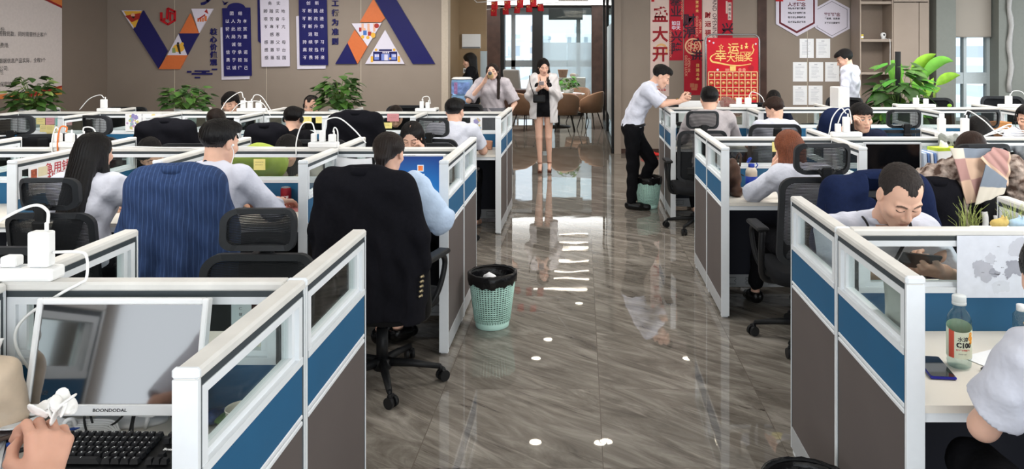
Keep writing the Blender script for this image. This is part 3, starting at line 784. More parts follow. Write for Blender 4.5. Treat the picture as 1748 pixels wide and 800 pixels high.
def V3(*a): return np.array(a, float)
def lerp(a, b, t): return np.array(a)*(1-t)+np.array(b)*t
class Frame:
    def __init__(s, c, yaw=0, pitch=0, roll=0, sc=1.0):
        s.c = np.array(c, float); s.sc = sc
        s.M = Euler((pitch, roll, yaw), 'YXZ').to_matrix() if False else (Matrix.Rotation(yaw, 3, 'Z') @ Matrix.Rotation(-pitch, 3, 'X') @ Matrix.Rotation(roll, 3, 'Y'))
        s.A = np.array(s.M)
    def pt(s, x, y, z): return s.c+s.A @ (np.array((x, y, z))*s.sc)
    def inv(s, V): return ((V-s.c) @ s.A)/s.sc
    def invg(s, p):
        d = [p[i]-s.c[i] for i in range(3)]
        return [sum(s.A[j][i]*d[j] for j in range(3))/s.sc for i in range(3)]
def head_ops(B, H, neckb, fem=False, jaw=1.0):
    e = lambda c, r, k=.02, sub=False: B.ell(H.pt(*c), np.array(r)*H.sc, H.M, k, sub)
    cp = lambda a, b, ra, rb=None, k=.015, sub=False: B.cap(H.pt(*a), H.pt(*b), ra*H.sc, (rb or ra)*H.sc, k, sub)
    B.cap(neckb, H.pt(0, -.022, -.05), .056 if not fem else .047, .052 if not fem else .045, .03)
    e((0, -.014, .030), (.076, .095, .080))
    e((0, .028, -.035), (.062*jaw, .060, .080), .025)
    for s in (-1, 1):
        cp((s*.054*jaw, .0, -.050), (s*.022*jaw, .060, -.102), .018, .015, .025)
        e((s*.043, .055, -.028), (.024, .026, .022), .02)
        cp((s*.012, .080, .014), (s*.045, .070, .016), .009, .009, .012)
    e((0, .066, -.102), (.022*jaw, .018, .018), .02)
    e((0, .072, -.068), (.030, .020, .024), .02)
    for s in (-1, 1):
        e((s*.031, .094, -.004), (.017, .014, .012), .014, True)
        e((s*.031, .0745, -.004), (.0145, .0125, .0105), .006)
    cp((0, .083, .004), (0, .103, -.036), .0075, .0105, .010)
    for s in (-1, 1): e((s*.0125, .093, -.040), (.0085, .011, .0075), .008)
    cp((-.017, .086, -.0665), (.017, .086, -.0665), .0048, None, .008); cp((-.014, .086, -.0765), (.014, .086, -.0765), .0056, None, .008)
    for s in (-1, 1):
        e((s*.077, -.008, -.008), (.010, .021, .033), .008); e((s*.088, -.002, -.004), (.006, .010, .018), .006, True)
def head_tone(V, H, base, opts):
    q = H.inv(V); c = np.tile(np.array(base), (len(V), 1)); x, y, z = np.abs(q[:, 0]), q[:, 1], q[:, 2]
    def mixc(w, col):
        w = np.clip(w, 0, 1)[:, None]; c[:] = c*(1-w)+np.array(col)*w
    front = (y > .035) & (np.abs(z) < .12) & (x < .08)
    mixc(front*np.exp(-(((x-.046)/.02)**2+((z+.035)/.022)**2))*.2, np.array(base)*np.array((1.05, .82, .78)))
    lip = np.exp(-((x/.021)**4+((z+.0715)/.0085)**4))*front
    mixc(lip*opts.get('lipw', .6), opts.get('lip', hexc('#9a5a55')))
    mixc((np.abs(z+.0715) < .0016)*(x < .022)*front*.7, hexc('#4a2522'))
    bz = .019-((x-.034)/.03)**2*.010
    mixc((np.abs(z-bz) < .0042)*(x > .013)*(x < .052)*front*.85, opts.get('browc', hexc('#2a211e')))
    if opts.get('eyes', 'down') == 'down':
        lz = -.0085+((x-.031)/.018)**2*.003
        mixc((np.abs(z-lz) < .0026)*(np.abs(x-.031) < .0165)*front, hexc('#1d1513'))
    else:
        ez = (np.abs(x-.031)/.0155)**2+((z+.004)/.0062)**2
        mixc((ez < 1)*front, hexc('#cfc8c4')); mixc((((x-.031)/.0062)**2+((z+.004)/.0062)**2 < 1)*(ez < 1.05)*front, hexc('#15100f'))
        mixc((np.abs(ez-1.15) < .35)*(z > -.004)*front, hexc('#1a1312'))
    st = opts.get('stubble', 0)
    if st: mixc(front*(z < -.05)*(lip < .3)*st, np.array(base)*.62)
    return c
def hand_ops(B, wr, d, n, side, curl=.5, s=1.0, thumb=.5, point=False):
    """wr wrist, d towards the fingers, n out of the palm; side +1 right hand, -1 left"""
    d = np.array(d, float); d /= np.linalg.norm(d); n = np.array(n, float); n = n-d*(n@d); n /= np.linalg.norm(n)
    w = np.cross(d, n)*side*1.0
    P_ = lambda a, b, c: np.array(wr)+s*(d*a+w*b+n*c)
    B.cap(P_(-.03, 0, 0), P_(.02, 0, 0), .024*s, .024*s, .02)
    offs = (.031, .0105, -.0105, -.030); Ls = (.93, 1.0, .95, .78)
    tips = []
    for i in range(4):
        k0 = P_(.015, offs[i]*.55, .0); k1 = P_(.088-(.006 if i == 3 else 0)-(.003 if i == 0 else 0), offs[i], 0)
        B.cap(k0, k1, .0125*s, .0115*s, .012)
        a = 0; p = k1; cu = curl if not (point and i == 0) else .15
        for j, L in enumerate((.044, .027, .022)):
            a += cu*(.9, 1.25, .8)[j]
            q = p+s*L*Ls[i]*(d*math.cos(a)+n*math.sin(a)+w*(offs[i]*(1.6 if j == 0 else .4)*(1-curl*.7)))
            r0 = (.0098, .0088, .0080)[j]; r1 = (.0088, .0080, .0070)[j]
            B.cap(p, q, r0*s, r1*s, .004); p = q
        tips.append(p)
    t0 = P_(.018, .022, .006); t1 = P_(.050, .046, .012+.016*thumb); t2 = P_(.080, .050-.014*thumb, .022+.026*thumb); t3 = P_(.102, .044-.024*thumb, .026+.034*thumb)
    B.cap(t0, t1, .015*s, .0115*s, .012); B.cap(t1, t2, .0112*s, .0095*s, .005); B.cap(t2, t3, .0095*s, .0078*s, .004)
    return tips
SIT = dict(pel=(0, -.04, .53), belly=(0, -.03, .68), chest=(0, .0, .87), neckb=(0, .03, 1.02), head=(0, .075, 1.17), sw=.175, shz=.985, shy=.02,
           el=((-.25, .16, .79), (.25, .16, .79)), wr=((-.17, .40, .785), (.17, .40, .785)),
           hip=((-.09, -.02, .52), (.09, -.02, .52)), knee=((-.12, .40, .53), (.12, .40, .53)), ank=((-.12, .38, .10), (.12, .38, .10)), toe=((-.13, .52, .035), (.13, .52, .035)))
STAND = dict(pel=(0, 0, .92), belly=(0, 0, 1.04), chest=(0, 0, 1.23), neckb=(0, -.005, 1.385), head=(0, .035, 1.53), sw=.175, shz=1.36, shy=-.005,
             el=((-.24, -.02, 1.08), (.24, -.02, 1.08)), wr=((-.25, .06, .84), (.25, .06, .84)),
             hip=((-.09, 0, .88), (.09, 0, .88)), knee=((-.10, .02, .48), (.10, .02, .48)), ank=((-.10, -.02, .085), (.10, -.02, .085)), toe=((-.12, .13, .03), (.12, .13, .03)))
SKINC = hexc('#d8ae98')
def human(label, loc, rz, base, top=None, topcol=C_WHITE, sleeve='short', pants=C_BLACK, shoes=SHOE, hair='short', hairm=HAIRB, fem=False, s=1.0, vox=.010, hvox=.005, hands=((0, 1, -.15), (0, 0, -1), .35),
          hand_on=(True, True), head_rot=(0, .25, 0), skin=SKINC, tone=None, collar=True, hem=None, bulk=1.0, legs=True, folds=.006, cuts=None, hl=1.0, group=None, **ov):
    J = dict(base); J.update(ov)
    A = lambda k: np.array(J[k], float)
    t = thing('person', label, 'person', loc, rz, group); t.scale = (s, s, s)
    sw = J['sw']*(.9 if fem else 1.0)
    pel, bel, che, nb, hc = A('pel'), A('belly'), A('chest'), A('neckb'), A('head')
    if 'sh' in J: sh = [np.array(q, float) for q in J['sh']]
    else: sh = [np.array((-sw, J['shy'], J['shz'])), np.array((sw, J['shy'], J['shz']))]
    el = [np.array(q, float) for q in J['el']]; wr = [np.array(q, float) for q in J['wr']]
    hip = [np.array(q, float) for q in J['hip']]; kn = [np.array(q, float) for q in J['knee']]; an = [np.array(q, float) for q in J['ank']]; toe = [np.array(q, float) for q in J['toe']]
    H = Frame(hc, *head_rot, sc=J.get('hs', 1.0 if not fem else .96))
    def tor(a, b):
        zz = (b-a)/np.linalg.norm(b-a); xx = (sh[1]-sh[0]); xx = xx-zz*(xx@zz); xx /= np.linalg.norm(xx); yy = np.cross(zz, xx)
        return Matrix((xx, yy, zz)).transposed()
    R1, R2 = tor(pel, che), tor(bel, nb)
    def torso(B, g, lo=True, hi=True):
        w = bulk
        if lo: B.ell(pel, np.array((.158*(1.02 if fem else 1), .118, .115))*w+g, R1, .04)
        B.ell(bel, np.array((.132 if fem else .143, .10, .15))*w+g, R1, .05)
        B.ell(che, np.array((.138 if fem else .158, .105, .165))*w+g, R2, .05)
        if fem:
            for q in (-1, 1): B.ell(che+np.array(R2) @ np.array((q*.062, .075, .02)), np.array((.058, .055, .06))+g*.7, R2, .04)
        B.cap(lerp(sh[0], sh[1], .06), lerp(sh[0], sh[1], .94), .054*w+g, None, .05)
        for q in (0, 1): B.cap(nb-np.array((0, .01, 0.0)), lerp(nb, sh[q], .72), .042+g*.6, .045+g*.7, .05)
    # body: one continuous skin surface
    B = Blob(); torso(B, -.004); head_ops(B, H, nb-np.array((0, .01, .02)), fem, J.get('jaw', .92 if fem else 1.0))
    fine = [(hc, (.10, .125, .14), hvox)]
    aw = .88 if fem else 1.0
    for q in (0, 1):
        B.cap(sh[q], el[q], .046*aw*bulk, .037*aw*bulk, .03); B.cap(el[q], wr[q], .037*aw*bulk, .024*aw, .015)
        if hand_on[q]:
            hd = hands[q] if isinstance(hands[q][0], (tuple, list)) else hands
            sd = 1 if q else -1
            dd = hd[0]
            hand_ops(B, wr[q]+np.array(dd)/np.linalg.norm(dd)*.02, dd, hd[1], sd*(hd[4] if len(hd) > 4 else 1), hd[2], .96 if fem else 1.04, hd[3] if len(hd) > 3 else .5)
            if hvox < .006: fine.append((wr[q]+np.array(dd)/np.linalg.norm(dd)*.08, (.09, .09, .09), max(hvox, .0042)))
        if legs:
            lw = .9 if fem else 1.0
            B.cap(hip[q], kn[q], .082*lw, .052*lw, .03)
            mid = lerp(kn[q], an[q], .3); ax = np.array((0, -.012, 0)) if abs(kn[q][2]-an[q][2]) > .2 else 0
            B.cap(kn[q], an[q], .049*lw, .033*lw, .02); B.cap(lerp(kn[q], an[q], .12)+ax, lerp(kn[q], an[q], .5)+ax, .046*lw, .038*lw, .02)
            heel = an[q]+np.array((0, -.02, -.035)); B.cap(heel, toe[q], .030, .026, .025)
    VQ = B.mesh(vox, fine)
    colr = head_tone(VQ[0], H, skin, tone or {})
    blob_obj('body', VQ, SKIN, t, colr)
    # hair
    if hair:
        hb = Blob(); e = lambda c, r, k=.015, sub=False: hb.ell(H.pt(*c), np.array(r)*H.sc, H.M, k, sub)
        th = J.get('hth', 0)
        def hn(p):
            q = H.invg(p); a = np.arctan2(q[0], q[1]+.02)
            return .0016*np.sin(a*46+q[2]*30)+.0010*np.sin(a*97-q[2]*55+1)
        hz_ = .25 if hair == 'buzz' else .7; rim = J.get('hairline', .058); ny = J.get('nape', -.075); sb = J.get('side', -.015)
        def cut_short(p, d):
            q = H.invg(p)
            zl = np.where(q[1] < -.03, ny, np.where(q[1] > .035, rim, sb+(q[1]+.03)/.065*(rim-sb)*np.clip((q[1]+.005)/.04, 0, 1)))
            return np.maximum(d, zl+hz_*(.004*np.sin(q[0]*190)+.003*np.sin(q[0]*430+2))-q[2])
        cut = None
        if hair == 'buzz':
            e((0, -.015, .031), (.0795, .0985, .0835)); e((.056, .085, .068), (.036, .056, .032), .012, True); e((-.056, .085, .068), (.036, .056, .032), .012, True); cut = cut_short
        elif hair == 'short':
            e((0, -.018, .038), (.086+th, .105+th, .088+th)); e((.02, .045, .082), (.055, .05, .036+th), .02); e((-.02, .03, .088), (.055, .05, .034+th), .02); cut = cut_short
        elif hair == 'mop':
            e((0, -.014, .034), (.090+th, .108+th, .092+th)); e((0, .05, .065), (.072, .052, .042), .02); cut = cut_short
        else:
            e((0, -.02, .032), (.088+th, .106+th, .088+th)); 
            e((0, .10, -.015), (.056, .075, .085), .012, True)
            if hair != 'pony':
                e((0, .088, .118), (.0035, .12, .02), .004, True)
            if hair == 'pony':
                e((0, -.10, -.035), (.045, .042, .045), .03); hb.cap(H.pt(0, -.115, -.05), H.pt(0, -.10, -.16), .026, .018, .02)
                cut = lambda p, d: np.maximum(d, np.where(H.invg(p)[1] > -.045, -.01-H.invg(p)[2], -.19-H.invg(p)[2]))
            else:
                L = hl; bk = J.get('hair_to'); 
                for q in (-1, 1):
                    a0 = H.pt(q*.070, -.02, .01); a1 = H.pt(q*.078, -.015, -.10)
                    hb.cap(a0, a1, .024, .024, .02)
                    end = a1+np.array((q*.012, .0, -.10*L)) if not J.get('front_hair') or q == J.get('bare_side') else a1+np.array((q*.012, J['front_hair'], -.22*L))
                    hb.cap(a1, end, .024, .02, .02)
                    hb.cap(H.pt(q*.04, -.07, -.02), H.pt(q*.04, -.085, -.02)+np.array((0, J.get('hair_back', -.02), -.30*L)), .045, .036, .03)
                hb.cap(H.pt(0, -.08, 0), H.pt(0, -.095, 0)+np.array((0, J.get('hair_back', -.02), -.36*L)), .042, .034, .03)
        rg = J.get('hvoxel', max(.0045, hvox*.9))
        blob_obj('hair', hb.mesh(rg, (), cut, hn), hairm, t)
    # upper clothing
    if topcol is not None:
        B = Blob(); torso(B, .013 if not top else top)
        fs = dict(short=.72, long=1, rolled=1, none=0, half=.95)[sleeve]
        loose = J.get('loose', 0)
        ends = []
        for q in (0, 1):
            if sleeve == 'none': continue
            g = .015+loose; r0, r1 = .046*aw*bulk+g, .037*aw*bulk+g
            e1 = lerp(sh[q], el[q], fs) if fs < 1 else el[q]
            B.cap(sh[q], e1, r0, r0+(r1-r0)*fs+(.010 if fs < 1 else .002), .04); ends.append((e1, e1-sh[q], sh[q]))
            if fs == 1:
                f2 = {'long': .93, 'rolled': .30}[sleeve]; e2 = lerp(el[q], wr[q], f2)
                B.cap(el[q], e2, r1+.002, (.024*aw+g+.004 if sleeve == 'long' else r1), .02); ends[-1] = (e2, e2-el[q], None)
        hz = hem if hem is not None else pel[2]-.06
        def cutf(p, d):
            d = np.maximum(d, hz+.006*np.sin(p[0]*40)-p[2]) if legs or hem else d
            for e_, dv, o_ in ends:
                dv = dv/np.linalg.norm(dv); L_ = sum((p[i]-e_[i])*dv[i] for i in range(3)); rr = np.sqrt(sum((p[i]-e_[i])**2 for i in range(3)))
                d = np.where(rr < .11+loose, np.maximum(d, L_), d)
            return cuts(p, d) if cuts else d
        ph = (loc[0]*7+loc[1]*3) % 6
        def fn(p):
            return folds*(np.sin(p[2]*52+7*np.sin(p[0]*13+ph)+p[1]*16)*.5+np.sin(p[0]*44-p[2]*37+ph*2+3*np.sin(p[1]*20))*.5)
        blob_obj(J.get('topname', 'shirt'), B.mesh(vox if hvox > .004 else vox*.8, (), cutf, fn), topcol, t)
        if collar:
            bm = BM(); fwd = (hc-nb); up = fwd/np.linalg.norm(fwd)
            c0 = nb+np.array((0, -.006, .006)); cc = lambda a, r, h: c0+np.array((math.sin(a)*r, math.cos(a)*r*.95, 0))+up*h+np.array((0, 0, (-.018 if abs(a) < .9 else 0)*h/.03))
            R_ = []
            for rr, h in ((.066, -.012), (.063, .030), (.070, .032), (.083, -.006)):
                R_.append([bm.verts.new(cc(a, rr, h)) for a in np.linspace(.22, 2*PI-.22, 26)])
            for a_, b_ in zip(R_, R_[1:]):
                for i in range(25): bm.faces.new((a_[i], a_[i+1], b_[i+1], b_[i]))
            o = obj('collar', bm, topcol, t, True); sm = o.modifiers.new('thick', 'SOLIDIFY'); sm.thickness = .003
    if legs and pants is not None:
        B = Blob(); B.ell(pel, np.array((.166, .126, .12))*bulk, R1, .04)
        pf = J.get('pant_to', .96)
        for q in (0, 1):
            B.cap(hip[q], kn[q], .094, .068, .04)
            if pf > .3: B.cap(kn[q], lerp(kn[q], an[q], pf), .066, .054, .03)
        def pn(p): return .004*np.sin(p[2]*45+5*np.sin(p[0]*18)+p[1]*25)
        def pc(p, d):
            d = np.maximum(d, p[2]-J['waist']) if 'waist' in J else d
            return np.maximum(d, J['pant_z']-p[2]) if 'pant_z' in J else d
        blob_obj('trousers' if pf > .5 else 'shorts', B.mesh(vox*1.1, (), pc, pn), pants, t)
    if legs and shoes is not None:
        for q in (0, 1):
            B = Blob(); heel = an[q]+np.array((0, -.025, -.035)); tt = toe[q]
            heel[2] = max(heel[2], .045) if base is SIT or base is STAND else heel[2]
            B.cap(heel, tt, .040, .034, .03); B.cap(heel, lerp(heel, tt, .5), .042, .043, .03); B.cap(an[q], heel, .036, .038, .02)
            zb = min(heel[2], tt[2])-.032
            zt = an[q][2]-.005
            blob_obj('shoe', B.mesh(.008, (), lambda p, d: np.maximum(np.maximum(d, zb-p[2]), p[2]-zt)), shoes, t)
    return t, H, wr
def headset(t, H, sc=1.0):
    bm = BM(); pts = [H.pt(.094*math.cos(a), -.01, .02+.098*math.sin(a)) for a in np.linspace(-.15, PI+.15, 18)]
    tube(bm, pts, .006, 6)
    for s in (-1, 1): ball(bm, H.pt(s*.094, -.008, -.008), (.016, .032, .034), H.M, 2)
    tube(bm, [H.pt(.098, 0, -.03), H.pt(.085, .07, -.06), H.pt(.05, .105, -.07)], .003, 6)
    obj('headset', bm, BLACK, t)
# ---- people at the right-hand desks
t, H, w = human('man in white shirt with cropped hair typing on his phone at the nearest right desk', (1.235, 3.50, 0), PI, SIT, topcol=C_WHITE, sleeve='rolled', hair='buzz', hairm=HAIRG, s=1.0,
      vox=.008, hvox=.0026, head_rot=(.10, .66, .0), tone=dict(stubble=.2, lipw=.5), bulk=1.1, sw=.195, hairline=.063,
      pel=(0, -.06, .53), belly=(0, -.01, .71), chest=(0, .15, .90), neckb=(0, .36, 1.04), head=(-.01, .50, 1.185), shz=.985, shy=.30, jaw=1.06,
      el=((-.31, .34, .80), (.205, .36, .80)), wr=((-.155, .55, .895), (.10, .52, .875)), side=-.03, nape=-.07,
      hands=(((.86, .30, .16), (.15, -.55, .80), .95, .35), ((-.82, .36, .10), (-.1, .55, -.6), .5, .5)))
BPH = bm = BM(); box(bm, (0, 0, 0), (.076, .158, .009), None, .012, seg=3)
ph = obj('mobile_phone', bm, BLACK, None, False, (1.275, 2.90, .95), (Matrix.Rotation(-.95, 3, 'X') @ Matrix.Rotation(PI/2+.15, 3, 'Z')).to_euler()); tag(ph, 'black phone in the hand of the cropped-hair man', 'phone')
bm = BM(); box(bm, (0, 0, .0052), (.070, .150, .001)); obj('screen', bm, mat('dark_screen', '#1a1d24', .08, var=0), ph)
bm = BM(); box(bm, (.018, .052, -.006), (.03, .04, .004), None, .003); obj('camera_bump', bm, BLACK, ph)
def lanyard(t, pts, r=.005, col='#15151a'):
    bm = BM(); tube(bm, spline(pts, 6), r, 6); o = obj('lanyard', bm, mat('ribbon'+col, col, .7), t); return o
lanyard(t, [(-.085, .30, 1.075), (-.085, .42, 1.04), (-.06, .37, .92), (-.045, .30, .83)], .007)
lanyard(t, [(.085, .30, 1.075), (.085, .42, 1.04), (.06, .38, .92), (.03, .31, .83)], .005)
human('woman with copper brown hair in white tee leaning an elbow on the desk', (1.385, 4.80, 0), .08, SIT, topcol=C_TEE, sleeve='half', hair='long', hairm=HAIRR, fem=True, s=.97, hvox=.005, hl=.55,
      head_rot=(.25, .45, 0), head=(-.045, .16, 1.15), neckb=(-.02, .08, 1.01), chest=(0, .03, .87), el=((-.25, .33, .805), (.25, .2, .80)), wr=((-.06, .42, .93), (.16, .42, .80)), collar=False, loose=.012,
      hands=(((.3, .2, .9), (.6, -.6, .2), .5), ((0, 1, -.1), (0, 0, -1), .5)), knee=((-.14, .40, .53), (.10, .40, .53)), ank=((-.16, .50, .10), (.12, .38, .10)), toe=((-.18, .62, .035), (.13, .52, .035)), pant_to=.86)
t, H, w = human('young man with black fringe on the phone, chin behind the middle right screen', (2.385, 6.62, 0), PI, SIT, topcol=C_NAVY, hair='mop', hvox=.0038, head_rot=(.15, .12, .06), hairline=.040, tone=dict(eyes='open'), s=1.0, collar=False,
      el=((-.25, .12, .80), (.30, .18, .86)), wr=((-.17, .38, .785), (.17, .13, 1.07)), hands=(((0, 1, -.1), (0, 0, -1), .4), ((-.45, .25, .8), (-.8, .0, -.4), .7, .4)))
bm = BM(); box(bm, (0, 0, 0), (.012, .07, .15), None, .004, seg=2); o = obj('mobile_phone', bm, BLACK, None, False, (2.272, 6.46, 1.13), Euler((.25, -.25, .1))); tag(o, 'dark phone held to the ear of the young man with black fringe', 'phone')
human('person with dark hair bowed behind a power strip, middle right row far side', (3.36, 6.66, 0), PI, SIT, topcol=C_BLACK, hair='mop', hvox=.006, head_rot=(0, .9, 0), head=(0, .16, 1.06), neckb=(0, .05, .97), shz=.94, collar=False, shoes=None)
t, H, w = human('person with headset at the right edge of the photo, middle right row', (3.93, 6.66, 0), 2.3, SIT, topcol=C_TEE, hair='short', hvox=.006, head_rot=(.2, .2, 0), head=(0, .16, 1.16), neckb=(0, .08, 1.01), shoes=None); headset(t, H)
human('person with brown hair slumped forward behind the chair hung with a check scarf', (2.52, 4.80, 0), 0, SIT, topcol=C_BLACK, hair='mop', hairm=HAIRW, hvox=.006, head_rot=(0, .7, 0), head=(0, .16, 1.09), neckb=(0, .06, .98), shz=.95, collar=False)
human('man in lilac grey shirt, back to the camera, farthest right row', (1.285, 7.68, 0), -.1, SIT, topcol=C_LILAC, sleeve='long', hair='short', hvox=.0055, s=1.065, head_rot=(-.1, .15, 0), side=.0, nape=-.05, shoes=None, bulk=1.08)
human('youth with brown mop hair looking down left, farthest right row', (1.95, 7.70, 0), 0, SIT, topcol=C_WHITE, hair='mop', hairm=HAIRW, hvox=.0055, s=.98, head_rot=(.9, .5, 0), nape=-.07, shoes=None)
human('person with black parted hair bowed at the far side of the farthest right row', (2.34, 9.42, 0), PI, SIT, topcol=C_NAVY, hair='long', fem=True, hvox=.007, s=.97, head_rot=(0, .6, 0), shoes=None, collar=False)
human('man in white shirt standing by the pinned sheets, looking down', (3.60, 10.3, 0), .95, STAND, topcol=C_WHITE, sleeve='rolled', hair='mop', hvox=.005, s=1.07, head_rot=(.45, .45, 0), head=(0, .07, 1.515), neckb=(0, .02, 1.385), el=((-.25, .0, 1.10), (.25, .02, 1.10)), wr=((-.24, .14, .88), (.24, .16, .88)), nape=-.06, hem=.80)
# the man leaning on the divider
t, H, w = human('man in white shirt and black trousers leaning on the divider with his phone', (.56, 8.46, 0), -PI/2, STAND, topcol=C_WHITE, sleeve='half', hair='short', hvox=.0042, vox=.009, s=1.0, head_rot=(-.12, .55, 0), tone=dict(lipw=.4),
      pel=(0, .0, .885), belly=(0, .03, 1.03), chest=(0, .12, 1.20), neckb=(0, .215, 1.345), head=(0, .32, 1.455), sh=((-.17, .17, 1.30), (.17, .15, 1.30)),
      el=((-.17, .37, 1.150), (.17, .30, 1.155)), wr=((-.06, .52, 1.175), (.05, .505, 1.175)), hands=(((.25, .8, .35), (.75, -.35, .3), .8, .4), ((-.25, .8, .35), (-.75, -.35, .3), .8, .4)), loose=.006,
      hip=((-.09, .0, .86), (.09, -.01, .86)), knee=((-.06, .22, .50), (.09, .0, .47)), ank=((-.07, .06, .16), (.10, -.02, .09)), toe=((-.08, .17, .06), (.12, .16, .035)), hem=.90, nape=-.055, side=.0)
bm = BM(); tube(bm, [(.160*math.cos(a), .008+.122*math.sin(a), .915+.01*math.sin(a)) for a in np.linspace(0, 2*PI, 33)[:-1]], .016, 6, closed=True); obj('belt', bm, SHOE, t)
bm = BM(); box(bm, (0, 0, 0), (.076, .155, .009), None, .008, seg=2); o = obj('mobile_phone', bm, mat('slate_case', '#3d4a4c', .4), None, False, (1.135, 8.46, 1.235), Euler((.45, 0, -PI/2+.15))); tag(o, 'dark phone in the hands of the leaning man', 'phone')
bm = BM(); lathe(bm, [(.030, -.006), (.034, -.006), (.034, .006), (.030, .006)], n=18, cap=False); o = obj('bracelet', bm, mat('gold_metal', '#c9a04a', .3, .9), t, False, (.04, .49, 1.178), Euler((PI/2, 0, .3)))
# walking woman
SHEER = mat('sheer_white_voile', '#d6d2d2', .8, var=.03, alpha=.80)
PALE = hexc('#d3ab97')
t, H, w = human('woman in open white blouse, black playsuit and heels walking while reading her phone', (-.546, 11.0, 0), PI, STAND, topcol=C_BLACK, sleeve='none', pants=C_BLACK, shoes=None, hair='long', fem=True, hvox=.0045, vox=.009, s=.985, skin=PALE, topname='playsuit_top', collar=False, hl=1.15, front_hair=.20, hair_in=.034, bare_side=1, cuts=lambda p, d: np.maximum(d, p[2]-1.295), head_rot=(.25, .34, .05),
      tone=dict(lip=hexc('#7c2430'), lipw=.9), hem=.86, pant_to=.02, pant_z=.80, top=.006, el=((-.22, .02, 1.10), (.22, .02, 1.10)), wr=((-.06, .20, 1.215), (.075, .20, 1.20)), hands=(((.35, .5, .35), (.6, -.55, .3), .7, .5), ((-.35, .5, .35), (-.6, -.55, .3), .7, .5)),
      hip=((-.075, 0, .88), (.075, 0, .88)), knee=((-.075, .02, .50), (.065, .03, .50)), ank=((-.085, .0, .135), (.05, .05, .135)), toe=((-.09, .12, .05), (.045, .17, .05)), sw=.18)
B = Blob()
for q in (-1, 1):
    B.cap((q*.14, -.005, 1.355), (q*.21, .0, 1.10), .066, .064, .04); B.cap((q*.21, .02, 1.10), (q*.10, .17, 1.20), .060, .042, .04)
B.ell((0, -.005, 1.22), (.165, .13, .20), None, .05); B.cap((-.08, 0, 1.05), (-.085, .0, .66), .115, .128, .05); B.cap((.08, 0, 1.05), (.085, .0, .66), .115, .128, .05); B.cap((-.13, -.01, 1.36), (.13, -.01, 1.36), .064, None, .04)
def bc(p, d):
    d = np.maximum(d, .74+.03*np.sin(p[0]*9)-p[2]); ap = .078+.02*np.clip((1.3-p[2])/.5, 0, 1)
    op = np.maximum(-(p[1]-.03), np.abs(p[0])-ap); d = np.maximum(d, -op)
    return d
blob_obj('open_blouse', B.mesh(.009, (), bc, lambda p: .006*np.sin(p[0]*60+4*np.sin(p[2]*14)+p[1]*30)), SHEER, t)
for q, (ax, ay, tx, ty) in enumerate(((-.085, 0, -.09, .12), (.05, .05, .045, .17))):
    bm = BM(); tube(bm, [(ax, ay-.035, .09), (ax, ay-.045, .0)], [.012, .006], 8); tube(bm, spline([(ax, ay-.04, .085), (ax*.6+tx*.4, ay*.5+ty*.5, .04), (tx, ty+.02, .008)], 5), [.022]*5+[.03]*6, 8)
    for z, rr, yo in ((.135, .037, 0),): tube(bm, [(ax+rr*math.cos(a), ay+rr*math.sin(a), z) for a in np.linspace(0, 2*PI, 15)[:-1]], .004, 5, closed=True)
    tube(bm, [(tx-.035, ty-.02, .035), (tx, ty-.02, .068), (tx+.035, ty-.02, .035)], .005, 5); obj('sandal', bm, mat('tan_strap', '#6b4033', .4), t)
lanyard(t, [(-.05, .0, 1.42), (-.048, .07, 1.36), (-.03, .125, 1.26), (-.02, .13, 1.15)], .004); lanyard(t, [(.05, .0, 1.42), (.048, .07, 1.36), (.03, .125, 1.26), (.02, .13, 1.15)], .004)
bm = BM(); box(bm, (0, 0, 0), (.17, .05, .12), None, .02, seg=3); tube(bm, spline([(-.07, 0, .05), (-.12, -.03, .2), (-.13, -.11, .33)], 6), .006, 6)
o = obj('shoulder_bag', bm, SHOE, None, False, (-.60, 10.81, 1.055)); tag(o, 'small black bag at the hip of the walking woman', 'bag')
bm = BM(); box(bm, (0, 0, 0), (.072, .15, .009), None, .008, seg=2); o = obj('mobile_phone', bm, mat('pale_case', '#b9b0b4', .35), None, False, (-.562, 10.72, 1.255), Euler((-.75, 0, 0))); tag(o, 'pale phone in both hands of the walking woman', 'phone')
# drinking woman
t, H, w = human('woman in lilac grey blouse and long dark skirt tipping a cup to her mouth', (-1.16, 10.0, 0), PI, STAND, topcol=C_PINK, sleeve='half', pants=None, shoes=SHOE, hair='long', hairm=HAIRD, fem=True, hvox=.0045, vox=.009, s=.955, skin=PALE, bulk=1.14, hl=1.2, front_hair=.15, bare_side=1, head_rot=(-.08, -.12, .12), loose=.022,
      el=((-.30, .02, 1.10), (.31, .12, 1.14)), wr=((-.26, .16, 1.0), (.085, .18, 1.405)), hands=(((.3, .7, -.4), (.3, 0, -1), .6), ((-.35, .25, .8), (-.75, .1, -.35), .95, .5)), sw=.19, hem=.96, collar=True)
bm = BM(); lathe(bm, [(.0, 1.04), (.18, 1.04), (.20, .92), (.22, .70), (.25, .35), (.28, .13), (.275, .13), (.0, .5)], n=40, cap=False, sy=.75)
for v in bm.verts:
    a = math.atan2(v.co.y, v.co.x); k = max(0, 1-v.co.z); v.co.x *= 1+.06*k*math.sin(9*a); v.co.y *= 1+.06*k*math.sin(9*a)
obj('long_skirt', bm, C_GREY, t, True)
q = t.matrix_basis @ Vector(H.pt(0, .118, -.075)); 
bm = BM(); lathe(bm, [(.0, -.055), (.029, -.055), (.040, .055), (.042, .055), (.041, .060), (.037, .055), (.0, -.045)], n=28, cap=False); lathe(bm, [(.0305, -.03), (.0375, .03)], n=28, mi=1, cap=False)
o = obj('paper_cup', bm, [mat('kraft_cup', '#b3966a', .6), mat('cup_band', '#cbb48a', .6)], None, False, (-1.165, 9.775, 1.43), Euler((-1.85, 0, .05))); tag(o, 'kraft paper cup raised to the mouth of the drinking woman', 'cup')
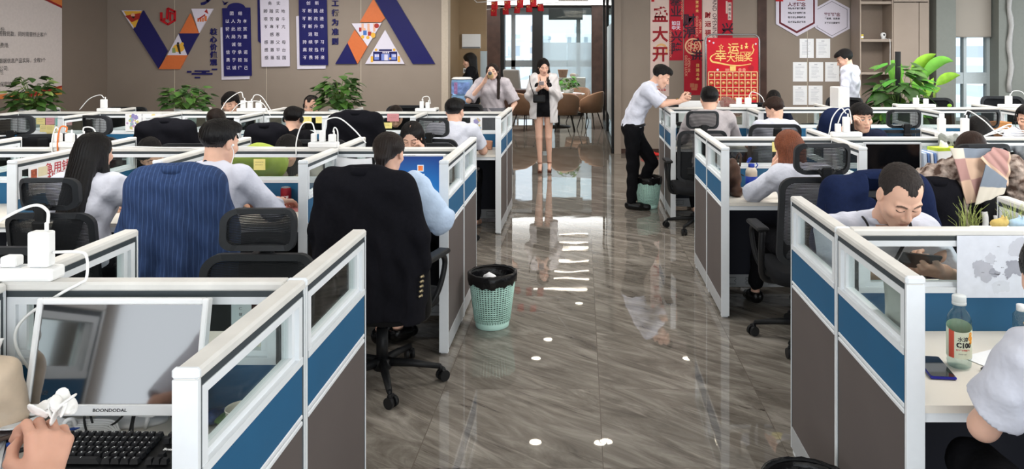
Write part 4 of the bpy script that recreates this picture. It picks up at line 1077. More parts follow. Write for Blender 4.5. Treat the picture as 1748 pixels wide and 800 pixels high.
bm = BM(); lathe(bm, [(.0, -.0555), (.026, -.0555), (.026, -.053), (.0, -.053)], n=24); obj('cup_base', bm, mat('cup_base_dark', '#4a4c50', .6), o)
human('person all in black with long black hair, in profile in the alcove', (-1.74, 12.1, 0), PI/2, STAND, topcol=C_BLACK, sleeve='long', hair='long', fem=True, hvox=.007, hl=1.3, s=1.03, collar=False, head_rot=(0, .3, 0))
# seated person at the right edge of the photo
human('person in white tee with black hair at the right edge, nearest right desk', (1.275, 1.86, 0), 0, SIT, topcol=C_TEE, sleeve='short', hair='mop', hairm=HAIRB, hvox=.004, vox=.008, s=1.0, head_rot=(-.45, .45, 0), loose=.012, collar=False, skin=PALE,
      head=(-.02, .16, 1.145), el=((-.232, .13, .775), (.26, .16, .79)), wr=((.075, .36, .80), (.2, .40, .79)), hands=(((.3, .7, .35), (.4, .1, -.6), .5), ((0, 1, -.1), (0, 0, -1), .5)), nape=-.13)
# seated person whose hand reaches in at the lower left
human('person mostly outside the photo at lower left, hand holding a tissue over the desk', (-1.20, 1.16, 0), 0, SIT, topcol=C_TEE, sleeve='half', hair='mop', hvox=.0038, vox=.008, s=1.0, skin=hexc('#d0a08a'), collar=False,
      sh=((-.17, .02, .985), (.17, .02, .985)), el=((-.25, .14, .80), (.255, .06, .80)), wr=((-.10, .31, .83), (.222, .225, .935)), hands=(((.75, .55, .1), (.3, .1, -.9), .4), ((-.22, .52, .62), (-.75, .35, -.45), .75, .8)))
# ---- people at the left-hand desks
human('woman with long straight black hair in white tee, back to the camera, middle left row', (-2.74, 4.24, 0), -.05, SIT, topcol=C_TEE, sleeve='half', hair='long', fem=True, hvox=.005, s=1.0, hl=1.55, hair_back=-.17, head_rot=(-.1, .1, 0), loose=.015, collar=False,
      el=((-.24, .16, .80), (.30, .16, .82)), hairtop=1)
t, H, w = human('man in white shirt with white earphones, back to the camera, middle left row', (-2.05, 4.24, 0), -.2, SIT, topcol=C_WHITE, sleeve='rolled', hair='short', hvox=.0042, s=1.05, bulk=1.05, head_rot=(-.18, .2, 0), nape=-.06, side=-.01,
      el=((-.25, .16, .79), (.27, .15, .80)), wr=((-.17, .40, .785), (.10, .44, .785)))
bm = BM(); tube(bm, spline([H.pt(.082, .0, -.015), H.pt(.088, .02, -.06), H.pt(.08, .02, -.15), H.pt(.03, .10, -.25)], 5), .0022, 5); ball(bm, H.pt(.085, .008, -.012), .008, None, 1); obj('earphone', bm, WHITEPL, t)
lanyard(t, [H.pt(-.055, -.02, -.135), H.pt(0, -.075, -.105), H.pt(.055, -.02, -.135)], .006, '#23263a')
human('woman in loose pale blue shirt with dark bun at the middle left aisle desk', (-1.085, 4.24, 0), -.05, SIT, topcol=C_BLUE, sleeve='rolled', hair='pony', hairm=HAIRD, fem=True, hvox=.0045, s=1.0, loose=.03, collar=False, head_rot=(-.1, .25, 0),
      el=((-.26, .14, .80), (.285, .08, .795)), wr=((-.14, .40, .785), (.14, .38, .785)), pant_to=.84, ank=((-.12, .30, .10), (-.03, .34, .10)), toe=((-.13, .44, .035), (.03, .45, .035)), hem=.44)
human('woman facing us with parted black hair, hand on her cheek, at the aisle desk', (-1.25, 5.78, 0), PI, SIT, topcol=C_BLACK, hair='long', fem=True, hvox=.0038, s=.95, head_rot=(0, .42, 0), head=(0, .14, 1.165), neckb=(0, .06, 1.02), skin=PALE, collar=False,
      el=((-.22, .22, .80), (.24, .2, .80)), wr=((-.115, .19, 1.0), (.16, .40, .80)), hands=(((.2, .0, .9), (.85, .1, 0), .7), ((0, 1, -.1), (0, 0, -1), .4)), shoes=None, hl=.8)
human('woman with long dark hair and beige top bent low behind the yellow note', (-2.16, 5.80, 0), PI, SIT, topcol=C_BEIGE, sleeve='long', hair='long', fem=True, hvox=.006, s=.93, head_rot=(-.2, .75, 0), head=(0, .18, 1.085), neckb=(0, .07, .99), shz=.96, shoes=None)
human('person with dark hair bent low, left of the man with white earphones', (-3.18, 5.82, 0), PI, SIT, topcol=C_BLACK, hair='mop', hvox=.007, s=.92, head_rot=(0, .9, 0), head=(0, .18, 1.07), neckb=(0, .07, .98), shz=.95, collar=False, shoes=None)
human('dark haired person half hidden by a jacket-hung chair, farthest left row', (-3.42, 7.12, 0), .1, SIT, topcol=C_BLACK, hair='mop', hairm=HAIRD, hvox=.007, s=.92, head_rot=(0, .6, 0), shoes=None, collar=False)
t, H, w = human('man with headset in black, back to the camera, farthest left row', (-2.70, 7.12, 0), 0, SIT, topcol=C_BLACK, hair='short', hvox=.006, s=.94, head_rot=(-.2, .25, 0), shoes=None, collar=False); headset(t, H)
t, H, w = human('man in white tee with short hair, back to the camera, farthest left aisle desk', (-1.20, 7.14, 0), -.1, SIT, topcol=C_TEE, hair='short', hvox=.0055, s=1.0, bulk=1.1, head_rot=(-.2, .15, 0), nape=-.05, side=.0, sw=.19, shoes=None)
lanyard(t, [H.pt(-.05, -.03, -.13), H.pt(0, -.072, -.11), H.pt(.05, -.03, -.13)], .006)
t, H, w = human('man with black hair and headset behind a power strip, far side of farthest left row', (-3.93, 8.66, 0), PI, SIT, topcol=C_BLACK, hair='mop', hvox=.006, s=.985, head_rot=(0, .35, 0), shoes=None, hairline=.045); headset(t, H)
t, H, w = human('balding man with headset facing us beside the rightmost pothos', (-3.02, 8.66, 0), PI, SIT, topcol=C_BLACK, hair='buzz', hairm=HAIRG, hvox=.005, s=.96, head_rot=(-.1, .25, 0), tone=dict(eyes='open'), shoes=None); headset(t, H)
human('dark haired person leaning low in front of a far side chair', (-2.03, 8.70, 0), PI, SIT, topcol=C_BLACK, hair='mop', hairm=HAIRD, hvox=.007, s=.93, head_rot=(.3, .8, 0), head=(.05, .15, 1.08), neckb=(0, .06, .98), shoes=None, collar=False)
# ------------------------------------------------------------------ chairs in place
chair('mesh', -1.27, 2.80, PI, 'empty black mesh chair with wide headrest tucked in at the nearest left screen', s=.955)
chair('low', -2.36, 2.80, PI, 'black mesh chair without headrest at the left edge, behind the charger strip', s=.98)
chair('mesh', -2.66, 4.06, 0, 'black mesh chair with headrest in front of the long-haired woman', s=.95)
chair('low', -1.97, 4.00, .05, 'black chair hidden under the blue pinstripe jacket', s=1.04)
chair('low', -1.05, 4.04, -.25, 'black swivel chair under the long black jacket at the aisle', s=1.02)
chair('solid', -1.25, 5.98, PI, 'black chair of the woman with parted hair facing us')
chair('solid', -2.14, 5.98, PI, 'black chair of the woman in beige bent behind the yellow note', s=1.03)
chair('solid', -3.2, 5.98, PI, 'black chair of the person bent low left of the man with earphones')
chair('mesh', -1.27, 6.98, -.2, 'black headrest chair of the man in white tee', s=.98)
chair('mesh', -1.98, 7.0, .1, 'black headrest chair wrapped in a black jacket, below the rightmost pothos', s=1.0)
chair('low', -2.74, 6.98, 0, 'black chair with a jacket in front of the headset man', s=.98)
chair('low', -3.62, 6.98, .2, 'black chair with a dark jacket, farthest left row third desk', s=1.0)
chair('mesh', -4.20, 6.98, -.3, 'black headrest chair in front of the colour map sheets')
chair('solid', -4.62, 6.75, .3, 'broad black padded chair beside the colour map sheets', s=1.05)
chair('mesh', -5.02, 6.98, .15, 'black headrest chair in front of the coloured sticky notes at the left edge')
chair('solid', -2.06, 8.85, PI, 'black chair at the far side, right of the rightmost pothos', s=1.1)
chair('solid', -1.5, 8.85, 2.7, 'black chair just left of the water bottle', s=1.12)
chair('solid', -5.4, 8.85, PI, 'black chair behind the far charger strip at left', s=1.08)
chair('solid', -4.15, 8.95, PI, 'black chair of the fringed headset man at the far side', s=1.0)
chair('solid', -3.05, 8.95, PI, 'black chair of the balding headset man at the far side', s=1.0)
chair('mesh', 1.36, 4.62, .05, 'black headrest mesh chair of the copper-haired woman', s=1.04)
chair('low', 1.46, 3.56, PI+.1, 'black chair wrapped in a navy jacket behind the cropped-hair man', s=1.06)
chair('mesh', 2.26, 4.60, .05, 'chair hung with a check scarf and fur coat', s=1.04)
chair('solid', 3.2, 4.55, .2, 'dark chair at the right edge beyond the fur coat')
chair('mesh', 1.13, 7.48, .05, 'black headrest chair of the man in lilac grey shirt', s=1.0)
chair('low', 1.83, 7.50, 0, 'black low mesh chair of the youth with mop hair', s=1.06)
chair('low', 2.42, 7.40, .1, 'chair under a navy jacket right of the mop-haired youth', s=1.1)
chair('mesh', 2.99, 7.36, 0, 'empty headrest chair behind the young man on the phone', s=1.02)
chair('mesh', 3.72, 7.36, 0, 'empty headrest chair below the bright bay window', s=1.02)
chair('solid', 2.4, 6.85, PI, 'black chair of the young man on the phone')
chair('solid', 3.43, 6.88, PI, 'black chair of the bowed person at the middle right row')
chair('solid', 1.32, 9.4, PI, 'empty black chair under the dark banner end, farthest right row', s=1.08)
chair('solid', 2.36, 9.62, PI, 'black chair of the person with parted hair, farthest right row', s=1.08)
chair('solid', 3.18, 9.75, 2.2, 'black chair beside the standing man in white', s=1.15)
chair('solid', 4.45, 9.5, PI, 'black chair in front of the bird-of-paradise plant', s=1.15)
chair('solid', 5.35, 9.5, PI, 'black chair at the far right below the grey wall', s=1.17)
chair('solid', 1.32, 1.66, 0, 'black chair of the person in white tee at the right edge', s=.98)
chair('low', -1.25, .95, 0, 'black chair of the person holding a tissue')

# ------------------------------------------------------------------ jackets hung on chair backs
def jacket(label, x, y, rz, w, top, hem, m, depth=.09, buttons=False, sleeves=True, seed=0, vox=.011, s=1):
    """suit jacket slipped over a chair back; local frame as the chair, its back at -y"""
    t = thing('suit_jacket', label, 'jacket', (x, y, 0), rz)
    hw = w/2; B = Blob()
    B.cap((-hw+.07, 0, top-.06), (hw-.07, 0, top-.06), .062, None, .05); B.cap((-.07, -.01, top-.02), (.07, -.01, top-.02), .035, None, .05)
    for i in range(7):
        a = (i/6-.5)*2; B.cap((a*(hw-.06), -.02*(1-a*a)-.0, top-.10), (a*(hw-.02)*1.04, -.03*(1-a*a), hem-.05), .060, .075, .05)
    if sleeves:
        for q in (-1, 1):
            B.cap((q*(hw-.05), .0, top-.085), (q*(hw+.015), .03, top-.32), .068, .06, .03); B.cap((q*(hw+.015), .03, top-.32), (q*(hw-.01), .05, top-.62), .06, .052, .02)
    rng = random.Random(seed); ph = [rng.uniform(0, 6) for _ in range(4)]
    def fn(p):
        lo = np.clip((top-.1-p[2])/.4, 0, 1)
        return lo*(.013*np.sin(p[0]*34+2.2*np.sin(p[2]*5+ph[0])+ph[1])+.007*np.sin(p[0]*71+3*np.sin(p[2]*8+ph[2])+ph[3]))+.003*np.sin(p[2]*40+p[0]*25+ph[2])
    def cut(p, d):
        d = np.maximum(d, hem+.012*np.sin(p[0]*13+ph[0])-p[2]); d = np.maximum(d, -(d+.022))
        op = np.maximum(np.abs(p[0])-.06, .03-p[1]); return np.maximum(d, -op)
    blob_obj('jacket_body', B.mesh(vox, (), cut, fn), m, t)
    bm = BM(); n = 22
    R_ = [[bm.verts.new((math.sin(a)*r*1.25, math.cos(a)*r*-1, z)) for a in np.linspace(-2.2, 2.2, n)] for r, z in ((.046, top-.005), (.050, top+.014), (.060, top+.012), (.070, top-.022))]
    for a, b in zip(R_, R_[1:]):
        for i in range(n-1): bm.faces.new((a[i], a[i+1], b[i+1], b[i]))
    o = obj('collar', bm, m, t, True); sm = o.modifiers.new('thick', 'SOLIDIFY'); sm.thickness = .006
    if buttons:
        bm = BM()
        for k in range(5):
            z = top-.50-.022*k; pts = [(hw+.060+.006*math.sin(i*1.3), -.012-.004*k+.012*i-.02, z+.004*math.sin(i*2)) for i in range(4)]
            tube(bm, pts, .0055, 8)
        obj('cuff_buttons', bm, mat('pale_gold', '#d6c6a0', .3, .8), t)
    return t
def pinstripe():
    m = mat('blue_pinstripe', '#2c3d60', .85, var=.0); nt = m.node_tree; b = nt.nodes['Principled BSDF']; L = nt.links.new
    tc = nt.nodes.new('ShaderNodeTexCoord'); mp = nt.nodes.new('ShaderNodeMapping'); mp.inputs['Scale'].default_value = (1, .25, .03); L(tc.outputs['Object'], mp.inputs['Vector'])
    wv = nt.nodes.new('ShaderNodeTexWave'); wv.inputs['Scale'].default_value = 15; wv.inputs['Distortion'].default_value = .6; L(mp.outputs[0], wv.inputs['Vector'])
    n = nt.nodes.new('ShaderNodeTexNoise'); n.inputs['Scale'].default_value = 90; mp2 = nt.nodes.new('ShaderNodeMapping'); mp2.inputs['Scale'].default_value = (1, 1, .15); L(tc.outputs['Object'], mp2.inputs['Vector']); L(mp2.outputs[0], n.inputs['Vector'])
    r = nt.nodes.new('ShaderNodeValToRGB'); e = r.color_ramp.elements; e[0].position = .86; e[0].color = hexc('#283a5e')+(1,); e[1].position = 1.0; e[1].color = hexc('#3c5178')+(1,)
    L(wv.outputs['Fac'], r.inputs['Fac'])
    r2 = nt.nodes.new('ShaderNodeValToRGB'); r2.color_ramp.elements[0].color = (.55, .55, .55, 1); r2.color_ramp.elements[1].color = (1.35, 1.35, 1.35, 1); L(n.outputs['Fac'], r2.inputs['Fac'])
    mx = nt.nodes.new('ShaderNodeMix'); mx.data_type = 'RGBA'; mx.blend_type = 'MULTIPLY'; mx.inputs[0].default_value = 1; L(r.outputs['Color'], mx.inputs[6]); L(r2.outputs['Color'], mx.inputs[7]); L(mx.outputs[2], b.inputs['Base Color'])
    return m
WOOLB = mat('black_wool', '#131318', .9, var=.15, scale=60, bump=.2, bscale=300, spec=.2); NAVYW = mat('navy_wool_cloth', '#18223f', .9, var=.12, scale=60, bump=.2, bscale=300, spec=.2)
jacket('blue pinstripe suit jacket hung on a chair in front of the man in white', -1.955, 3.70, .06, .43, 1.185, .58, pinstripe(), seed=1, vox=.008)
jacket('long black suit jacket with pale cuff buttons on the aisle chair', -1.06, 3.76, -.25, .50, 1.165, .44, WOOLB, buttons=True, seed=2, vox=.008)
jacket('black jacket over a headrest chair below the rightmost pothos', -1.98, 6.72, .1, .44, 1.20, .55, WOOLB, seed=3)
jacket('squared black jacket on the chair in front of the headset man', -2.76, 6.72, 0, .38, 1.09, .55, WOOLB, seed=4, sleeves=False)
jacket('dark jacket bulging over a chair, third desk of the farthest left row', -3.64, 6.72, .2, .46, 1.13, .55, WOOLB, seed=5)
jacket('navy jacket spread over the chair behind the cropped-hair man', 1.47, 3.84, PI+.1, .54, 1.125, .55, NAVYW, seed=6, vox=.009)
jacket('navy jacket on a chair right of the mop-haired youth', 2.40, 7.12, .1, .34, 1.19, .6, NAVYW, seed=7)
# black clothes on the chair between the binders and the scarf chair
jacket('black coat on the dark chair beside the fur coat', 1.98, 4.28, 0, .26, 1.02, .55, WOOLB, seed=8, sleeves=False)

# ---- check scarf, fur coat
def check_mat():
    m = bpy.data.materials.new('check_wool'); m.use_nodes = True; b = m.node_tree.nodes['Principled BSDF']; at = m.node_tree.nodes.new('ShaderNodeAttribute'); at.attribute_name = 'tone'
    m.node_tree.links.new(at.outputs['Color'], b.inputs['Base Color']); b.inputs['Roughness'].default_value = .95; b.inputs['Specular IOR Level'].default_value = .1; return m
CHECK = check_mat()
def sheet(name, corners, n, colf, parent, fold=.0, ph=0, thick=.006, yoff=None):
    """cloth patch: bilinear between four 3-d corners with ripples"""
    A, Bc, C_, D_ = map(Vector, corners); V = []; cols = []
    for j in range(n+1):
        for i in range(n+1):
            u, v = i/n, j/n; p = A.lerp(Bc, u).lerp(D_.lerp(C_, u), v)
            p = p+Vector((0, -fold*math.sin(PI*u)*(.6+.4*math.sin(u*9+v*3+ph))-.4*fold*math.sin(u*17+v*5+ph), 0))
            V.append(p); cols.append(colf(u, v))
    me = bpy.data.meshes.new(name); me.from_pydata(V, [], [(j*(n+1)+i, j*(n+1)+i+1, (j+1)*(n+1)+i+1, (j+1)*(n+1)+i) for j in range(n) for i in range(n)])
    at = me.color_attributes.new('tone', 'FLOAT_COLOR', 'POINT'); at.data.foreach_set('color', np.array([tuple(c)+(1,) for c in cols], np.float32).ravel())
    me.materials.append(CHECK)
    for p in me.polygons: p.use_smooth = True
    o = bpy.data.objects.new(name, me); COL.objects.link(o); o.parent = parent; sm = o.modifiers.new('thick', 'SOLIDIFY'); sm.thickness = thick; return o
PKC, CRC, GYC, WHC = hexc('#b08a84'), hexc('#d2b39c'), hexc('#7f8894'), hexc('#d3cbbd')
ys = 4.24
pp = lambda u, v, dy=0: P(u, v, ys+dy)
t = thing('check_scarf', 'pink, cream and blue grey check scarf draped over the chair with the fur coat', 'scarf', (2.1, ys, .8)); tinv = Matrix.Translation((-2.1, -ys, -.8))
L3 = lambda *a: [tinv @ p for p in a]
def c1(u, v):
    if u > .62+.25*max(0, v-.3) and v > .25: return WHC if v > .62 or u < .78 else GYC
    r = 0 if v < .2 else (1 if v < .60 else 2); q = 0 if u < .22 else 1
    return ((WHC, PKC, CRC), (GYC, CRC, PKC))[q][r]
sheet('front_panel', L3(pp(1621, 252, -.02), pp(1712, 254, .03), pp(1712, 322, -.02), pp(1651, 349, -.04)), 60, c1, t, .022, 0)
def c3(u, v): return CRC if u < .2 or v > .9 else PKC
sheet('folded_panel', L3(pp(1672, 270, -.06), pp(1696, 251, -.01), pp(1724, 260, -.03), pp(1719, 318, -.06)), 40, c3, t, .012, 2)
def c4(u, v): return GYC if v < .55 else WHC
sheet('crossed_panel', L3(pp(1682, 280, -.07), pp(1719, 308, -.07), pp(1713, 330, -.075), pp(1664, 350, -.085)), 30, c4, t, .006, 1)
FUR = bpy.data.materials.new('mottled_fur'); FUR.use_nodes = True; nt = FUR.node_tree; b = nt.nodes['Principled BSDF']; tc = nt.nodes.new('ShaderNodeTexCoord')
n1 = nt.nodes.new('ShaderNodeTexNoise'); n1.inputs['Scale'].default_value = 22; n1.inputs['Detail'].default_value = 4; nt.links.new(tc.outputs['Object'], n1.inputs['Vector'])
r = nt.nodes.new('ShaderNodeValToRGB'); e = r.color_ramp.elements; e[0].position = .40; e[0].color = hexc('#54433b')+(1,); e[1].position = .62; e[1].color = hexc('#b5a59a')+(1,); nt.links.new(n1.outputs['Fac'], r.inputs['Fac']); nt.links.new(r.outputs['Color'], b.inputs['Base Color']); b.inputs['Roughness'].default_value = 1; b.inputs['Specular IOR Level'].default_value = .05
t = thing('fur_coat', 'mottled brown fur coat with white lining stuffed over the scarf chair', 'coat', (2.26, 4.36, 0))
B = Blob()
for q, x in ((-1, -.22), (1, .25)):
    B.cap((x*.6, -.04, 1.08), (x*1.25, .0, .98), .08, .10, .05); B.cap((x*1.2, 0, .98), (x*1.1, .02, .80), .10, .08, .05); B.cap((x*.8, -.04, .95), (x*.75, -.04, .62), .08, .07, .05)
B.cap((.38, -.02, 1.0), (.50, .04, .86), .09, .08, .05)
blob_obj('fur', B.mesh(.009, (), lambda p, d: np.maximum(d, -(d+.03)), lambda p: .010*np.sin(p[0]*60+3*np.sin(p[2]*40))*np.sin(p[2]*55+p[1]*40)+.004*np.sin(p[0]*150)*np.sin(p[2]*140)), FUR, t)
bm = BM()
for (x0, x1, z0, z1, w_) in ((-.05, -.07, .86, .56, .018), (.02, .0, .84, .54, .022), (.10, .09, .86, .52, .034), (.16, .17, .84, .54, .026)):
    A = [Vector((x0+(x1-x0)*k/10+.006*math.sin(k), -.15-.02*math.sin(PI*k/10), z0+(z1-z0)*k/10)) for k in range(11)]
    R_ = [(bm.verts.new(p+Vector((-w_, 0, 0))), bm.verts.new(p+Vector((0, -.006, 0))), bm.verts.new(p+Vector((w_, .004, 0)))) for p in A]
    for a_, b_ in zip(R_, R_[1:]):
        for i in range(2): bm.faces.new((a_[i], a_[i+1], b_[i+1], b_[i]))
o = obj('white_lining', bm, mat('white_lining_cloth', '#c9c8c6', .85), t, True); o.modifiers.new('thick', 'SOLIDIFY').thickness = .004
# ------------------------------------------------------------------ power strips
PLUG = mat('charger_white', '#ececea', .35, var=.01)
def power_strip(label, x, y, z, L=.30, rz=0, plugs=((-.08, .035, .06, 0), (.02, .03, .05, 1)), cables=(), sc=1):
    t = thing('power_strip', label, 'power strip', (x, y, z), rz)
    bm = BM(); box(bm, (0, 0, .018), (L, .062, .036), None, .008, seg=2); obj('strip_body', bm, PLUG, t)
    bm = BM()
    for i in range(max(2, int(L/.06))): box(bm, (-L/2+.04+i*.055, 0, .0362), (.03, .03, .001))
    obj('outlet_faces', bm, mat('outlet_grey', '#c9ccd0', .5), t)
    for (px, w, h, two) in plugs:
        bm = BM(); box(bm, (px, 0, .036+h/2), (w, .035, h), None, .006, seg=2)
        if two: box(bm, (px+w*.25, 0, .036+h+.012), (.010, .008, .024), None, .002)
        obj('charger', bm, PLUG, t)
    for pts in cables:
        bm = BM(); tube(bm, spline(pts, 7), .0042, 6); obj('cable', bm, PLUG, t)
    return t
RZ = HZ+.001
power_strip('white power strip with a tall charger cube on the nearest left screen', -1.585, 2.135, RZ, .26, 0, ((.082, .058, .098, 1), (-.0, .045, .03, 0), (-.07, .04, .025, 0)),
    ([(.10, 0, .155), (.098, 0, .19), (.06, 0, .205), (-.02, 0, .17), (-.12, -.02, .10)], [(.115, .0, .075), (.19, .0, .075), (.215, -.01, .06), (.22, -.02, .01), (.21, -.036, -.002), (.16, -.045, -.03), (.06, -.045, -.10), (.045, -.045, -.17), (.09, -.02, -.28)]))
power_strip('white power strip with orange and white cables above the long-haired woman', -3.37, 5.0, RZ, .16, 0, ((-.045, .05, .055, 1), (.035, .05, .055, 1), (.115, .05, .045, 1)),
    ([(.12, 0, .10), (.13, 0, .13), (.19, 0, .12), (.23, 0, .03), (.3, .0, .0)], [(-.03, 0, .1), (-.05, -.01, .13), (-.06, -.03, .05), (-.05, -.04, -.08)]))
bm = BM(); tube(bm, spline([(0, 0, .10), (.005, 0, .13), (-.03, -.01, .13), (-.035, -.03, .03), (-.02, -.04, -.1)], 6), .005, 6); o = obj('charging_cable', bm, mat('orange_cable', '#d9773a', .5), None, False, (-3.36, 5.0, RZ)); tag(o, 'orange charging cable curling from the strip above the long-haired woman', 'cable')
power_strip('white power strip with three chargers on the middle left screen, left of the black jacket', -1.68, 5.0, RZ, .19, 0, ((-.065, .032, .055, 1), (-.01, .035, .075, 1), (.055, .045, .05, 1)),
    ([(-.06, 0, .11), (-.08, 0, .16), (-.14, 0, .15), (-.17, -.02, .05), (-.17, -.03, -.05)], [(0, 0, .13), (.02, 0, .18), (.10, 0, .19), (.2, -.02, .12), (.28, -.02, .03)], [(.06, 0, .1), (.07, 0, .13), (.09, 0, .1), (.1, -.03, 0)], [(-.25, .0, .0), (-.6, -.02, .005), (-.75, .0, .0), (-.9, -.03, -.0), (-1.3, -.03, .01)]))
power_strip('white power strip with one charger, far left row left of the middle pothos', -4.85, 7.87, RZ, .22, 0, ((-.05, .06, .09, 1),), ([(-.05, 0, .14), (-.09, 0, .17), (-.2, 0, .13), (-.3, 0, .02)],))
power_strip('white power strip with looped cables in front of the fringed headset man', -3.38, 7.87, RZ, .30, 0, ((-.09, .05, .08, 1), (-.02, .05, .07, 1), (.07, .06, .06, 1)), ([(-.09, 0, .14), (-.12, 0, .20), (-.25, 0, .12), (-.33, 0, .0)], [(0, 0, .12), (.03, 0, .17), (.1, 0, .15), (.2, 0, .0)], [(-.2, -.03, .0), (-.1, -.03, .09), (.1, -.03, .1), (.2, -.03, -.04)]))
power_strip('white power strip by the aisle, far left row beside the water bottle', -1.60, 7.87, RZ, .21, 0, ((-.04, .04, .07, 1), (.02, .04, .06, 1)), ([(-.04, 0, .12), (-.02, 0, .15), (.03, 0, .15), (.05, 0, .08)],))
power_strip('white power strip in front of the young man on the phone', 1.93, 5.6, RZ, .22, 0, ((.0, .05, .11, 1), (-.06, .04, .06, 0)), ([(0, 0, .17), (-.04, 0, .21), (-.1, 0, .14), (-.13, -.01, .02)], [(-.06, 0, .1), (-.03, 0, .17), (.02, .0, .2), (.03, -.03, .1)]))
power_strip('long white power strip over the grey plush, middle right row', 2.735, 5.6, RZ, .30, 0, ((-.11, .055, .10, 0), (.06, .055, .10, 1)), ([(.06, 0, .16), (.09, 0, .19), (.2, 0, .12), (.3, 0, .03), (.42, 0, .0)], [(.3, .0, .03), (.45, -.03, .05), (.6, .02, .02), (.75, 0, .04)]))
power_strip('white power strip below the red lottery stand', 1.78, 8.45, RZ, .30, 0, ((-.05, .06, .07, 0), (.05, .07, .07, 1)), ([(.06, 0, .12), (.1, 0, .17), (.2, 0, .12), (.24, -.02, .0), (.3, -.03, -.2)],))
power_strip('white power strip in front of the broad-leaved plants', 3.68, 8.45, RZ, .42, 0, ((.0, .06, .07, 1), (.11, .05, .06, 0)), ())
power_strip('white power strip with a looped cable below the grey wall at right', 4.72, 8.45, RZ, .26, 0, ((-.02, .07, .09, 1),), ([(0, 0, .14), (.04, 0, .18), (.14, 0, .16), (.2, 0, .02)],))

# ------------------------------------------------------------------ nearest left desk
t = thing('computer_monitor', 'white desktop monitor with a dark switched-off screen on the nearest left desk', 'monitor', (-1.225, 2.03, .75), 0)
ML = Matrix.Translation((0, 0, .19)) @ Matrix.Rotation(-.20, 4, 'X') @ Matrix.Rotation(-.0, 4, 'Z')
def put(bm, M):
    for v in bm.verts: v.co = M @ v.co
bm = BM(); w, h = .458, .292
for (x0, x1, z0, z1) in ((-w/2, -w/2+.016, -h/2, h/2), (w/2-.016, w/2, -h/2, h/2), (-w/2+.016, w/2-.016, h/2-.016, h/2), (-w/2+.016, w/2-.016, -h/2, -h/2+.028)): bx(bm, x0, x1, -.012, .016, z0, z1, .003)
bx(bm, -w/2+.01, w/2-.01, -.003, .018, -h/2+.01, h/2-.01); box(bm, (0, .03, -.02), (.30, .03, .18), None, .014, seg=2); put(bm, ML); obj('casing', bm, WHITEPL, t)
bm = BM(); bx(bm, -w/2+.016, w/2-.016, -.006, -.004, -h/2+.028, h/2-.016); put(bm, ML)
m = mat('off_screen', '#06070a', .06, var=0, spec=1.0); m.node_tree.nodes['Principled BSDF'].inputs['IOR'].default_value = 2.1; m.node_tree.nodes['Principled BSDF'].inputs['Coat Weight'].default_value = 1; m.node_tree.nodes['Principled BSDF'].inputs['Coat Roughness'].default_value = .03
obj('screen', bm, m, t)
bm = BM(); text_bm(bm, 'BOONDODAL', .011, ML @ T(.0, -.0125, -h/2+.014), bold=.0003, xs=1.25); obj('maker_lettering', bm, INK, t)
bm = BM(); box(bm, (.01, .03, .07), (.05, .016, .14), None, .005); lathe(bm, [(.0, 0), (.10, 0), (.10, .008), (.0, .014)], (.01, .035, 0), 28, sy=.45); obj('stand', bm, WHITEPL, t)
bm = BM(); box(bm, (.085, .0, .047), (.034, .03, .03), None, .005, seg=2); box(bm, (.066, .0, .047), (.028, .03, .028), None, .004, seg=2); tube(bm, [(.08, -.002, .03), (.075, -.01, .0)], [.007, .004], 8); obj('plug_adapter', bm, WHITEPL, t)
bm = BM()
for pts in ([(-.08, -.005, .07), (-.078, -.02, .03), (-.05, -.05, .004), (-.03, -.08, .004)], [(-.078, -.005, .07), (-.05, -.02, .012), (.0, -.02, .02), (.045, .0, .07)], [(.045, 0, .07), (.05, -.03, .02), (.065, -.07, .004)], [(.05, 0, .06), (.06, -.04, .02), (.085, -.07, .004)], [(.11, .01, .06), (.15, -.0, .02), (.19, -.0, .003)]):
    tube(bm, spline(pts, 6), .0028, 6)
obj('black_cables', bm, BLACK, t)
bm = BM()
for k in range(6): tube(bm, spline([(-.16+.004*k, .0, .055-.004*k), (-.15+.003*k, -.02, .02+.002*k), (-.10, -.04+.006*k, .008+.003*k), (-.04+.006*k, -.03+.004*k, .006+.003*k), (.02, -.05+.004*k, .004)], 6), .0034, 6)
tube(bm, spline([(-.115, -.055, .006), (-.11, -.045, .035), (-.10, -.03, .033), (-.098, -.022, .004)], 5), .006, 6); o = obj('cable_bundle', bm, WHITEPL, None, False, (-1.225, 2.03, .752)); tag(o, 'white cable bundle tied in a loop under the dark monitor', 'cable')
t = thing('keyboard', 'black computer keyboard in front of the dark monitor', 'keyboard', (-1.105, 1.865, .7525), -.02)
bm = BM(); prism(bm, [(-.075, 0), (.068, 0), (.068, .026), (.058, .028), (-.062, .012), (-.075, .008)], -.235, .235, axis='x'); obj('keyboard_body', bm, BLACK, t)
bm = BM()
rowsk = [(.050, 15, 0), (.030, 15, .004), (.011, 15, .009), (-.008, 14, .013), (-.027, 13, .018), (-.046, 9, 0)]
def keycap(bm, x, y, w, d):
    z = .0175+(y+.06)*.13
    vs = box(bm, (x, y, z+.005), (w, d, .011))
    top_ = sorted(vs, key=lambda v: -v.co.z)[:4]; c = sum((v.co for v in top_), Vector())/4
    for v in top_: v.co.x = c.x+(v.co.x-c.x)*.76; v.co.y = c.y+(v.co.y-c.y)*.72
    return z+.0108
marks = []
for y, n_, sh_ in rowsk:
    x = -.222+sh_; wtot = .282-sh_
    for i in range(n_):
        w_ = wtot/n_ if n_ > 9 else (.10 if i == 4 else (wtot-.10)/8)
        z = keycap(bm, x+w_/2, y, w_-.0022, .0165); marks.append((x+w_/2-.003, y+.002, z)); x += w_
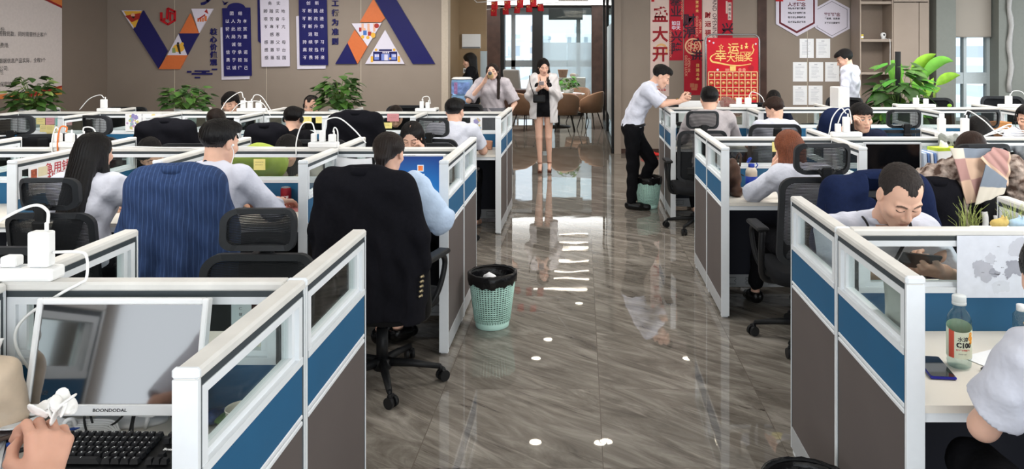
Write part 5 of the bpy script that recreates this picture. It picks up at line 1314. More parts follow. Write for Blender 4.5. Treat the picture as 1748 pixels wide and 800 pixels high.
for y, n_, sh_ in rowsk:
    for i in range(3): z = keycap(bm, .083+i*.0185, y, .0165, .0165) if y > .02 or (y < -.02 and (i == 1 or y < -.04)) else 0
    for i in range(4): z = keycap(bm, .149+i*.0185, y, .0165, .0165) if y < .045 else 0
obj('keys', bm, mat('black_keys', '#1c1d20', .55, var=.05), t)
bm = BM(); rng = random.Random(3)
for x, y, z in marks:
    for k in range(2): box(bm, (x+rng.uniform(-.002, .003), y-.003*k, z+.0003), (rng.uniform(.0015, .0035), .0012, .0004), Euler((.13, 0, rng.uniform(-.3, .3))))
text_bm(bm, 'Boss', .012, Matrix.Translation((.098, .005, .0245)) @ Matrix.Rotation(-PI/2+.13, 4, 'X'), bold=.0004); obj('white_legends', bm, WHITEPL, t)
# papers, phones, tissue
def paper_stack(label, loc, rz, w, d, n, cols=('#e2e4e6',), name='paper_sheets', group=None):
    for k in range(n):
        bm = BM(); rng = random.Random(k*7+int(abs(loc[0])*100)); a = rng.uniform(-.15, .15)
        box(bm, (0, 0, 0), (w, d, .0022)); o = obj(name, bm, mat('paper'+cols[k % len(cols)], cols[k % len(cols)], .8), None, False, (loc[0]+rng.uniform(-.02, .02), loc[1]+rng.uniform(-.02, .02), loc[2]+.0015+.0036*k), Euler((0, 0, rz+a))); tag(o, label, 'paper', group or label[:40])
paper_stack('loose white and dark sheets left of the black keyboard', (-1.475, 1.80, .751), .5, .19, .26, 5, ('#e2e4e6', '#d8dbe4', '#35324a', '#eceef0', '#dfe2ea'))
bm = BM(); box(bm, (0, 0, 0), (.09, .19, .012), None, .005, seg=2); o = obj('mobile_phone', bm, mat('bronze_case', '#5b4a42', .35, .3), None, False, (-1.50, 1.90, .783), Euler((0, .03, -.7))); tag(o, 'bronze edged phone on the papers at the left edge', 'phone')
bm = BM(); box(bm, (0, 0, .0066), (.083, .178, .001)); obj('screen', bm, mat('brown_screen', '#4a4243', .12, var=0), o)
bm = BM(); tube(bm, [(-.07, 0, 0), (.07, 0, 0)], .005, 8); tube(bm, [(.07, 0, 0), (.082, 0, 0)], [.004, .001], 8); o = obj('pen', bm, [mat('blue_pen', '#2a4a96', .4)], None, False, (-1.36, 1.93, .776), Euler((0, 0, .6))); tag(o, 'blue pen lying across papers left of the keyboard', 'pen')
bm = BM(); tube(bm, [(-.07, 0, 0), (.07, 0, 0)], .006, 8); o = obj('pen', bm, BLACK, None, False, (-1.33, 1.90, .775), Euler((0, 0, .75))); tag(o, 'black marker pen next to the blue pen', 'pen')
t = thing('tissue_pack', 'beige and white soft tissue pack standing at the left edge of the nearest left desk', 'tissue pack', (-1.53, 1.95, .752), .5)
B = Blob(); B.cap((-.05, 0, .05), (.06, 0, .05), .045, None, .03); B.cap((-.05, 0, .17), (.05, 0, .17), .04, None, .03); B.ell((0, 0, .11), (.10, .05, .11), None, .02)
blob_obj('pack', B.mesh(.008, (), lambda p, d: np.maximum(d, -p[2]), lambda p: .004*np.sin(p[0]*70+p[2]*50)), mat('tissue_film', '#d8c3ab', .3, var=.1, scale=18), t)
B = Blob(); B.cap((-.03, -.01, .20), (.055, -.005, .26), .03, .006, .03); B.cap((.0, 0, .19), (-.05, 0, .24), .03, .012, .03)
blob_obj('tissue_sheet', B.mesh(.007, (), None, lambda p: .004*np.sin(p[0]*90+p[2]*60)), mat('tissue_white', '#ecebe8', .9), t)
bm = BM(); text_bm(bm, 'Face', .024, T(.02, -.072, .10), bold=.0004); obj('print', bm, mat('grey_blue_print', '#7a8aa0', .6, var=0), t)
B = Blob(); rng = random.Random(5)
for k in range(13): B.ell((rng.uniform(-.04, .04), rng.uniform(-.02, .02), rng.uniform(-.02, .02)), (rng.uniform(.02, .034), rng.uniform(.016, .026), .0045), Euler((rng.uniform(-1.2, 1.2), rng.uniform(-1.2, 1.2), rng.uniform(0, 3))).to_matrix(), .004)
o = blob_obj('tissue', B.mesh(.003, (), None, lambda p: .001*np.sin(p[0]*180+p[2]*90)), mat('tissue_white', '#ecebe8', .9)); o.scale = (.7, .7, .7); o.location = (-1.02, 1.485, 1.06); tag(o, 'crumpled white tissue pinched in the hand at lower left', 'tissue')
bm = BM()
for k in range(5): tube(bm, spline([(-.10+.01*k, .02-.01*k, .006), (-.03, .05+.006*k, .02+.006*k), (.05, .02+.008*k, .012), (.02-.01*k, -.03, .006), (-.06, -.03+.008*k, .008)], 7), .0028, 6)
o = obj('cable_tangle', bm, WHITEPL, None, False, (-1.45, 1.96, .79)); tag(o, 'thin white cable tangle beside the tissue pack', 'cable')
def cup(label, x, y, z, m='#e6dfcf', h=.075, r=.036):
    bm = BM(); lathe(bm, [(0, 0), (r*.75, 0), (r, h), (r*1.06, h+.002), (r*1.03, h+.005), (r*.95, h), (r*.72, .006), (0, .006)], n=28, cap=False); o = obj('paper_cup', bm, mat('cup'+m, m, .6), None, True, (x, y, z)); tag(o, label, 'cup')
cup('cream paper cup behind the glass of the nearest left end divider', -.878, 1.975, .751)
for i, (x, y, c, l) in enumerate(((-.93, 2.04, '#5f7d4b', 'green and blue patterned snack sachet by the cream paper cup'), (-.865, 2.06, '#b5553e', 'orange red snack sachet by the cream paper cup'), (-.98, 2.06, '#3c4f7a', 'dark blue snack sachet behind the cream paper cup'))):
    B = Blob(); B.ell((0, 0, .016), (.05, .032, .014), Matrix.Rotation(.4*i, 3, 'Z'), .01); o = blob_obj('snack_sachet', B.mesh(.006, (), None, lambda p: .003*np.sin(p[0]*120+p[1]*60)), mat('foil'+c, c, .3, .2, var=.5, scale=60)); o.location = (x, y, .7515); tag(o, l, 'snack')
# hanging card and small things beyond the nearest left screen
x0 = P(394, 0, 2.162).x; x1 = P(428, 0, 2.162).x
bm = BM(); box(bm, ((x0+x1)/2, 2.166, .985), (x1-x0, .002, .19)); o = obj('hanging_card', bm, PAPER, None); tag(o, 'white hanging card with tiny vertical writing behind the nearest left screen', 'card')
bm = BM()
for k, ch in enumerate('天仁健正其'): text_bm(bm, ch, .010, T((x0+x1)/2-.002, 2.1645, 1.035-.0165*k))
ball(bm, ((x0+x1)/2, 2.1645, 1.066), (.0015, .0006, .0015)); obj('writing', bm, INK, o)
bm = BM(); box(bm, (0, 0, 0), (.014, .012, .05), None, .003); box(bm, (.008, -.002, -.02), (.045, .014, .03), None, .006, seg=2); o = obj('hook_clip', bm, mat('sky_blue_plastic', '#4d93c9', .4), None, False, (-1.552, 2.30, 1.01)); tag(o, 'sky blue plastic clip on the side divider near the charger strip', 'clip')

# ------------------------------------------------------------------ nearest right desk
t = thing('drink_bottle', 'clear vitamin drink bottle with cream label on the nearest right desk', 'bottle', (1.19, 2.42, .751))
m = glass_mat('clear_pet', '#e6efec', .22, .05)
bm = BM(); lathe(bm, [(0, .006), (.026, 0), (.035, .006), (.0365, .02), (.034, .026), (.0365, .032), (.0365, .145), (.034, .158), (.026, .172), (.0185, .182), (.0185, .205), (.0, .205)], n=40, cap=False); obj('bottle_body', bm, m, t, True)
bm = BM(); lathe(bm, [(0, .196), (.0215, .196), (.0215, .203), (.0205, .204), (.021, .206), (.021, .222), (.019, .224), (0, .224)], n=40, cap=False); obj('cap', bm, mat('clear_cap', '#dfe4e4', .25, alpha=.85, var=0), t, True)
bm = BM(); n = 60; LA = []
for i in range(n):
    a = 2*PI*i/n; top_ = .128+.010*math.sin(a*1+.3)
    LA.append((bm.verts.new((.0372*math.cos(a), .0372*math.sin(a), .036)), bm.verts.new((.0372*math.cos(a), .0372*math.sin(a), top_))))
for i in range(n):
    f = bm.faces.new((LA[i][0], LA[(i+1) % n][0], LA[(i+1) % n][1], LA[i][1])); a = 360*i/n; f.material_index = 1 if 190 < a < 217 else 0; f.smooth = True
obj('label_sleeve', bm, [mat('cream_label', '#dfe6cf', .5, var=0), mat('red_label', '#d2543f', .5, var=0)], t)
def wrap_text(bm, s, size, ang, z, r, mi, bold=0):
    b2 = BM(); text_bm(b2, s, size, T(0, 0, z), bold=bold)
    for v in b2.verts:
        a = ang+v.co.x/r; v.co = Vector((r*math.cos(a), r*math.sin(a), v.co.z))
    me = bpy.data.meshes.new('x'); b2.to_mesh(me); b2.free(); k = len(bm.faces); bm.from_mesh(me); bpy.data.meshes.remove(me); bm.faces.ensure_lookup_table()
    for f in bm.faces[k:]: f.material_index = mi
bm = BM(); wrap_text(bm, '水溶', .016, -1.72, .096, .0376, 0, .0003); wrap_text(bm, 'C100', .021, -1.62, .078, .0376, 0, .0012); wrap_text(bm, '五个半柠檬的维C', .0055, -1.7, .063, .0376, 1, .0003); wrap_text(bm, '复合果汁饮料', .004, -1.75, .051, .0376, 0)
for (a, z, r) in ((-1.02, .112, .007), (-1.08, .100, .008), (-.95, .098, .007), (-1.0, .087, .006)):
    pts = [(a+r*math.cos(q)/.0376, z+r*math.sin(q)) for q in np.linspace(0, 2*PI, 17)[:-1]]
    f = bm.faces.new([bm.verts.new((.03765*math.cos(q), .03765*math.sin(q), zz)) for q, zz in pts]); f.material_index = 2
obj('label_print', bm, [INK, mat('red_small_print', '#c43c30', .5, var=0), mat('orange_fruit', '#f0a020', .5, var=0)], t)
def phone(label, x, y, z, rz, edge, face, w=.077, l=.162):
    bm = BM(); box(bm, (0, 0, .0045), (w, l, .009), None, .009, seg=3); o = obj('mobile_phone', bm, edge, None, False, (x, y, z), Euler((0, 0, rz))); tag(o, label, 'phone')
    bm = BM(); prism(bm, rrect(w-.006, l-.006, .008), .0092, .0096, axis='z'); obj('screen', bm, face, o)
phone('indigo edged phone with dark screen next to the aisle divider', 1.105, 2.40, .751, -.12, mat('indigo_edge', '#2a2c9a', .3, .4), mat('phone_glass_dark', '#2b2b2f', .05, var=0, spec=.8))
phone('purple grey phone face down on a paper by the arm in white', 1.325, 2.40, .7535, -.95, mat('grey_bezel', '#6d6a66', .3, .6), mat('purple_grey_back', '#6a6478', .3, var=.1))
bm = BM(); box(bm, (0, 0, 0), (.21, .26, .0012)); o = obj('paper_sheet', bm, PAPER, None, False, (1.385, 2.42, .7517), Euler((0, 0, .45))); tag(o, 'white paper under the purple grey phone', 'paper')
t = thing('drink_bottle', 'small clear bottle with white cap at the right edge of the photo', 'bottle', (1.49, 2.60, .751))
bm = BM(); lathe(bm, [(0, .004), (.022, 0), (.027, .006), (.027, .10), (.018, .112), (.014, .118), (0, .118)], n=28, cap=False); obj('bottle_body', bm, MATS['clear_pet'], t, True)
bm = BM(); lathe(bm, [(0, .114), (.016, .114), (.016, .134), (0, .135)], n=24, cap=False); obj('cap', bm, WHITEPL, t)
bm = BM(); wrap_text(bm, 'VC', .014, -1.6, .08, .0274, 0); obj('print', bm, GOLD, t)
# map sheet on the screen
def MP(u, v): p = P(u, v, 2.7175); return (p.x, p.z)
x0, z1 = MP(1634, 402); x1, z0 = MP(1760, 508)
bm = BM(); bx(bm, x0, x1+.10, 2.719, 2.7205, z0, z1); o = obj('map_sheet', bm, mat('map_paper', '#d9dde6', .8), None); tag(o, 'white sheet with a grey district map taped to the nearest right screen', 'map')
def zp(u, v): return MP(1620+u*128/788, 390+v*130/800)
bm = BM()
def blot(pts, mi, y):
    rng = random.Random(len(pts)+mi); out = []
    for i, (a, b_) in enumerate(pts):
        c, d = pts[(i+1) % len(pts)]
        for k in range(5):
            t_ = k/5; out.append((a+(c-a)*t_+rng.uniform(-9, 9)*(k > 0), b_+(d-b_)*t_+rng.uniform(-9, 9)*(k > 0)))
    f = bm.faces.new([bm.verts.new((zp(*q)[0], y, zp(*q)[1])) for q in out]); f.material_index = mi
blot([(245, 370), (290, 335), (340, 330), (375, 350), (460, 385), (470, 440), (440, 545), (400, 575), (350, 550), (330, 505), (275, 515), (265, 440)], 0, 2.7184)
blot([(375, 310), (430, 250), (490, 290), (480, 380), (400, 350)], 1, 2.7186)
blot([(430, 440), (460, 410), (495, 440), (545, 465), (520, 500), (480, 515), (425, 475)], 2, 2.7180)
blot([(600, 345), (680, 335), (780, 350), (760, 500), (680, 470), (610, 540), (580, 460), (620, 400)], 2, 2.7182)
blot([(620, 260), (650, 160), (720, 100), (850, 90), (880, 300), (660, 290)], 1, 2.7185)
blot([(445, 590), (520, 545), (640, 560), (640, 660), (560, 665), (480, 690)], 3, 2.7187)
obj('map_print', bm, [mat('map_grey1', '#b3b5be', .8), mat('map_grey2', '#c6c9d2', .8), mat('map_grey3', '#9fa1ab', .8), mat('map_grey4', '#cfd3db', .8)], o)
bm = BM()
for (u, v, s_) in ((518, 190, '丰南区'), (487, 343, '开平区'), (357, 461, '路北区'), (485, 468, '古冶'), (560, 410, '曹妃甸'), (607, 513, '滦南'), (522, 592, '乐亭县'), (570, 480, '滦州')):
    x, z = zp(u, v); text_bm(bm, s_, .0035, T(x, 2.7172, z))
obj('map_names', bm, INK, o)
# translucent paper bag hung on the end divider
V = []
bm = BM(); n = 10
for j in range(n+1):
    row = []
    for i in range(n+1):
        u, v = i/n, j/n; y = 2.20+.27*u-.02*math.sin(v*3); z = 1.03-.20*v-.03*math.sin(u*PI)*v; row.append(bm.verts.new((.972+.018*math.sin(v*PI)*math.sin(u*PI), y, z)))
    V.append(row)
for j in range(n):
    for i in range(n): bm.faces.new((V[j][i], V[j][i+1], V[j+1][i+1], V[j+1][i]))
o = obj('paper_bag', bm, mat('pale_bag_paper', '#cfcfca', .85), None, True); o.modifiers.new('thick', 'SOLIDIFY').thickness = .004; tag(o, 'pale paper bag hung inside the nearest right end divider', 'bag')
bm = BM(); box(bm, (0, 0, 0), (.15, .21, .004)); o = obj('paper_sheet', bm, PAPER, None, False, (1.10, 2.93, .7535), Euler((0, 0, -.2))); tag(o, 'white sheet under the forearm of the cropped-hair man', 'paper')
# grasses and soft toys on the far desk, just above the rail
t = thing('grass_vase', 'tall glass vase of feathery green grass behind the nearest right screen', 'vase', (1.50, 2.98, .751))
def grass_vase(t, n=48, seed=0):
    rng = random.Random(seed); bm = BM(); lathe(bm, [(0, 0), (.035, 0), (.035, .29), (.033, .29), (.033, .01), (0, .01)], n=24, cap=False); obj('vase', bm, CLEAR, t, True)
    bm = BM()
    for k in range(n):
        a = rng.uniform(0, 6.3); r = rng.uniform(.01, .085); h = .33+rng.uniform(0, .085); tube(bm, [(.01*math.cos(a), .01*math.sin(a), .02), (.03*math.cos(a), .03*math.sin(a), .27), (r*.6*math.cos(a), r*.6*math.sin(a), h*.93), (r*math.cos(a), r*math.sin(a), h)], [.0009, .0009, .0008, .0004], 3)
    obj('grass_blades', bm, mat('grass_green', '#a9b46a', .7, var=.3, scale=90), t)
grass_vase(t)
t = thing('grass_vase', 'second tall vase of yellow green grass, left of the far side divider', 'vase', (1.675, 2.98, .751)); grass_vase(t, 55, 3)
# stands of a shelf that carries soft toys
t = thing('desk_shelf', 'pale desk shelf carrying soft toys behind the nearest right screen', 'shelf', (1.64, 2.865, .751))
bm = BM(); bx(bm, -.17, .17, -.05, .05, .318, .330, .003); obj('board', bm, WHITEPL, t)
for s_ in (-1, 1):
    bm = BM(); bx(bm, s_*.165-.004, s_*.165+.004, -.045, .045, 0, .318); obj('side_panel', bm, WHITEPL, t)
for (x, c, sx, l) in ((1.555, '#c9b06a', .03, 'small mustard plush lying on the pale desk shelf'), (1.62, '#a9c3d6', .028, 'small pale blue plush on the pale desk shelf'), (1.685, '#c9a07c', .034, 'small tan plush on the pale desk shelf'), (1.76, '#cfa79c', .036, 'small pink plush at the right end of the pale desk shelf')):
    B = Blob(); B.ell((0, 0, .018), (sx, .022, .018), None, .01); B.ell((sx*.7, 0, .026), (.017, .017, .016), None, .01); B.ell((sx*.75, .012, .042), (.005, .004, .008), None, .006); B.ell((sx*.75, -.012, .042), (.005, .004, .008), None, .006)
    o = blob_obj('plush_toy', B.mesh(.004), mat('plush'+c, c, .95, var=.1, scale=90)); o.location = (x, 2.865, 1.0815); tag(o, l, 'soft toy')

# ------------------------------------------------------------------ middle right row
t = thing('leather_bag', 'brown leather bag leaning on the middle right end divider', 'bag', (1.045, 5.30, .751), .1)
B = Blob(); B.ell((0, 0, .12), (.045, .12, .125), None, .02); B.cap((0, -.09, .03), (0, .09, .03), .04, None, .03); blob_obj('bag_body', B.mesh(.008, (), lambda p, d: np.maximum(d, -p[2]), lambda p: .003*np.sin(p[2]*70+p[1]*40)), mat('brown_leather', '#4a3328', .45, var=.25, scale=30), t)
bm = BM(); tube(bm, spline([(.03, -.06, .2), (.045, -.03, .27), (.045, .03, .27), (.03, .06, .2)], 6), .007, 6); tube(bm, [(.046, -.1, .14), (.05, .1, .14)], .003, 6); obj('strap', bm, mat('dark_leather', '#33231b', .5), t)
t = thing('flask', 'blue and cream drinking flask with open flip lid on the middle right desk', 'bottle', (1.185, 5.36, .751))
bm = BM(); lathe(bm, [(0, 0), (.038, 0), (.041, .006), (.041, .115), (.0, .115)], n=32, cap=False); obj('flask_body', bm, mat('royal_blue', '#1f3fa8', .35), t, True)
bm = BM(); lathe(bm, [(.0, .113), (.041, .113), (.040, .15), (.03, .172), (.022, .176), (0, .176)], n=32, cap=False); obj('flask_shoulder', bm, mat('cream_plastic', '#d8cdbd', .4), t, True)
bm = BM(); lathe(bm, [(0, .174), (.022, .174), (.022, .20), (0, .20)], n=24, cap=False); box(bm, (-.015, 0, .225), (.046, .036, .012), Euler((0, -.9, 0)), .005, seg=2); box(bm, (-.02, -.001, .232), (.022, .02, .006), Euler((0, -.9, 0)), .002); tube(bm, [(.03, 0, .17), (.045, 0, .19), (.035, 0, .205)], .004, 6); obj('flip_lid', bm, MATS['royal_blue'], t)
def sticky(label, u0, v0, u1, v1, Y, col='#e6d98a', lines=2, group=None, dy=.0012, name='sticky_note', skew=0):
    a = P(u0, v0, Y); c = P(u1, v1, Y); bm = BM(); x0, x1, z1, z0 = a.x, c.x, a.z, c.z
    prism(bm, [(x0, z0), (x1, z0+skew), (x1, z1+skew), (x0, z1)], Y-dy, Y); o = obj(name, bm, mat('note'+col, col, .85, var=.02), None); tag(o, label, 'note', group)
    if lines:
        bm = BM(); rng = random.Random(int(u0))
        for k in range(lines):
            zz = z1-(z1-z0)*(.3+.5*k/max(1, lines)); xx = x0+(x1-x0)*.15
            while xx < x1-(x1-x0)*.25:
                q = (x1-x0)*rng.uniform(.05, .12); bx(bm, xx, xx+q, Y-dy-.0008, Y-dy-.0004, zz, zz+(z1-z0)*.035); xx += q*1.4
        obj('handwriting', bm, mat('pencil', '#6b6652', .8), o)
    return o
sticky('yellow sticky note on the middle right screen beside the copper hair', 1318, 242, 1342, 259, 5.571)
sticky('yellow sticky note on the middle left screen right of the white-shirted man', 433, 271, 453, 290, 4.971)
sticky('yellow sticky note on the far left screen, left of two black switches', 515, 199, 532, 210, 7.842)
sticky('yellow sticky note on the far left screen, near the black headrest jacket', 539, 199, 551, 210, 7.842)
sticky('pink sticky note on the far left screen below a red ribbon', 661, 194, 681, 207, 7.842, '#c98a8f')
sticky('wide yellow sticky note on the far left screen right of the jacket', 650, 209, 669, 219, 7.842)
k = 0
for (u, v, c) in ((62, 201, '#dcd08f'), (78, 201, '#c98f97'), (95, 202, '#7fb3ae'), (108, 202, '#bf8f8f'), (68, 213, '#ded194'), (78, 213, '#e0d290'), (96, 214, '#e2d9a0'), (80, 225, '#d8c98a'), (102, 225, '#ded3ae')):
    sticky('coloured sticky note of the cluster on the far left screen', u, v, u+15, v+11+(k % 3), 7.842-.0016*(k % 4), c, 2, 'sticky note cluster', skew=.005*((k % 3)-1)); k += 1
# papers and maps on the far screens
def sheet_on(label, u0, v0, u1, v1, Y, cols, seed=0):
    a = P(u0, v0, Y); c = P(u1, v1, Y); bm = BM(); bx(bm, a.x, c.x, Y-.0015, Y, c.z, a.z); o = obj('map_sheet', bm, PAPER, None); tag(o, label, 'map'); rng = random.Random(seed); bm = BM(); ms = []
    w, h = c.x-a.x, a.z-c.z
    for k in range(26):
        x = a.x+w*min(.9, max(.1, rng.gauss(.5, .16))); z = c.z+h*min(.88, max(.12, rng.gauss(.5, .2))); r = h*rng.uniform(.05, .13); n = rng.randint(5, 9)
        f = bm.faces.new([bm.verts.new((x+r*math.cos(2*PI*i/n)*rng.uniform(.6, 1.2), Y-.0018-.00003*k, z+r*math.sin(2*PI*i/n)*rng.uniform(.6, 1.2))) for i in range(n)]); f.material_index = k % len(cols)
    obj('map_print', bm, [mat('mp'+q, q, .8, var=0) for q in cols], o)
sheet_on('purple and yellow map sheet on the far left screen beside the headrest chair', 214, 194, 242, 224, 7.842, ('#8d86b8', '#c9c07a', '#8fb0b8', '#b99ac0'), 1)
sheet_on('orange and yellow map sheet on the far left screen, left of the hung jacket', 243, 194, 276, 224, 7.842, ('#e0a56a', '#dcc36a', '#e8d79a', '#b9a3b6'), 2)
sheet_on('small map sheet on the far left screen beside the white tee', 803, 200, 823, 233, 7.842, ('#9a93c0', '#c9b98a', '#a9c0d0'), 3)
# poster on the side divider by the long-haired woman
PX = -.765-.835*3+.0285
t = thing('notice_poster', 'white poster with red lettering on the side divider by the long-haired woman', 'poster', (PX, 4.715, .985), PI/2)
bm = BM(); bx(bm, -.22, .22, -.001, .0, -.075, .075); obj('sheet', bm, PAPER, t)
bm = BM(); text_bm(bm, '急用钱', .07, T(.03, -.0014, .035), bold=.0015, xs=1.1); text_bm(bm, '找我们', .07, T(.055, -.0014, -.03), bold=.0015, xs=1.1); obj('red_lettering', bm, mat('poster_red', '#b8434a', .6, var=0), t)
bm = BM(); text_bm(bm, '快速放款 额度高', .022, T(.06, -.0014, -.066), bold=.0006); obj('small_lettering', bm, INK, t)
bm = BM(); bx(bm, -.2, -.15, -.0016, -.001, .0, .055, mi=0); bx(bm, -.14, -.06, -.0016, -.001, .005, .06, mi=1); obj('photo_print', bm, [mat('photo_brown', '#a4553c', .7, var=.5, scale=60), mat('photo_cream', '#d9cfae', .7)], t)
bm = BM(); lathe(bm, [(0, 0), (.032, 0), (.034, .10), (.031, .10), (.029, .008), (0, .008)], n=24, cap=False); tube(bm, spline([(.033, 0, .08), (.055, 0, .075), (.055, 0, .035), (.033, 0, .03)], 5), .005, 6); o = obj('mug', bm, mat('ribbed_cream', '#d9d2c0', .6, bump=.5), None, True, (-2.985, 4.8, .751)); tag(o, 'cream ribbed mug beside the long-haired woman', 'mug')
# desk of the man with earphones
t = thing('persimmon_jar', 'orange persimmon-shaped ceramic jar on the desk of the man with earphones', 'jar', (-2.02, 4.88, .751))
B = Blob(); B.ell((0, 0, .042), (.056, .056, .044), None, .02); blob_obj('jar_body', B.mesh(.006, (), lambda p, d: np.maximum(d, -p[2]), lambda p: .002*np.cos(4*np.arctan2(p[1], p[0]))), mat('persimmon_glaze', '#d4582a', .25, var=.1), t)
bm = BM(); lathe(bm, [(0, .082), (.03, .083), (.034, .087), (.008, .09), (.006, .10), (0, .102)], n=20, cap=False); obj('jar_lid', bm, mat('bronze_green', '#7a6a3a', .4), t)
def can(label, x, y):
    t = thing('drink_can', label, 'can', (x, y, .751)); bm = BM(); lathe(bm, [(0, 0), (.027, 0), (.033, .01), (.033, .10), (.028, .112)], n=28, cap=False); obj('can_body', bm, mat('can_red', '#8e1f2a', .3, .4, var=.25, scale=20), t, True)
    bm = BM(); lathe(bm, [(.028, .110), (.029, .115), (.026, .112), (0, .111)], n=28, cap=False); obj('can_top', bm, STEEL, t)
    bm = BM(); wrap_text(bm, 'ICE', .03, -1.4, .05, .0334, 0, .001); obj('print', bm, WHITEPL, t)
can('dark red drink can right of the persimmon jar', -1.90, 4.93); can('dark red drink can left of the persimmon jar', -2.125, 4.92)
bm = BM(); box(bm, (0, 0, 0), (.17, .16, .004), None, .002); o = obj('mouse_mat', bm, mat('salmon_pink', '#d98a86', .8), None, False, (-1.80, 4.80, .7535)); tag(o, 'salmon pink mat near the dark red can', 'mat')
B = Blob(); B.ell((0, 0, .12), (.20, .09, .13), None, .03); o = blob_obj('cushion', B.mesh(.010, (), lambda p, d: np.maximum(d, -p[2]), lambda p: .006*np.sin(p[0]*30+p[2]*20)), mat('lime_cloth', '#9fae4a', .9, var=.08)); o.location = (-2.19, 5.22, .86); tag(o, 'lime green cushion behind the middle left screen', 'cushion')
bm = BM(); box(bm, (0, 0, .105), (.42, .20, .21), None, .01); o = obj('cloth_box', bm, mat('navy_print_cloth', '#2a3560', .85, var=.6, scale=22), None, False, (-2.19, 5.20, .751)); o.scale = (1, 1, .52); tag(o, 'navy printed cloth box carrying the lime cushion', 'box')
# third desk: papers, modem
for k in range(5):
    bm = BM(); box(bm, (0, 0, .15), (.21, .0015, .297)); o = obj('paper_sheet', bm, PAPER, None, False, (-1.50+.022*k, 4.90-.012*k, .752), Euler((-.16, .10-.05*k, .1))); tag(o, 'white sheet of the fan standing against the glass left of the black jacket', 'paper', 'fanned papers')
t = thing('modem', 'white modem with two aerials beside the black jacket', 'modem', (-1.485, 4.62, .751), .3)
B = Blob(); B.ell((0, 0, .055), (.045, .045, .055), None, .02); B.cap((0, 0, .02), (0, 0, .02), .045, None, .03); blob_obj('modem_body', B.mesh(.007, (), lambda p, d: np.maximum(d, -p[2])), WHITEPL, t)
for s_ in (-1, 1):
    bm = BM(); tube(bm, [(s_*.03, .02, .06), (s_*.035, .02, .22)], [.006, .004], 8); obj('aerial', bm, WHITEPL, t)
bm = BM(); tube(bm, spline([(.03, -.03, .05), (.07, -.05, .10), (.04, -.06, .20), (.10, -.02, .30)], 6), .003, 6); obj('cable', bm, WHITEPL, t)
# monitors
def monitor(label, x, y, w, h, zt, frame, screenm, rz=0, extra=None):
    t = thing('computer_monitor', label, 'monitor', (x, y, .751), rz); zc = zt-.751-h/2; b_ = .012
    bm = BM()
    for (x0, x1, z0, z1) in ((-w/2, -w/2+b_, zc-h/2, zc+h/2), (w/2-b_, w/2, zc-h/2, zc+h/2), (-w/2+b_, w/2-b_, zc+h/2-b_, zc+h/2), (-w/2+b_, w/2-b_, zc-h/2, zc-h/2+.02)): bx(bm, x0, x1, -.012, .016, z0, z1, .002)
    bx(bm, -w/2+.005, w/2-.005, -.003, .02, zc-h/2+.005, zc+h/2-.005); obj('casing', bm, frame, t)
    bm = BM(); bx(bm, -w/2+b_, w/2-b_, -.006, -.004, zc-h/2+.02, zc+h/2-b_); s_ = obj('screen', bm, screenm, t)
    bm = BM(); box(bm, (0, .03, zc*.5), (.05, .015, zc), None, .004); lathe(bm, [(0, 0), (.10, 0), (.10, .008), (0, .012)], (0, .03, 0), 24, sy=.6); obj('stand', bm, frame, t)
    return t, zc
def desktop_mat():
    m = bpy.data.materials.new('lit_blue_desktop'); m.use_nodes = True; nt = m.node_tree; b = nt.nodes['Principled BSDF']; L = nt.links.new
    tc = nt.nodes.new('ShaderNodeTexCoord'); mp = nt.nodes.new('ShaderNodeMapping'); mp.inputs['Location'].default_value = (-.10, 0, -.16); mp.inputs['Scale'].default_value = (2.6, 1, 3.6); L(tc.outputs['Object'], mp.inputs['Vector'])
    g = nt.nodes.new('ShaderNodeTexGradient'); g.gradient_type = 'SPHERICAL'; L(mp.outputs[0], g.inputs['Vector'])
    r = nt.nodes.new('ShaderNodeValToRGB'); e = r.color_ramp.elements; e[0].color = hexc('#0a3a8c')+(1,); e[1].color = hexc('#7ac6e8')+(1,); q = e.new(.55); q.color = hexc('#1f78c8')+(1,)
    n = nt.nodes.new('ShaderNodeTexNoise'); n.inputs['Scale'].default_value = 4; L(tc.outputs['Object'], n.inputs['Vector'])
    ma = nt.nodes.new('ShaderNodeMath'); ma.operation = 'MULTIPLY_ADD'; L(n.outputs['Fac'], ma.inputs[0]); ma.inputs[1].default_value = .25; ma.inputs[2].default_value = -.10
    ad = nt.nodes.new('ShaderNodeMath'); L(g.outputs['Fac'], ad.inputs[0]); L(ma.outputs[0], ad.inputs[1]); L(ad.outputs[0], r.inputs['Fac'])
    L(r.outputs['Color'], b.inputs['Emission Color']); b.inputs['Emission Strength'].default_value = .75; b.inputs['Base Color'].default_value = (.01, .01, .01, 1); b.inputs['Roughness'].default_value = .3; return m
t, zc = monitor('white monitor showing a blue login picture on the middle left aisle desk', -1.08, 4.84, .44, .275, 1.088, WHITEPL, desktop_mat())
bm = BM(); bx(bm, .045, .085, -.0075, -.0062, zc+.03, zc+.072, mi=0); bx(bm, .05, .08, -.0080, -.0076, zc+.035, zc+.067, mi=1); box(bm, (.065, -.0078, zc+.012), (.05, .001, .006), None, 0, 2); obj('login_tile', bm, [mat('tile_frame', '#cfe0ee', .4, var=0, emit=.4), mat('tile_orange', '#d9773f', .4, var=.5, scale=80, emit=.4), mat('tile_text', '#dfe9f4', .4, var=0, emit=.5)], t)
bm = BM(); text_bm(bm, 'BOONDODAL', .009, T(0, -.0127, zc+.131), xs=1.2); obj('maker_lettering', bm, GREY, t)
t2, zc = monitor('black monitor with silver rim on the middle right desk, dark screen', 2.17, 5.36, .40, .31, 1.10, mat('silver_rim', '#c3c6ca', .35, var=.02), mat('off_screen2', '#0b0c0f', .12, var=0))
monitor('white monitor seen from behind above the farthest right rail', 1.38, 8.86, .52, .34, 1.155, WHITEPL, mat('off_screen2', '#0b0c0f', .12, var=0), PI)
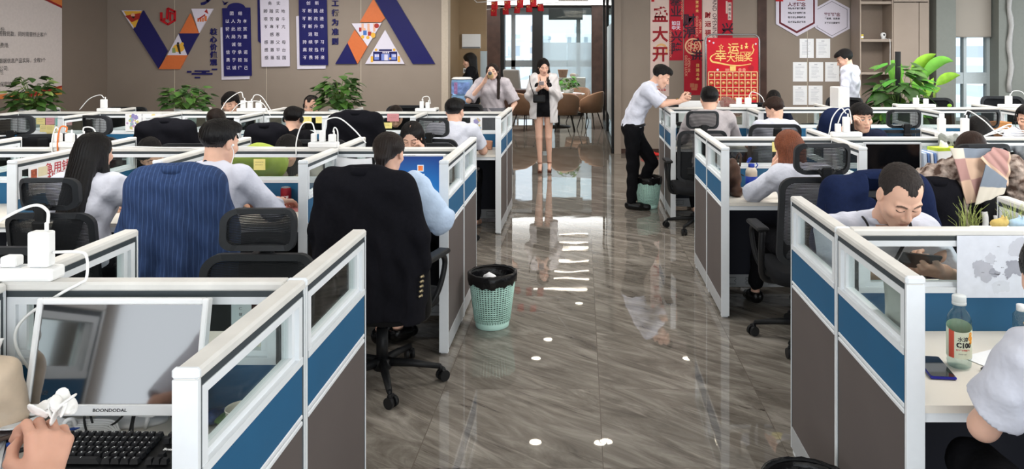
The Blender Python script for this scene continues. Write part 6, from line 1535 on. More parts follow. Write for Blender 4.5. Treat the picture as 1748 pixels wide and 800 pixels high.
t = thing('keyboard', 'black keyboard under the blue login monitor', 'keyboard', (-.98, 4.62, .7525)); bm = BM(); box(bm, (0, 0, .01), (.30, .13, .018), None, .004); obj('keyboard_body', bm, BLACK, t)
bm = BM()
for j in range(5):
    for i in range(16): box(bm, (-.138+i*.0184, -.045+j*.0225, .021), (.0155, .018, .007), None, .002)
obj('keys', bm, MATS['black_keys'], t)
# middle right: binders, tissue boxes, plush
for k, (c, w_) in enumerate((('#c3d0e2', .022), ('#5f7fb8', .012), ('#dfe3ea', .018), ('#6d8dc4', .014))):
    bm = BM(); box(bm, (0, 0, .14), (w_, .21, .28), None, .002); o = obj('document_folder', bm, mat('folder'+c, c, .6), None, False, (2.395+.024*k, 5.42, .751), Euler((0, -.06, 0))); tag(o, ('pale blue thick folder right of the black monitor', 'slim blue folder second from the black monitor', 'white folder third from the black monitor', 'blue folder nearest the green tissue box')[k], 'folder')
t = thing('snack_box', 'tall red box carrying the lime tissue box', 'box', (2.545, 5.40, .751), .1); bm = BM(); box(bm, (0, 0, .11), (.11, .10, .22), None, .003); obj('carton', bm, mat('red_carton', '#a51f2c', .5, var=.25, scale=25), t)
bm = BM(); bx(bm, -.01, .03, -.052, -.0505, .11, .20); obj('print_label', bm, PAPER, t)
t = thing('tissue_box', 'lime green and white tissue box with a tissue sticking out', 'tissue box', (2.55, 5.40, .972), .25); bm = BM(); box(bm, (0, 0, .045), (.19, .11, .09), None, .004); bx(bm, -.0955, .0955, -.056, .056, .07, .091, mi=1); obj('carton', bm, [WHITEPL, mat('lime_print', '#b4c92f', .5, var=.1)], t)
B = Blob(); B.cap((0, 0, .09), (-.03, 0, .135), .03, .006, .02); B.cap((0, 0, .09), (.02, 0, .12), .02, .006, .02); blob_obj('tissue_sheet', B.mesh(.006, (), None, lambda p: .003*np.sin(p[0]*100)), MATS['tissue_white'], t)
t = thing('plush_toy', 'grey plush animal with dark eyes peeping over the middle right screen', 'soft toy', (2.63, 5.50, 1.0))
B = Blob(); B.ell((0, 0, .07), (.075, .045, .06), None, .02); B.ell((-.05, 0, .12), (.025, .02, .03), None, .02); B.ell((.05, 0, .12), (.025, .02, .03), None, .02); B.cap((.08, 0, .06), (.14, 0, .08), .035, .03, .03); B.cap((0, 0, .02), (0, 0, -.24), .06, .07, .03)
blob_obj('plush_body', B.mesh(.007, (), None, lambda p: .003*np.sin(p[0]*140)*np.sin(p[2]*130)), mat('grey_plush', '#8b8d88', .95, var=.2, scale=60), t)
bm = BM(); ball(bm, (-.022, -.042, .085), .012); ball(bm, (.022, -.042, .085), .012); ball(bm, (0, -.046, .062), (.016, .006, .01)); obj('eyes', bm, BLACK, t)
bm = BM()
for q in range(4): tube(bm, spline([(0, 0, 0), (.1+.03*q, -.02, .03+.02*q), (.22, .02, .05-.02*q), (.38+.03*q, -.01, .02)], 7), .004, 6)
o = obj('cable_tangle', bm, WHITEPL, None, False, (2.93, 5.6, RZ+.004)); tag(o, 'white cable tangle on the middle right rail beside the long strip', 'cable')
# farthest rows small things
t = thing('thermos', 'clear thermos with black lid on the farthest right aisle desk', 'bottle', (1.03, 8.05, .751)); bm = BM(); lathe(bm, [(0, 0), (.036, 0), (.036, .19), (.03, .20), (0, .20)], n=24, cap=False); obj('thermos_body', bm, glass_mat('smoky_glass', '#8f9a98', .2), t, True)
bm = BM(); lathe(bm, [(0, .198), (.037, .198), (.037, .235), (0, .238)], n=24, cap=False); obj('lid', bm, BLACK, t)
bm = BM(); box(bm, (0, 0, 0), (.06, .10, .02), None, .006, seg=2); o = obj('phone_pouch', bm, mat('red_cloth', '#c02a25', .8), None, False, (.90, 8.62, HZ+.012)); tag(o, 'small red pouch on the divider beside the leaning man', 'pouch')
t = thing('lanyard_badge', 'black badge on a strap hanging from the divider below the leaning man', 'badge', (.905, 8.55, .98)); bm = BM(); box(bm, (-.012, 0, -.03), (.006, .05, .07), None, .002); tube(bm, [(-.012, 0, 0), (-.006, 0, .12)], .003, 5); obj('badge', bm, BLACK, t)
t = thing('sunglasses', 'black sunglasses on the farthest left aisle desk', 'sunglasses', (-1.0, 7.5, .751)); bm = BM()
for s_ in (-1, 1): lathe(bm, [(0, -.003), (.026, -.002), (.026, .002), (0, .003)], n=18, cap=False)
bm.free(); bm = BM()
for s_ in (-1, 1): ball(bm, (s_*.034, 0, .024), (.028, .004, .024)); tube(bm, [(s_*.06, 0, .035), (s_*.065, .12, .02)], .003, 5)
tube(bm, [(-.01, 0, .032), (.01, 0, .032)], .003, 5); obj('frame', bm, BLACK, t)
bm = BM(); box(bm, (0, 0, .045), (.08, .05, .09), Euler((0, .1, 0)), .01, seg=2); o = obj('pouch', bm, mat('peach_leather', '#c58f72', .6), None, False, (-.93, 7.65, .751)); tag(o, 'peach coloured pouch behind the black sunglasses', 'pouch')
t = thing('desktop_computer', 'tall white computer case beside the standing man in white', 'computer', (2.93, 8.72, .751)); bm = BM(); box(bm, (0, 0, .285), (.125, .30, .57), None, .006); obj('case', bm, WHITEPL, t); bm = BM(); box(bm, (0, -.151, .30), (.11, .004, .52), None, .002); obj('front_panel', bm, CREAMCAP, t)
bm = BM(); box(bm, (0, 0, .07), (.30, .20, .15), None, .003); o = obj('carton_box', bm, mat('brown_carton', '#b07a48', .8, var=.06), None, False, (4.35, 8.15, .751)); o.scale = (1.1, 1, 1.6); tag(o, 'brown carton behind the glass below the grey wall at right', 'box')
B = Blob(); rng = random.Random(9)
for k in range(8): B.ell((rng.uniform(-.09, .09), rng.uniform(-.04, .04), rng.uniform(.06, .20)), (rng.uniform(.05, .08), .05, rng.uniform(.04, .08)), None, .03)
B.ell((0, 0, .06), (.13, .07, .07), None, .03)
o = blob_obj('plastic_bag', B.mesh(.009, (), lambda p, d: np.maximum(d, -p[2]), lambda p: .006*np.sin(p[0]*70+p[2]*60)), glass_mat('clear_bag', '#d8c8c4', .3, .15, .25, '#c9a9a4')); o.location = (1.72, 8.75, .99); tag(o, 'crumpled clear plastic bag below the lottery stand', 'bag')
bm = BM(); box(bm, (0, 0, .12), (.34, .22, .24), None, .004); o = obj('carton_box', bm, mat('pale_carton', '#b9aa98', .8, var=.06), None, False, (1.74, 8.75, .751)); tag(o, 'pale carton under the clear plastic bag, farthest right row', 'box')
# ------------------------------------------------------------------ lettering and boards on the left back wall
def WP(u, v, Y): p = P(u, v, Y); return (p.x, p.z)
def board(name, polys, Y, label, cat, depth=.02, parts=()):
    """wall board: polys = [(part name, [(u, v)...], material)]"""
    t = thing(name, label, cat, tuple(P(sum(u for u, v in polys[0][1])/len(polys[0][1]), sum(v for u, v in polys[0][1])/len(polys[0][1]), Y)))
    inv = Matrix.Translation(t.location).inverted()
    for (pn, pts, m) in polys:
        bm = BM(); prism(bm, [WP(u, v, Y) for u, v in pts], Y-depth, Y); 
        for v in bm.verts: v.co = inv @ v.co
        obj(pn, bm, m, t)
    return t, inv
def decal(t, inv, name, items, Y, mats):
    """flat printed shapes: items = (pts in px, material index)"""
    bm = BM()
    for k, (pts, mi) in enumerate(items):
        y = Y-.0006-.00012*k; f = bm.faces.new([bm.verts.new(inv @ Vector((*WP(u, v, Y)[:1], y, WP(u, v, Y)[1]))) for u, v in pts]); f.material_index = mi
    return obj(name, bm, mats, t)
def circ(u, v, r, n=14, sy=1): return [(u+r*math.cos(2*PI*i/n), v+r*sy*math.sin(2*PI*i/n)) for i in range(n)]
def rect(u0, v0, u1, v1): return [(u0, v0), (u1, v0), (u1, v1), (u0, v1)]
Y1 = YB-.001; D_ = .025; YF = Y1-D_
YEL = mat('print_yellow', '#d9a63a', .5, var=0); REDP = mat('print_red', '#a02a22', .5, var=0); DKP = mat('print_dark', '#2a2420', .5, var=0); PEACH = mat('print_peach', '#d9a68a', .5, var=0); LBL = mat('print_light_blue', '#6f82c4', .5, var=0); GRN = mat('print_green', '#7d8f5a', .5, var=0)
V_ = [('illustrated_corner', [(209, 18), (243, 18), (229, 49)], LILACW), ('navy_bar', [(246, 18), (287, 87), (272, 117), (229, 50)], NAVY), ('navy_bar', [(306, 57), (341, 57), (321, 94)], NAVY), ('orange_corner', [(326, 23), (308, 57), (341, 57)], ORANGE), ('orange_corner', [(287, 94), (321, 94), (308, 118), (272, 118)], ORANGE), ('illustrated_triangle', [(306, 58), (287, 94), (321, 94)], LILACW), ('chart_triangle', [(328, 15), (365, 15), (341, 56)], LILACW)]
t, inv = board('wall_letter', V_, Y1, 'large letter V of navy, orange and picture triangles on the left wall', 'wall letter', D_)
decal(t, inv, 'picture_print', [([(211, 19), (242, 19), (231, 47), (224, 40)], 1), ([(213, 27), (240, 22), (238, 32), (225, 38)], 2), (circ(227, 26, 3.5), 4), ([(224, 28), (231, 28), (228, 32)], 3), ([(225, 39), (232, 40), (229, 48)], 1),
    (circ(305, 82, 10, 14, .7), 1), (circ(304, 74, 2.2), 3), ([(301, 76), (306, 76), (309, 92), (306, 92)], 3), ([(294, 82), (299, 81), (300, 90), (294, 90)], 5), (circ(311, 75, 3), 1),
    (rect(337, 31, 340, 37), 6), (rect(341, 29, 344, 37), 6), (rect(345, 30, 348, 37), 6), (rect(349, 27, 353, 36), 6), ([(338, 32), (350, 24), (351, 26), (339, 34)], 2), ([(349, 20), (353, 15), (356, 24)], 2)], YF, [DKP, YEL, REDP, DKP, PEACH, GRN, ORANGE])
A_ = [('navy_bar', [(640, -2), (676, -2), (743, 109), (705, 109)], NAVY), ('orange_corner', [(638, -2), (615, 38), (651, 38), (658, 31)], ORANGE), ('picture_triangle', [(601, 40), (652, 39), (628, 79)], LILACW), ('orange_corner', [(606, 51), (628, 79), (611, 109), (594, 73)], ORANGE), ('navy_triangle', [(594, 73), (573, 109), (610, 109)], NAVY), ('house_triangle', [(658, 51), (624, 109), (691, 109)], LILACW)]
t, inv = board('wall_letter', A_, Y1, 'large letter A of navy, orange and picture triangles on the left wall', 'wall letter', D_)
decal(t, inv, 'picture_print', [(rect(617, 40, 621, 52), 4), (rect(627, 40, 631, 52), 4), (rect(637, 40, 641, 54), 4), (circ(643, 44, 4.2), 2), (circ(622, 50, 2.4), 4), (circ(630, 52, 2.4), 4), (rect(620, 52, 626, 60), 6), (rect(628, 54, 634, 61), 2), (circ(619, 63, 3), 1), (circ(628, 64, 3), 1), (circ(637, 60, 4, 12, 1.2), 1), (rect(613, 47, 617, 54), 2),
    (rect(637, 88, 678, 104), 0), (rect(647, 84, 669, 87), 0), (rect(639, 92, 647, 102), 5), (rect(668, 92, 676, 102), 5), (rect(651, 92, 665, 103), 5), (rect(656, 93, 662, 103), 7), (rect(640, 93, 643, 97), 7), (rect(644, 93, 647, 97), 7), (rect(670, 93, 672, 97), 7), (rect(673, 93, 676, 97), 7), (circ(642, 85, 2.3), 1), (circ(673, 85, 2.3), 1), (rect(633, 96, 637, 106), 1), (rect(679, 96, 683, 106), 1), (circ(666, 100, 2), 1), (rect(653, 88.5, 655.2, 91), 7), (rect(656, 88.5, 658.2, 91), 7), (rect(659, 88.5, 661.2, 91), 7), (rect(662, 88.5, 664.2, 91), 7)], YF, [NAVY, YEL, REDP, DKP, PEACH, LBL, mat('print_blue', '#3a6ab0', .5, var=0), LILACW])
# red monogram, seal strokes, birds, cloud bars
def ribbon(u0, v0, u1, v1, w):
    d = math.hypot(u1-u0, v1-v0); nx, ny = -(v1-v0)/d*w/2, (u1-u0)/d*w/2
    return [(u0+nx, v0+ny), (u1+nx, v1+ny), (u1-nx, v1-ny), (u0-nx, v0-ny)]
mono = [ribbon(276, 21, 276, 35, 3.2), ribbon(275, 34, 288, 42, 3.2), ribbon(287, 42, 300, 34, 3.2), ribbon(299, 35, 299, 19, 3.2), ribbon(300, 20, 287, 14, 3.2), ribbon(287, 14, 285.5, 33, 3.2), ribbon(281, 31, 281, 36, 2.6), ribbon(291, 20, 291, 36, 2.8), ribbon(291, 21, 297, 24, 2.2)]
t, inv = board('wall_emblem', [('stroke', q, RED) for q in mono], Y1, 'red hexagonal monogram between the arms of the V', 'emblem', .02)
t, inv = board('wall_ornament', [('bar', q, NAVY) for q in (rect(320, 121, 327, 124), rect(333, 120, 358, 122.5), rect(328, 124.5, 363, 127.5), rect(333, 131, 342, 133.5), rect(362, 117, 371, 119.5), rect(345, 122, 352, 125))], Y1, 'navy cloud bars below the vertical navy characters', 'ornament', .015)
bird = [[(343, 5), (352, 2), (356, -2), (357, 3), (350, 8), (344, 9)], [(352, 1), (358, -6), (360, 0), (356, 4)]]
t, inv = board('wall_ornament', [('wing', q, NAVY) for q in bird], Y1, 'navy flying bird cut-out at the top edge, right of the V', 'ornament', .012)
t, inv = board('wall_ornament', [('wing', q, NAVY) for q in ([(380, 1), (384, 5), (389, 3), (386, 8), (383, 9), (382, 5)], [(384, 5), (391, 3), (386, 7)])], Y1, 'small navy bird cut-out above the arched navy panel', 'ornament', .012)
def vtext(s, u, v0, dv, size, Y, m, label, name='wall_lettering', ext=.008, bold=.003):
    p0 = P(u, v0, Y); t = thing(name, label, 'lettering', tuple(p0))
    for k, ch in enumerate(s):
        q = P(u, v0+dv*k, Y)-p0; bm = BM(); text_bm(bm, ch, size, T(q.x, -ext, q.z), ext=ext, bold=bold); obj('character', bm, m, t)
    return t
vtext('核心价值观', 365, 55, 13, .105, Y1, NAVY, 'navy vertical characters between the V and the arched panel')
vtext('工行为准则', 572.5, 6.5, 16.2, .108, Y1, NAVY, 'navy vertical characters between the third panel and the A')
def panel(label, back, front, fm, tm, rows, uc, v0, dv, du, size, bm_):
    t, inv = board('wall_panel', [('backing', back, bm_), ('face', front, fm)], Y1, label, 'wall panel', .015)
    # the face stands proud of the backing
    for ch in t.children:
        if ch.name.startswith('face'):
            for v in ch.data.vertices: v.co.y -= .018
    bm = BM()
    for k, row in enumerate(rows):
        n = len(row)
        for i, ch in enumerate(row):
            u = uc+(i-(n-1)/2)*du*(1.45 if n == 2 and k == 0 else 1)+.28*k; x, z = WP(u, v0+dv*k, Y1); text_bm(bm, ch, size, inv @ T(x, Y1-.0345, z), bold=.0006)
    obj('characters', bm, tm, t); return t
arch = [(383, 14)]+[(389+0, 13)]+[(404+14*math.cos(a), 14+8.5*-math.sin(a)) for a in np.linspace(PI, 0, 9)]+[(428, 13), (431, 129), (384.5, 130)]
arch = [(381, 14), (389, 14)]+[(404.5+15*math.cos(a), 13-8*math.sin(a)) for a in np.linspace(PI, 0, 11)]+[(428.5, 13), (431, 129), (384, 130)]
panel('arched navy panel with white vertical maxims and white backing', [(377, 47), (382, 46), (427, 130), (426, 135), (379, 136)], arch, NAVY, LILACW, ['团结', '以人为本', '彼此欣赏', '大局为重', '诚信', '信守承诺', '勇于担当', '以诚律己'], 404.5, 23.5, 13.2, 10, .062, LILACW)
panel('white panel with dark maxims and navy backing', [(440, -6), (447, -6), (452, 74), (446, 74), (441, 70)], [(445, -10), (494, -10), (496, 113), (448, 114)], LILACW, INK, ['务实', '脚踏实地', '艰苦奋斗', '不卑不亢', '感恩', '感恩父母', '感恩平台', '感恩祖国'], 469.5, 6.5, 13.2, 10, .062, NAVY)
panel('navy panel with white maxims and white backing, left of the vertical characters', [(506, 28), (510, 27), (557, 110), (556, 117), (508, 118)], [(511, -10), (558.5, -10), (561, 111), (513, 111)], NAVY, LILACW, ['创新', '不断挑战', '不断改进', '不断升华', '进取', '持续学习', '高效执行', '不畏将来'], 535, 6, 13.2, 10, .062, LILACW)
# notice board on the left side wall (wall runs in depth)
def SW(u, v): X = XL0+.004; Y = X*F/(u-UX); return Vector((X, Y, EYE-(v-VY)*Y/F))
yb0, yb1 = 8.2, SW(105, 0).y
t = thing('notice_board', 'large white notice board with orange and red borders at the far left', 'notice board', (XL0+.002, 9.6, 1.75)); inv = Matrix.Translation(t.location).inverted()
ztop, zbot = 2.75, SW(105, 160).z
def sidepoly(bm, pts, dx, mi=0):
    f = bm.faces.new([bm.verts.new(inv @ Vector((XL0+.004+dx, y, z))) for y, z in pts]); f.material_index = mi
bm = BM()
for a in (0, 1): pass
box(bm, (.004, (yb0+yb1)/2-9.6, (ztop+zbot)/2-1.75), (.008, yb1-yb0, ztop-zbot)); obj('sheet', bm, mat('notice_white', '#c9bfba', .7), t)
bm = BM()
zA = SW(60, 2).z; zc0 = SW(105, 8).z
for (dz, dz2, mi, k) in ((.0, .9, 2, 1), (-.05, .35, 1, 2), (-.02, .03, 0, 3)):
    pts = [(yb0, ztop), (yb1, ztop)]+[(yb1-(yb1-yb0)*s, zc0+dz+.42*(s**.8)) for s in np.linspace(0, 1, 9)]
    pts = [(y, min(z, ztop)) for y, z in pts]
    sidepoly(bm, pts, .0065+.0005*k, mi)
zl = SW(0, 157).z; zr = SW(105, 146).z
sidepoly(bm, [(yb0, zbot), (yb1, zbot), (yb1, zr)]+[(yb1-(yb1-yb0)*s, zr+(.18*s*s-.20*s)) for s in np.linspace(.1, 1, 9)], .0065, 0)
sidepoly(bm, [(yb1, zr-.12), (yb1, zbot+.005), (yb1-.45, zbot+.005)], .0072, 2)
sidepoly(bm, [(yb1, zr), (yb1, zr-.02)]+[(yb1-s, zr-.02-.16*s) for s in (.3, .6, .9)]+[(yb1-s, zr-.12*s) for s in (.9, .6, .3)], .0078, 1)
obj('border_print', bm, [mat('border_orange', '#c9763c', .6), mat('border_red', '#8f1f20', .6), mat('border_gold', '#dba53a', .6)], t)
bm = BM()
for (u, v, s) in ((8, 51, '身份;'), (79, 60, '以下后果客户或者帮助造假贷款，同时需要终止客户'), (14, 78, '服务费用;'), (77, 103, '正规确告诉客户责任，跟据信息产品实际，全程3个'), (13, 117, '代理公司;'), (5, 124, '约;'), (27, 143, '违者保密协议;')):
    q = SW(u, v); b2 = BM(); text_bm(b2, s, .066, Matrix(), align='RIGHT')
    for w_ in b2.verts: w_.co = inv @ (Vector((XL0+.0135, q.y, q.z))+Vector((0, w_.co.x, w_.co.z)))
    me = bpy.data.meshes.new('x'); b2.to_mesh(me); b2.free(); bm.from_mesh(me); bpy.data.meshes.remove(me)
obj('lettering', bm, INK, t)

# ------------------------------------------------------------------ alcove and water
def boxthing(name, label, cat, u0, v0, u1, v1, Y, d, m, bev=.004):
    a = P(u0, v0, Y); c = P(u1, v1, Y); bm = BM(); bx(bm, a.x, c.x, Y, Y+d, c.z, a.z, bev); o = obj(name, bm, m, None); return tag(o, label, cat)
t = boxthing('distribution_box', 'white wall box with a lid high in the brown alcove', 'wall box', 788.5, 58, 820, 82.5, 13.24, .06, WHITEPL)
a = P(789, 80, 13.235); c = P(819.5, 82, 13.235); bm = BM(); bx(bm, a.x, c.x, 13.225, 13.24, c.z, a.z); obj('lid_edge', bm, GREY, t)
t = boxthing('switch_plate', 'white switch plate on the brown alcove wall beside the black figure', 'switch', 790.5, 116, 804, 125, 13.288, .012, WHITEPL)
bm = BM()
for k in range(3): a = P(792+4*k, 118.5, 13.286); c = P(795+4*k, 122.5, 13.286); bx(bm, a.x, c.x, 13.284, 13.289, c.z, a.z)
obj('switches', bm, GREY, t)
boxthing('switch_plate', 'dark switch plate on the brown alcove wall', 'switch', 768, 118, 781.5, 126.5, 13.288, .012, mat('bronze_plate', '#4c443c', .5))
t = thing('water_dispenser', 'white water dispenser carrying a big blue bottle beside the drinking woman', 'water dispenser', (-1.645, 10.55, 0))
bm = BM(); bx(bm, -.15, .15, -.15, .15, 0, .95, .012); obj('cabinet', bm, WHITEPL, t); bm = BM(); bx(bm, -.10, .10, -.155, -.14, .62, .80, .003); obj('tap_recess', bm, GREY, t)
for s_ in (-1, 1):
    bm = BM(); tube(bm, [(s_*.04, -.14, .74), (s_*.04, -.18, .74), (s_*.04, -.18, .71)], .012, 8); obj('tap', bm, RED if s_ < 0 else NAVY, t)
t = thing('water_bottle', 'large blue water bottle with printed label on the dispenser', 'water bottle', (-1.645, 10.55, .95))
bm = BM(); lathe(bm, [(0, 0), (.05, .0), (.055, .02), (.135, .07), (.145, .10), (.145, .16), (.135, .175), (.145, .19), (.145, .27), (.135, .285), (.145, .30), (.145, .37), (.12, .405), (0, .41)], n=36, cap=False)
m = mat('blue_water', '#8fb6dd', .08, var=.25, scale=9); m.node_tree.nodes['Principled BSDF'].inputs['Transmission Weight'].default_value = .45; m.node_tree.nodes['Principled BSDF'].inputs['IOR'].default_value = 1.2
obj('bottle_body', bm, m, t, True)
bm = BM(); n = 40
for i in range(n):
    a0, a1 = PI+.3+(PI*.7)*i/n, PI+.3+(PI*.7)*(i+1)/n; r = .147
    f = bm.faces.new([bm.verts.new((r*math.cos(a), r*math.sin(a), z)) for a, z in ((a0, .19), (a1, .19), (a1, .35), (a0, .35))]); f.material_index = 1 if 10 < i < 18 else 0
obj('label_sleeve', bm, [mat('label_blue', '#6d86b8', .4, var=.5, scale=14), mat('label_red_mark', '#8f6a92', .4, var=.4)], t)
bm = BM(); lathe(bm, [(.11, .404), (.142, .398), (.146, .39), (.12, .415), (0, .418)], n=36, cap=False); obj('wrap_film', bm, mat('film', '#d4d4d2', .3), t, True)
# ------------------------------------------------------------------ red flag garlands
def garland(v0, v1, us, Y, sag, label, base):
    p0 = P(us[0]-30, v0, Y); p1 = P(us[-1]+40, v1, Y); n = 24
    f = lambda t_: p0.lerp(p1, t_)+Vector((0, 0, -sag*4*t_*(1-t_)))
    bm = BM(); tube(bm, ([] if base.endswith('lower garland') else [p0+Vector((-.5, 0, HC-p0.z))])+[f(i/n) for i in range(n+1)]+[p1+Vector((.3, 0, HC-p1.z))], .006, 6); o = obj('flag_string', bm, WHITEPL, None); tag(o, label, 'string')
    for k, u in enumerate(us):
        t_ = (P(u, 0, Y).x-p0.x)/(p1.x-p0.x); q = f(t_); t = thing('paper_flag', base, 'flag', tuple(q), 0, base+' group'); w, h = .105, .13; a = random.Random(k*3+int(Y*10)).uniform(-.16, .16)
        bm = BM(); V = [[bm.verts.new((w*(i/5-.5)+a*h*j/5, .010*math.sin(i*1.1+k), -h*j/5)) for i in range(6)] for j in range(6)]
        for j in range(5):
            for i in range(5): bm.faces.new((V[j][i], V[j][i+1], V[j+1][i+1], V[j+1][i]))
        o = obj('cloth', bm, mat('flag_red', '#c0202a', .7, var=.05), t, True); o.modifiers.new('thick', 'SOLIDIFY').thickness = .002
        bm = BM()
        def star(cx, cz, r):
            f_ = bm.faces.new([bm.verts.new((cx+(r if i % 2 == 0 else r*.4)*math.sin(PI*i/5), -.016, cz+(r if i % 2 == 0 else r*.4)*math.cos(PI*i/5))) for i in range(10)])
        star(-.025, -.035, .018)
        for (x, z) in ((.0, -.02), (.012, -.032), (.012, -.047), (.0, -.058)): star(x, z, .006)
        obj('stars', bm, GOLD, t)
garland(4, -4, [844, 866, 888, 910], 12.6, .0, 'white string of the upper red flag garland', 'red paper flag with stars on the upper garland')
garland(19, 4, [843, 863, 884, 903, 922], 13.38, -.02, 'white string of the lower red flag garland', 'red paper flag with stars on the lower garland')
# ------------------------------------------------------------------ lobby furniture
LEA = mat('tan_leather', '#8a6b55', .5, var=.08, scale=10)
def tub_chair(label, x, y, rz):
    t = thing('tub_chair', label, 'armchair', (x, y, 0), rz)
    bm = BM(); lathe(bm, [(0, .36), (.23, .36), (.27, .39), (.27, .45), (.22, .475), (0, .475)], n=30, cap=False); obj('seat', bm, LEA, t, True)
    bm = BM(); n = 26; rings = []
    for i in range(n+1):
        a = math.radians(-200+220*i/n); hgt = .80-.16*abs(math.cos((a+PI/2)*.0+0))*0; k = abs(i/n-.5)*2; zt = .83-.20*k**2
        c, s_ = math.cos(a), math.sin(a); rings.append([bm.verts.new((r*c, r*s_, z)) for r, z in ((.275, .36), (.31, .55), (.315, zt-.03), (.30, zt), (.27, zt-.01), (.255, .55), (.24, .42))])
    for A, B_ in zip(rings, rings[1:]):
        for j in range(7): bm.faces.new((A[j], A[(j+1) % 7], B_[(j+1) % 7], B_[j]))
    bm.faces.new(rings[0]); bm.faces.new(rings[-1][::-1]); obj('backrest', bm, LEA, t, True)
    for k in range(4):
        a = PI/4+k*PI/2; bm = BM(); tube(bm, [(.17*math.cos(a), .17*math.sin(a), .38), (.30*math.cos(a), .30*math.sin(a), 0)], [.014, .010], 8); obj('leg', bm, BLACK, t)
tub_chair('brown leather tub chair in front of the round lobby table', -.36, 16.4, 0)
tub_chair('brown leather tub chair right of the round lobby table', .18, 17.0, 1.1)
tub_chair('brown leather tub chair left of the round lobby table behind the walking woman', -1.22, 16.6, -.8)
tub_chair('brown leather tub chair on the far side of the round lobby table', -.1, 18.4, 2.8)
t = thing('round_table', 'round white lobby table with tub chairs', 'table', (-.55, 17.35, 0)); bm = BM(); lathe(bm, [(0, .72), (.60, .72), (.62, .73), (.62, .75), (0, .75)], n=48, cap=False); obj('tabletop', bm, WHITEPL, t)
bm = BM(); lathe(bm, [(0, 0), (.3, 0), (.3, .02), (.06, .04), (.05, .72), (0, .72)], n=24, cap=False); obj('pedestal', bm, BLACK, t)
def leafy(parent, n, R, H, size, m, seed, z0=0, droop=.5, heart=True, stems=True, squash=1):
    """bushy foliage of individual bent leaves on stems"""
    rng = random.Random(seed); bl = BM(); bs = BM()
    for k in range(n):
        a = rng.uniform(0, 2*PI); e = rng.uniform(.05, 1.25); r = R*math.sqrt(rng.uniform(.15, 1)); p = Vector((r*math.cos(a)*math.cos(e*.6), r*math.sin(a)*math.cos(e*.6)*squash, z0+H*rng.uniform(.05, 1)*(1-.45*(r/R)**2)))
        d = Vector((math.cos(a), math.sin(a), rng.uniform(-droop, .35))).normalized(); s = size*rng.uniform(.65, 1.15); side = d.cross(Vector((0, 0, 1))).normalized(); up = side.cross(d).normalized()
        side = (side+up*rng.uniform(-.5, .5)).normalized(); up = side.cross(d)
        prof = ((0, .0), (.10, .34), (.28, .46), (.55, .36), (.8, .18), (1.0, .0)) if heart else ((0, 0), (.15, .17), (.4, .25), (.7, .18), (1, 0))
        rows = []
        for (q, w) in prof:
            c = p+d*s*q-Vector((0, 0, 1))*s*.35*q*q; rows.append((bl.verts.new(c+side*w*s-up*.10*s*w), bl.verts.new(c+up*.02*s), bl.verts.new(c-side*w*s-up*.10*s*w)))
        for A, B_ in zip(rows, rows[1:]):
            for j in range(2):
                f = bl.faces.new((A[j], A[j+1], B_[j+1], B_[j])); f.smooth = True; f.material_index = k % len(m)
        if stems and k % 2 == 0: tube(bs, [(0, 0, z0-.05), (p.x*.5, p.y*.5, z0+(p.z-z0)*.7), tuple(p)], [.004, .003, .002], 4)
    bmesh.ops.remove_doubles(bl, verts=bl.verts[:], dist=1e-6)
    o = obj('leaves', bl, m, parent, True)
    if stems: obj('stems', bs, mat('stem_green', '#5c7a35', .6, var=.1), parent)
    else: bs.free()
G1 = mat('leaf_dark', '#2f4a22', .35, var=.25, scale=20); G2 = mat('leaf_mid', '#44662c', .35, var=.25, scale=20); G3 = mat('leaf_pale', '#7d9150', .35, var=.3, scale=25); G4 = mat('leaf_bright', '#7fae2f', .35, var=.2, scale=12); G5 = mat('leaf_green', '#3f7a2a', .35, var=.2, scale=12)
for (x, lab, sd, n, R, H, sz) in ((-5.90, 'bushy pothos in a white pot at the far left, below the notice board', 1, 150, .235, .40, .095), (-4.24, 'bushy pothos in a white pot below the V', 2, 130, .25, .30, .095), (-2.60, 'bushy pothos in a white pot below the A', 3, 160, .24, .42, .10)):
    t = thing('potted_pothos', lab, 'potted plant', (x, 8.22, .751)); bm = BM(); lathe(bm, [(0, 0), (.085, 0), (.11, .33), (.115, .36), (.10, .36), (.095, .33), (0, .32)], n=28, cap=False); obj('pot', bm, WHITEPL, t, True)
    leafy(t, n, R, H, sz, [G1, G2, G3, G1] if sd == 1 else [G1, G2, G2, G1], sd, .37)
t = thing('planter', 'white bowl of green leaves on the round lobby table', 'potted plant', (-.30, 17.3, .751)); bm = BM(); lathe(bm, [(0, 0), (.10, 0), (.13, .10), (.12, .10), (0, .08)], n=24, cap=False); obj('bowl', bm, WHITEPL, t, True); leafy(t, 80, .24, .34, .10, [G2, G5], 4, .10)
bm = BM(); rng = random.Random(2)
for k in range(1): box(bm, (0, 0, .01), (.30, .2, .02), None, .004)
o = obj('magazine', bm, mat('magazine_print', '#b59a94', .5, var=.4, scale=30), None, False, (-.15, 17.0, .751)); tag(o, 'colourful magazine on the round lobby table', 'magazine')
t = thing('low_cabinet', 'pale lobby cabinet carrying a basket', 'cabinet', (.0, 20.4, 0)); bm = BM(); bx(bm, -.62, .10, -.2, .2, .08, 1.0, .004); obj('body', bm, mat('pale_cabinet', '#a8aba6', .5), t)
for k in range(2):
    bm = BM(); bx(bm, -.61+.355*k, -.61+.345+.355*k, -.212, -.2, .10, .97, .003); d_ = obj('door', bm, MATS['pale_cabinet'], t); bm = BM(); bx(bm, -.29+.05*k, -.28+.05*k, -.225, -.212, .5, .6); obj('handle', bm, STEEL, d_)
bm = BM(); bx(bm, -.58, .06, -.15, .15, 0, .08); obj('plinth', bm, BLACK, t)
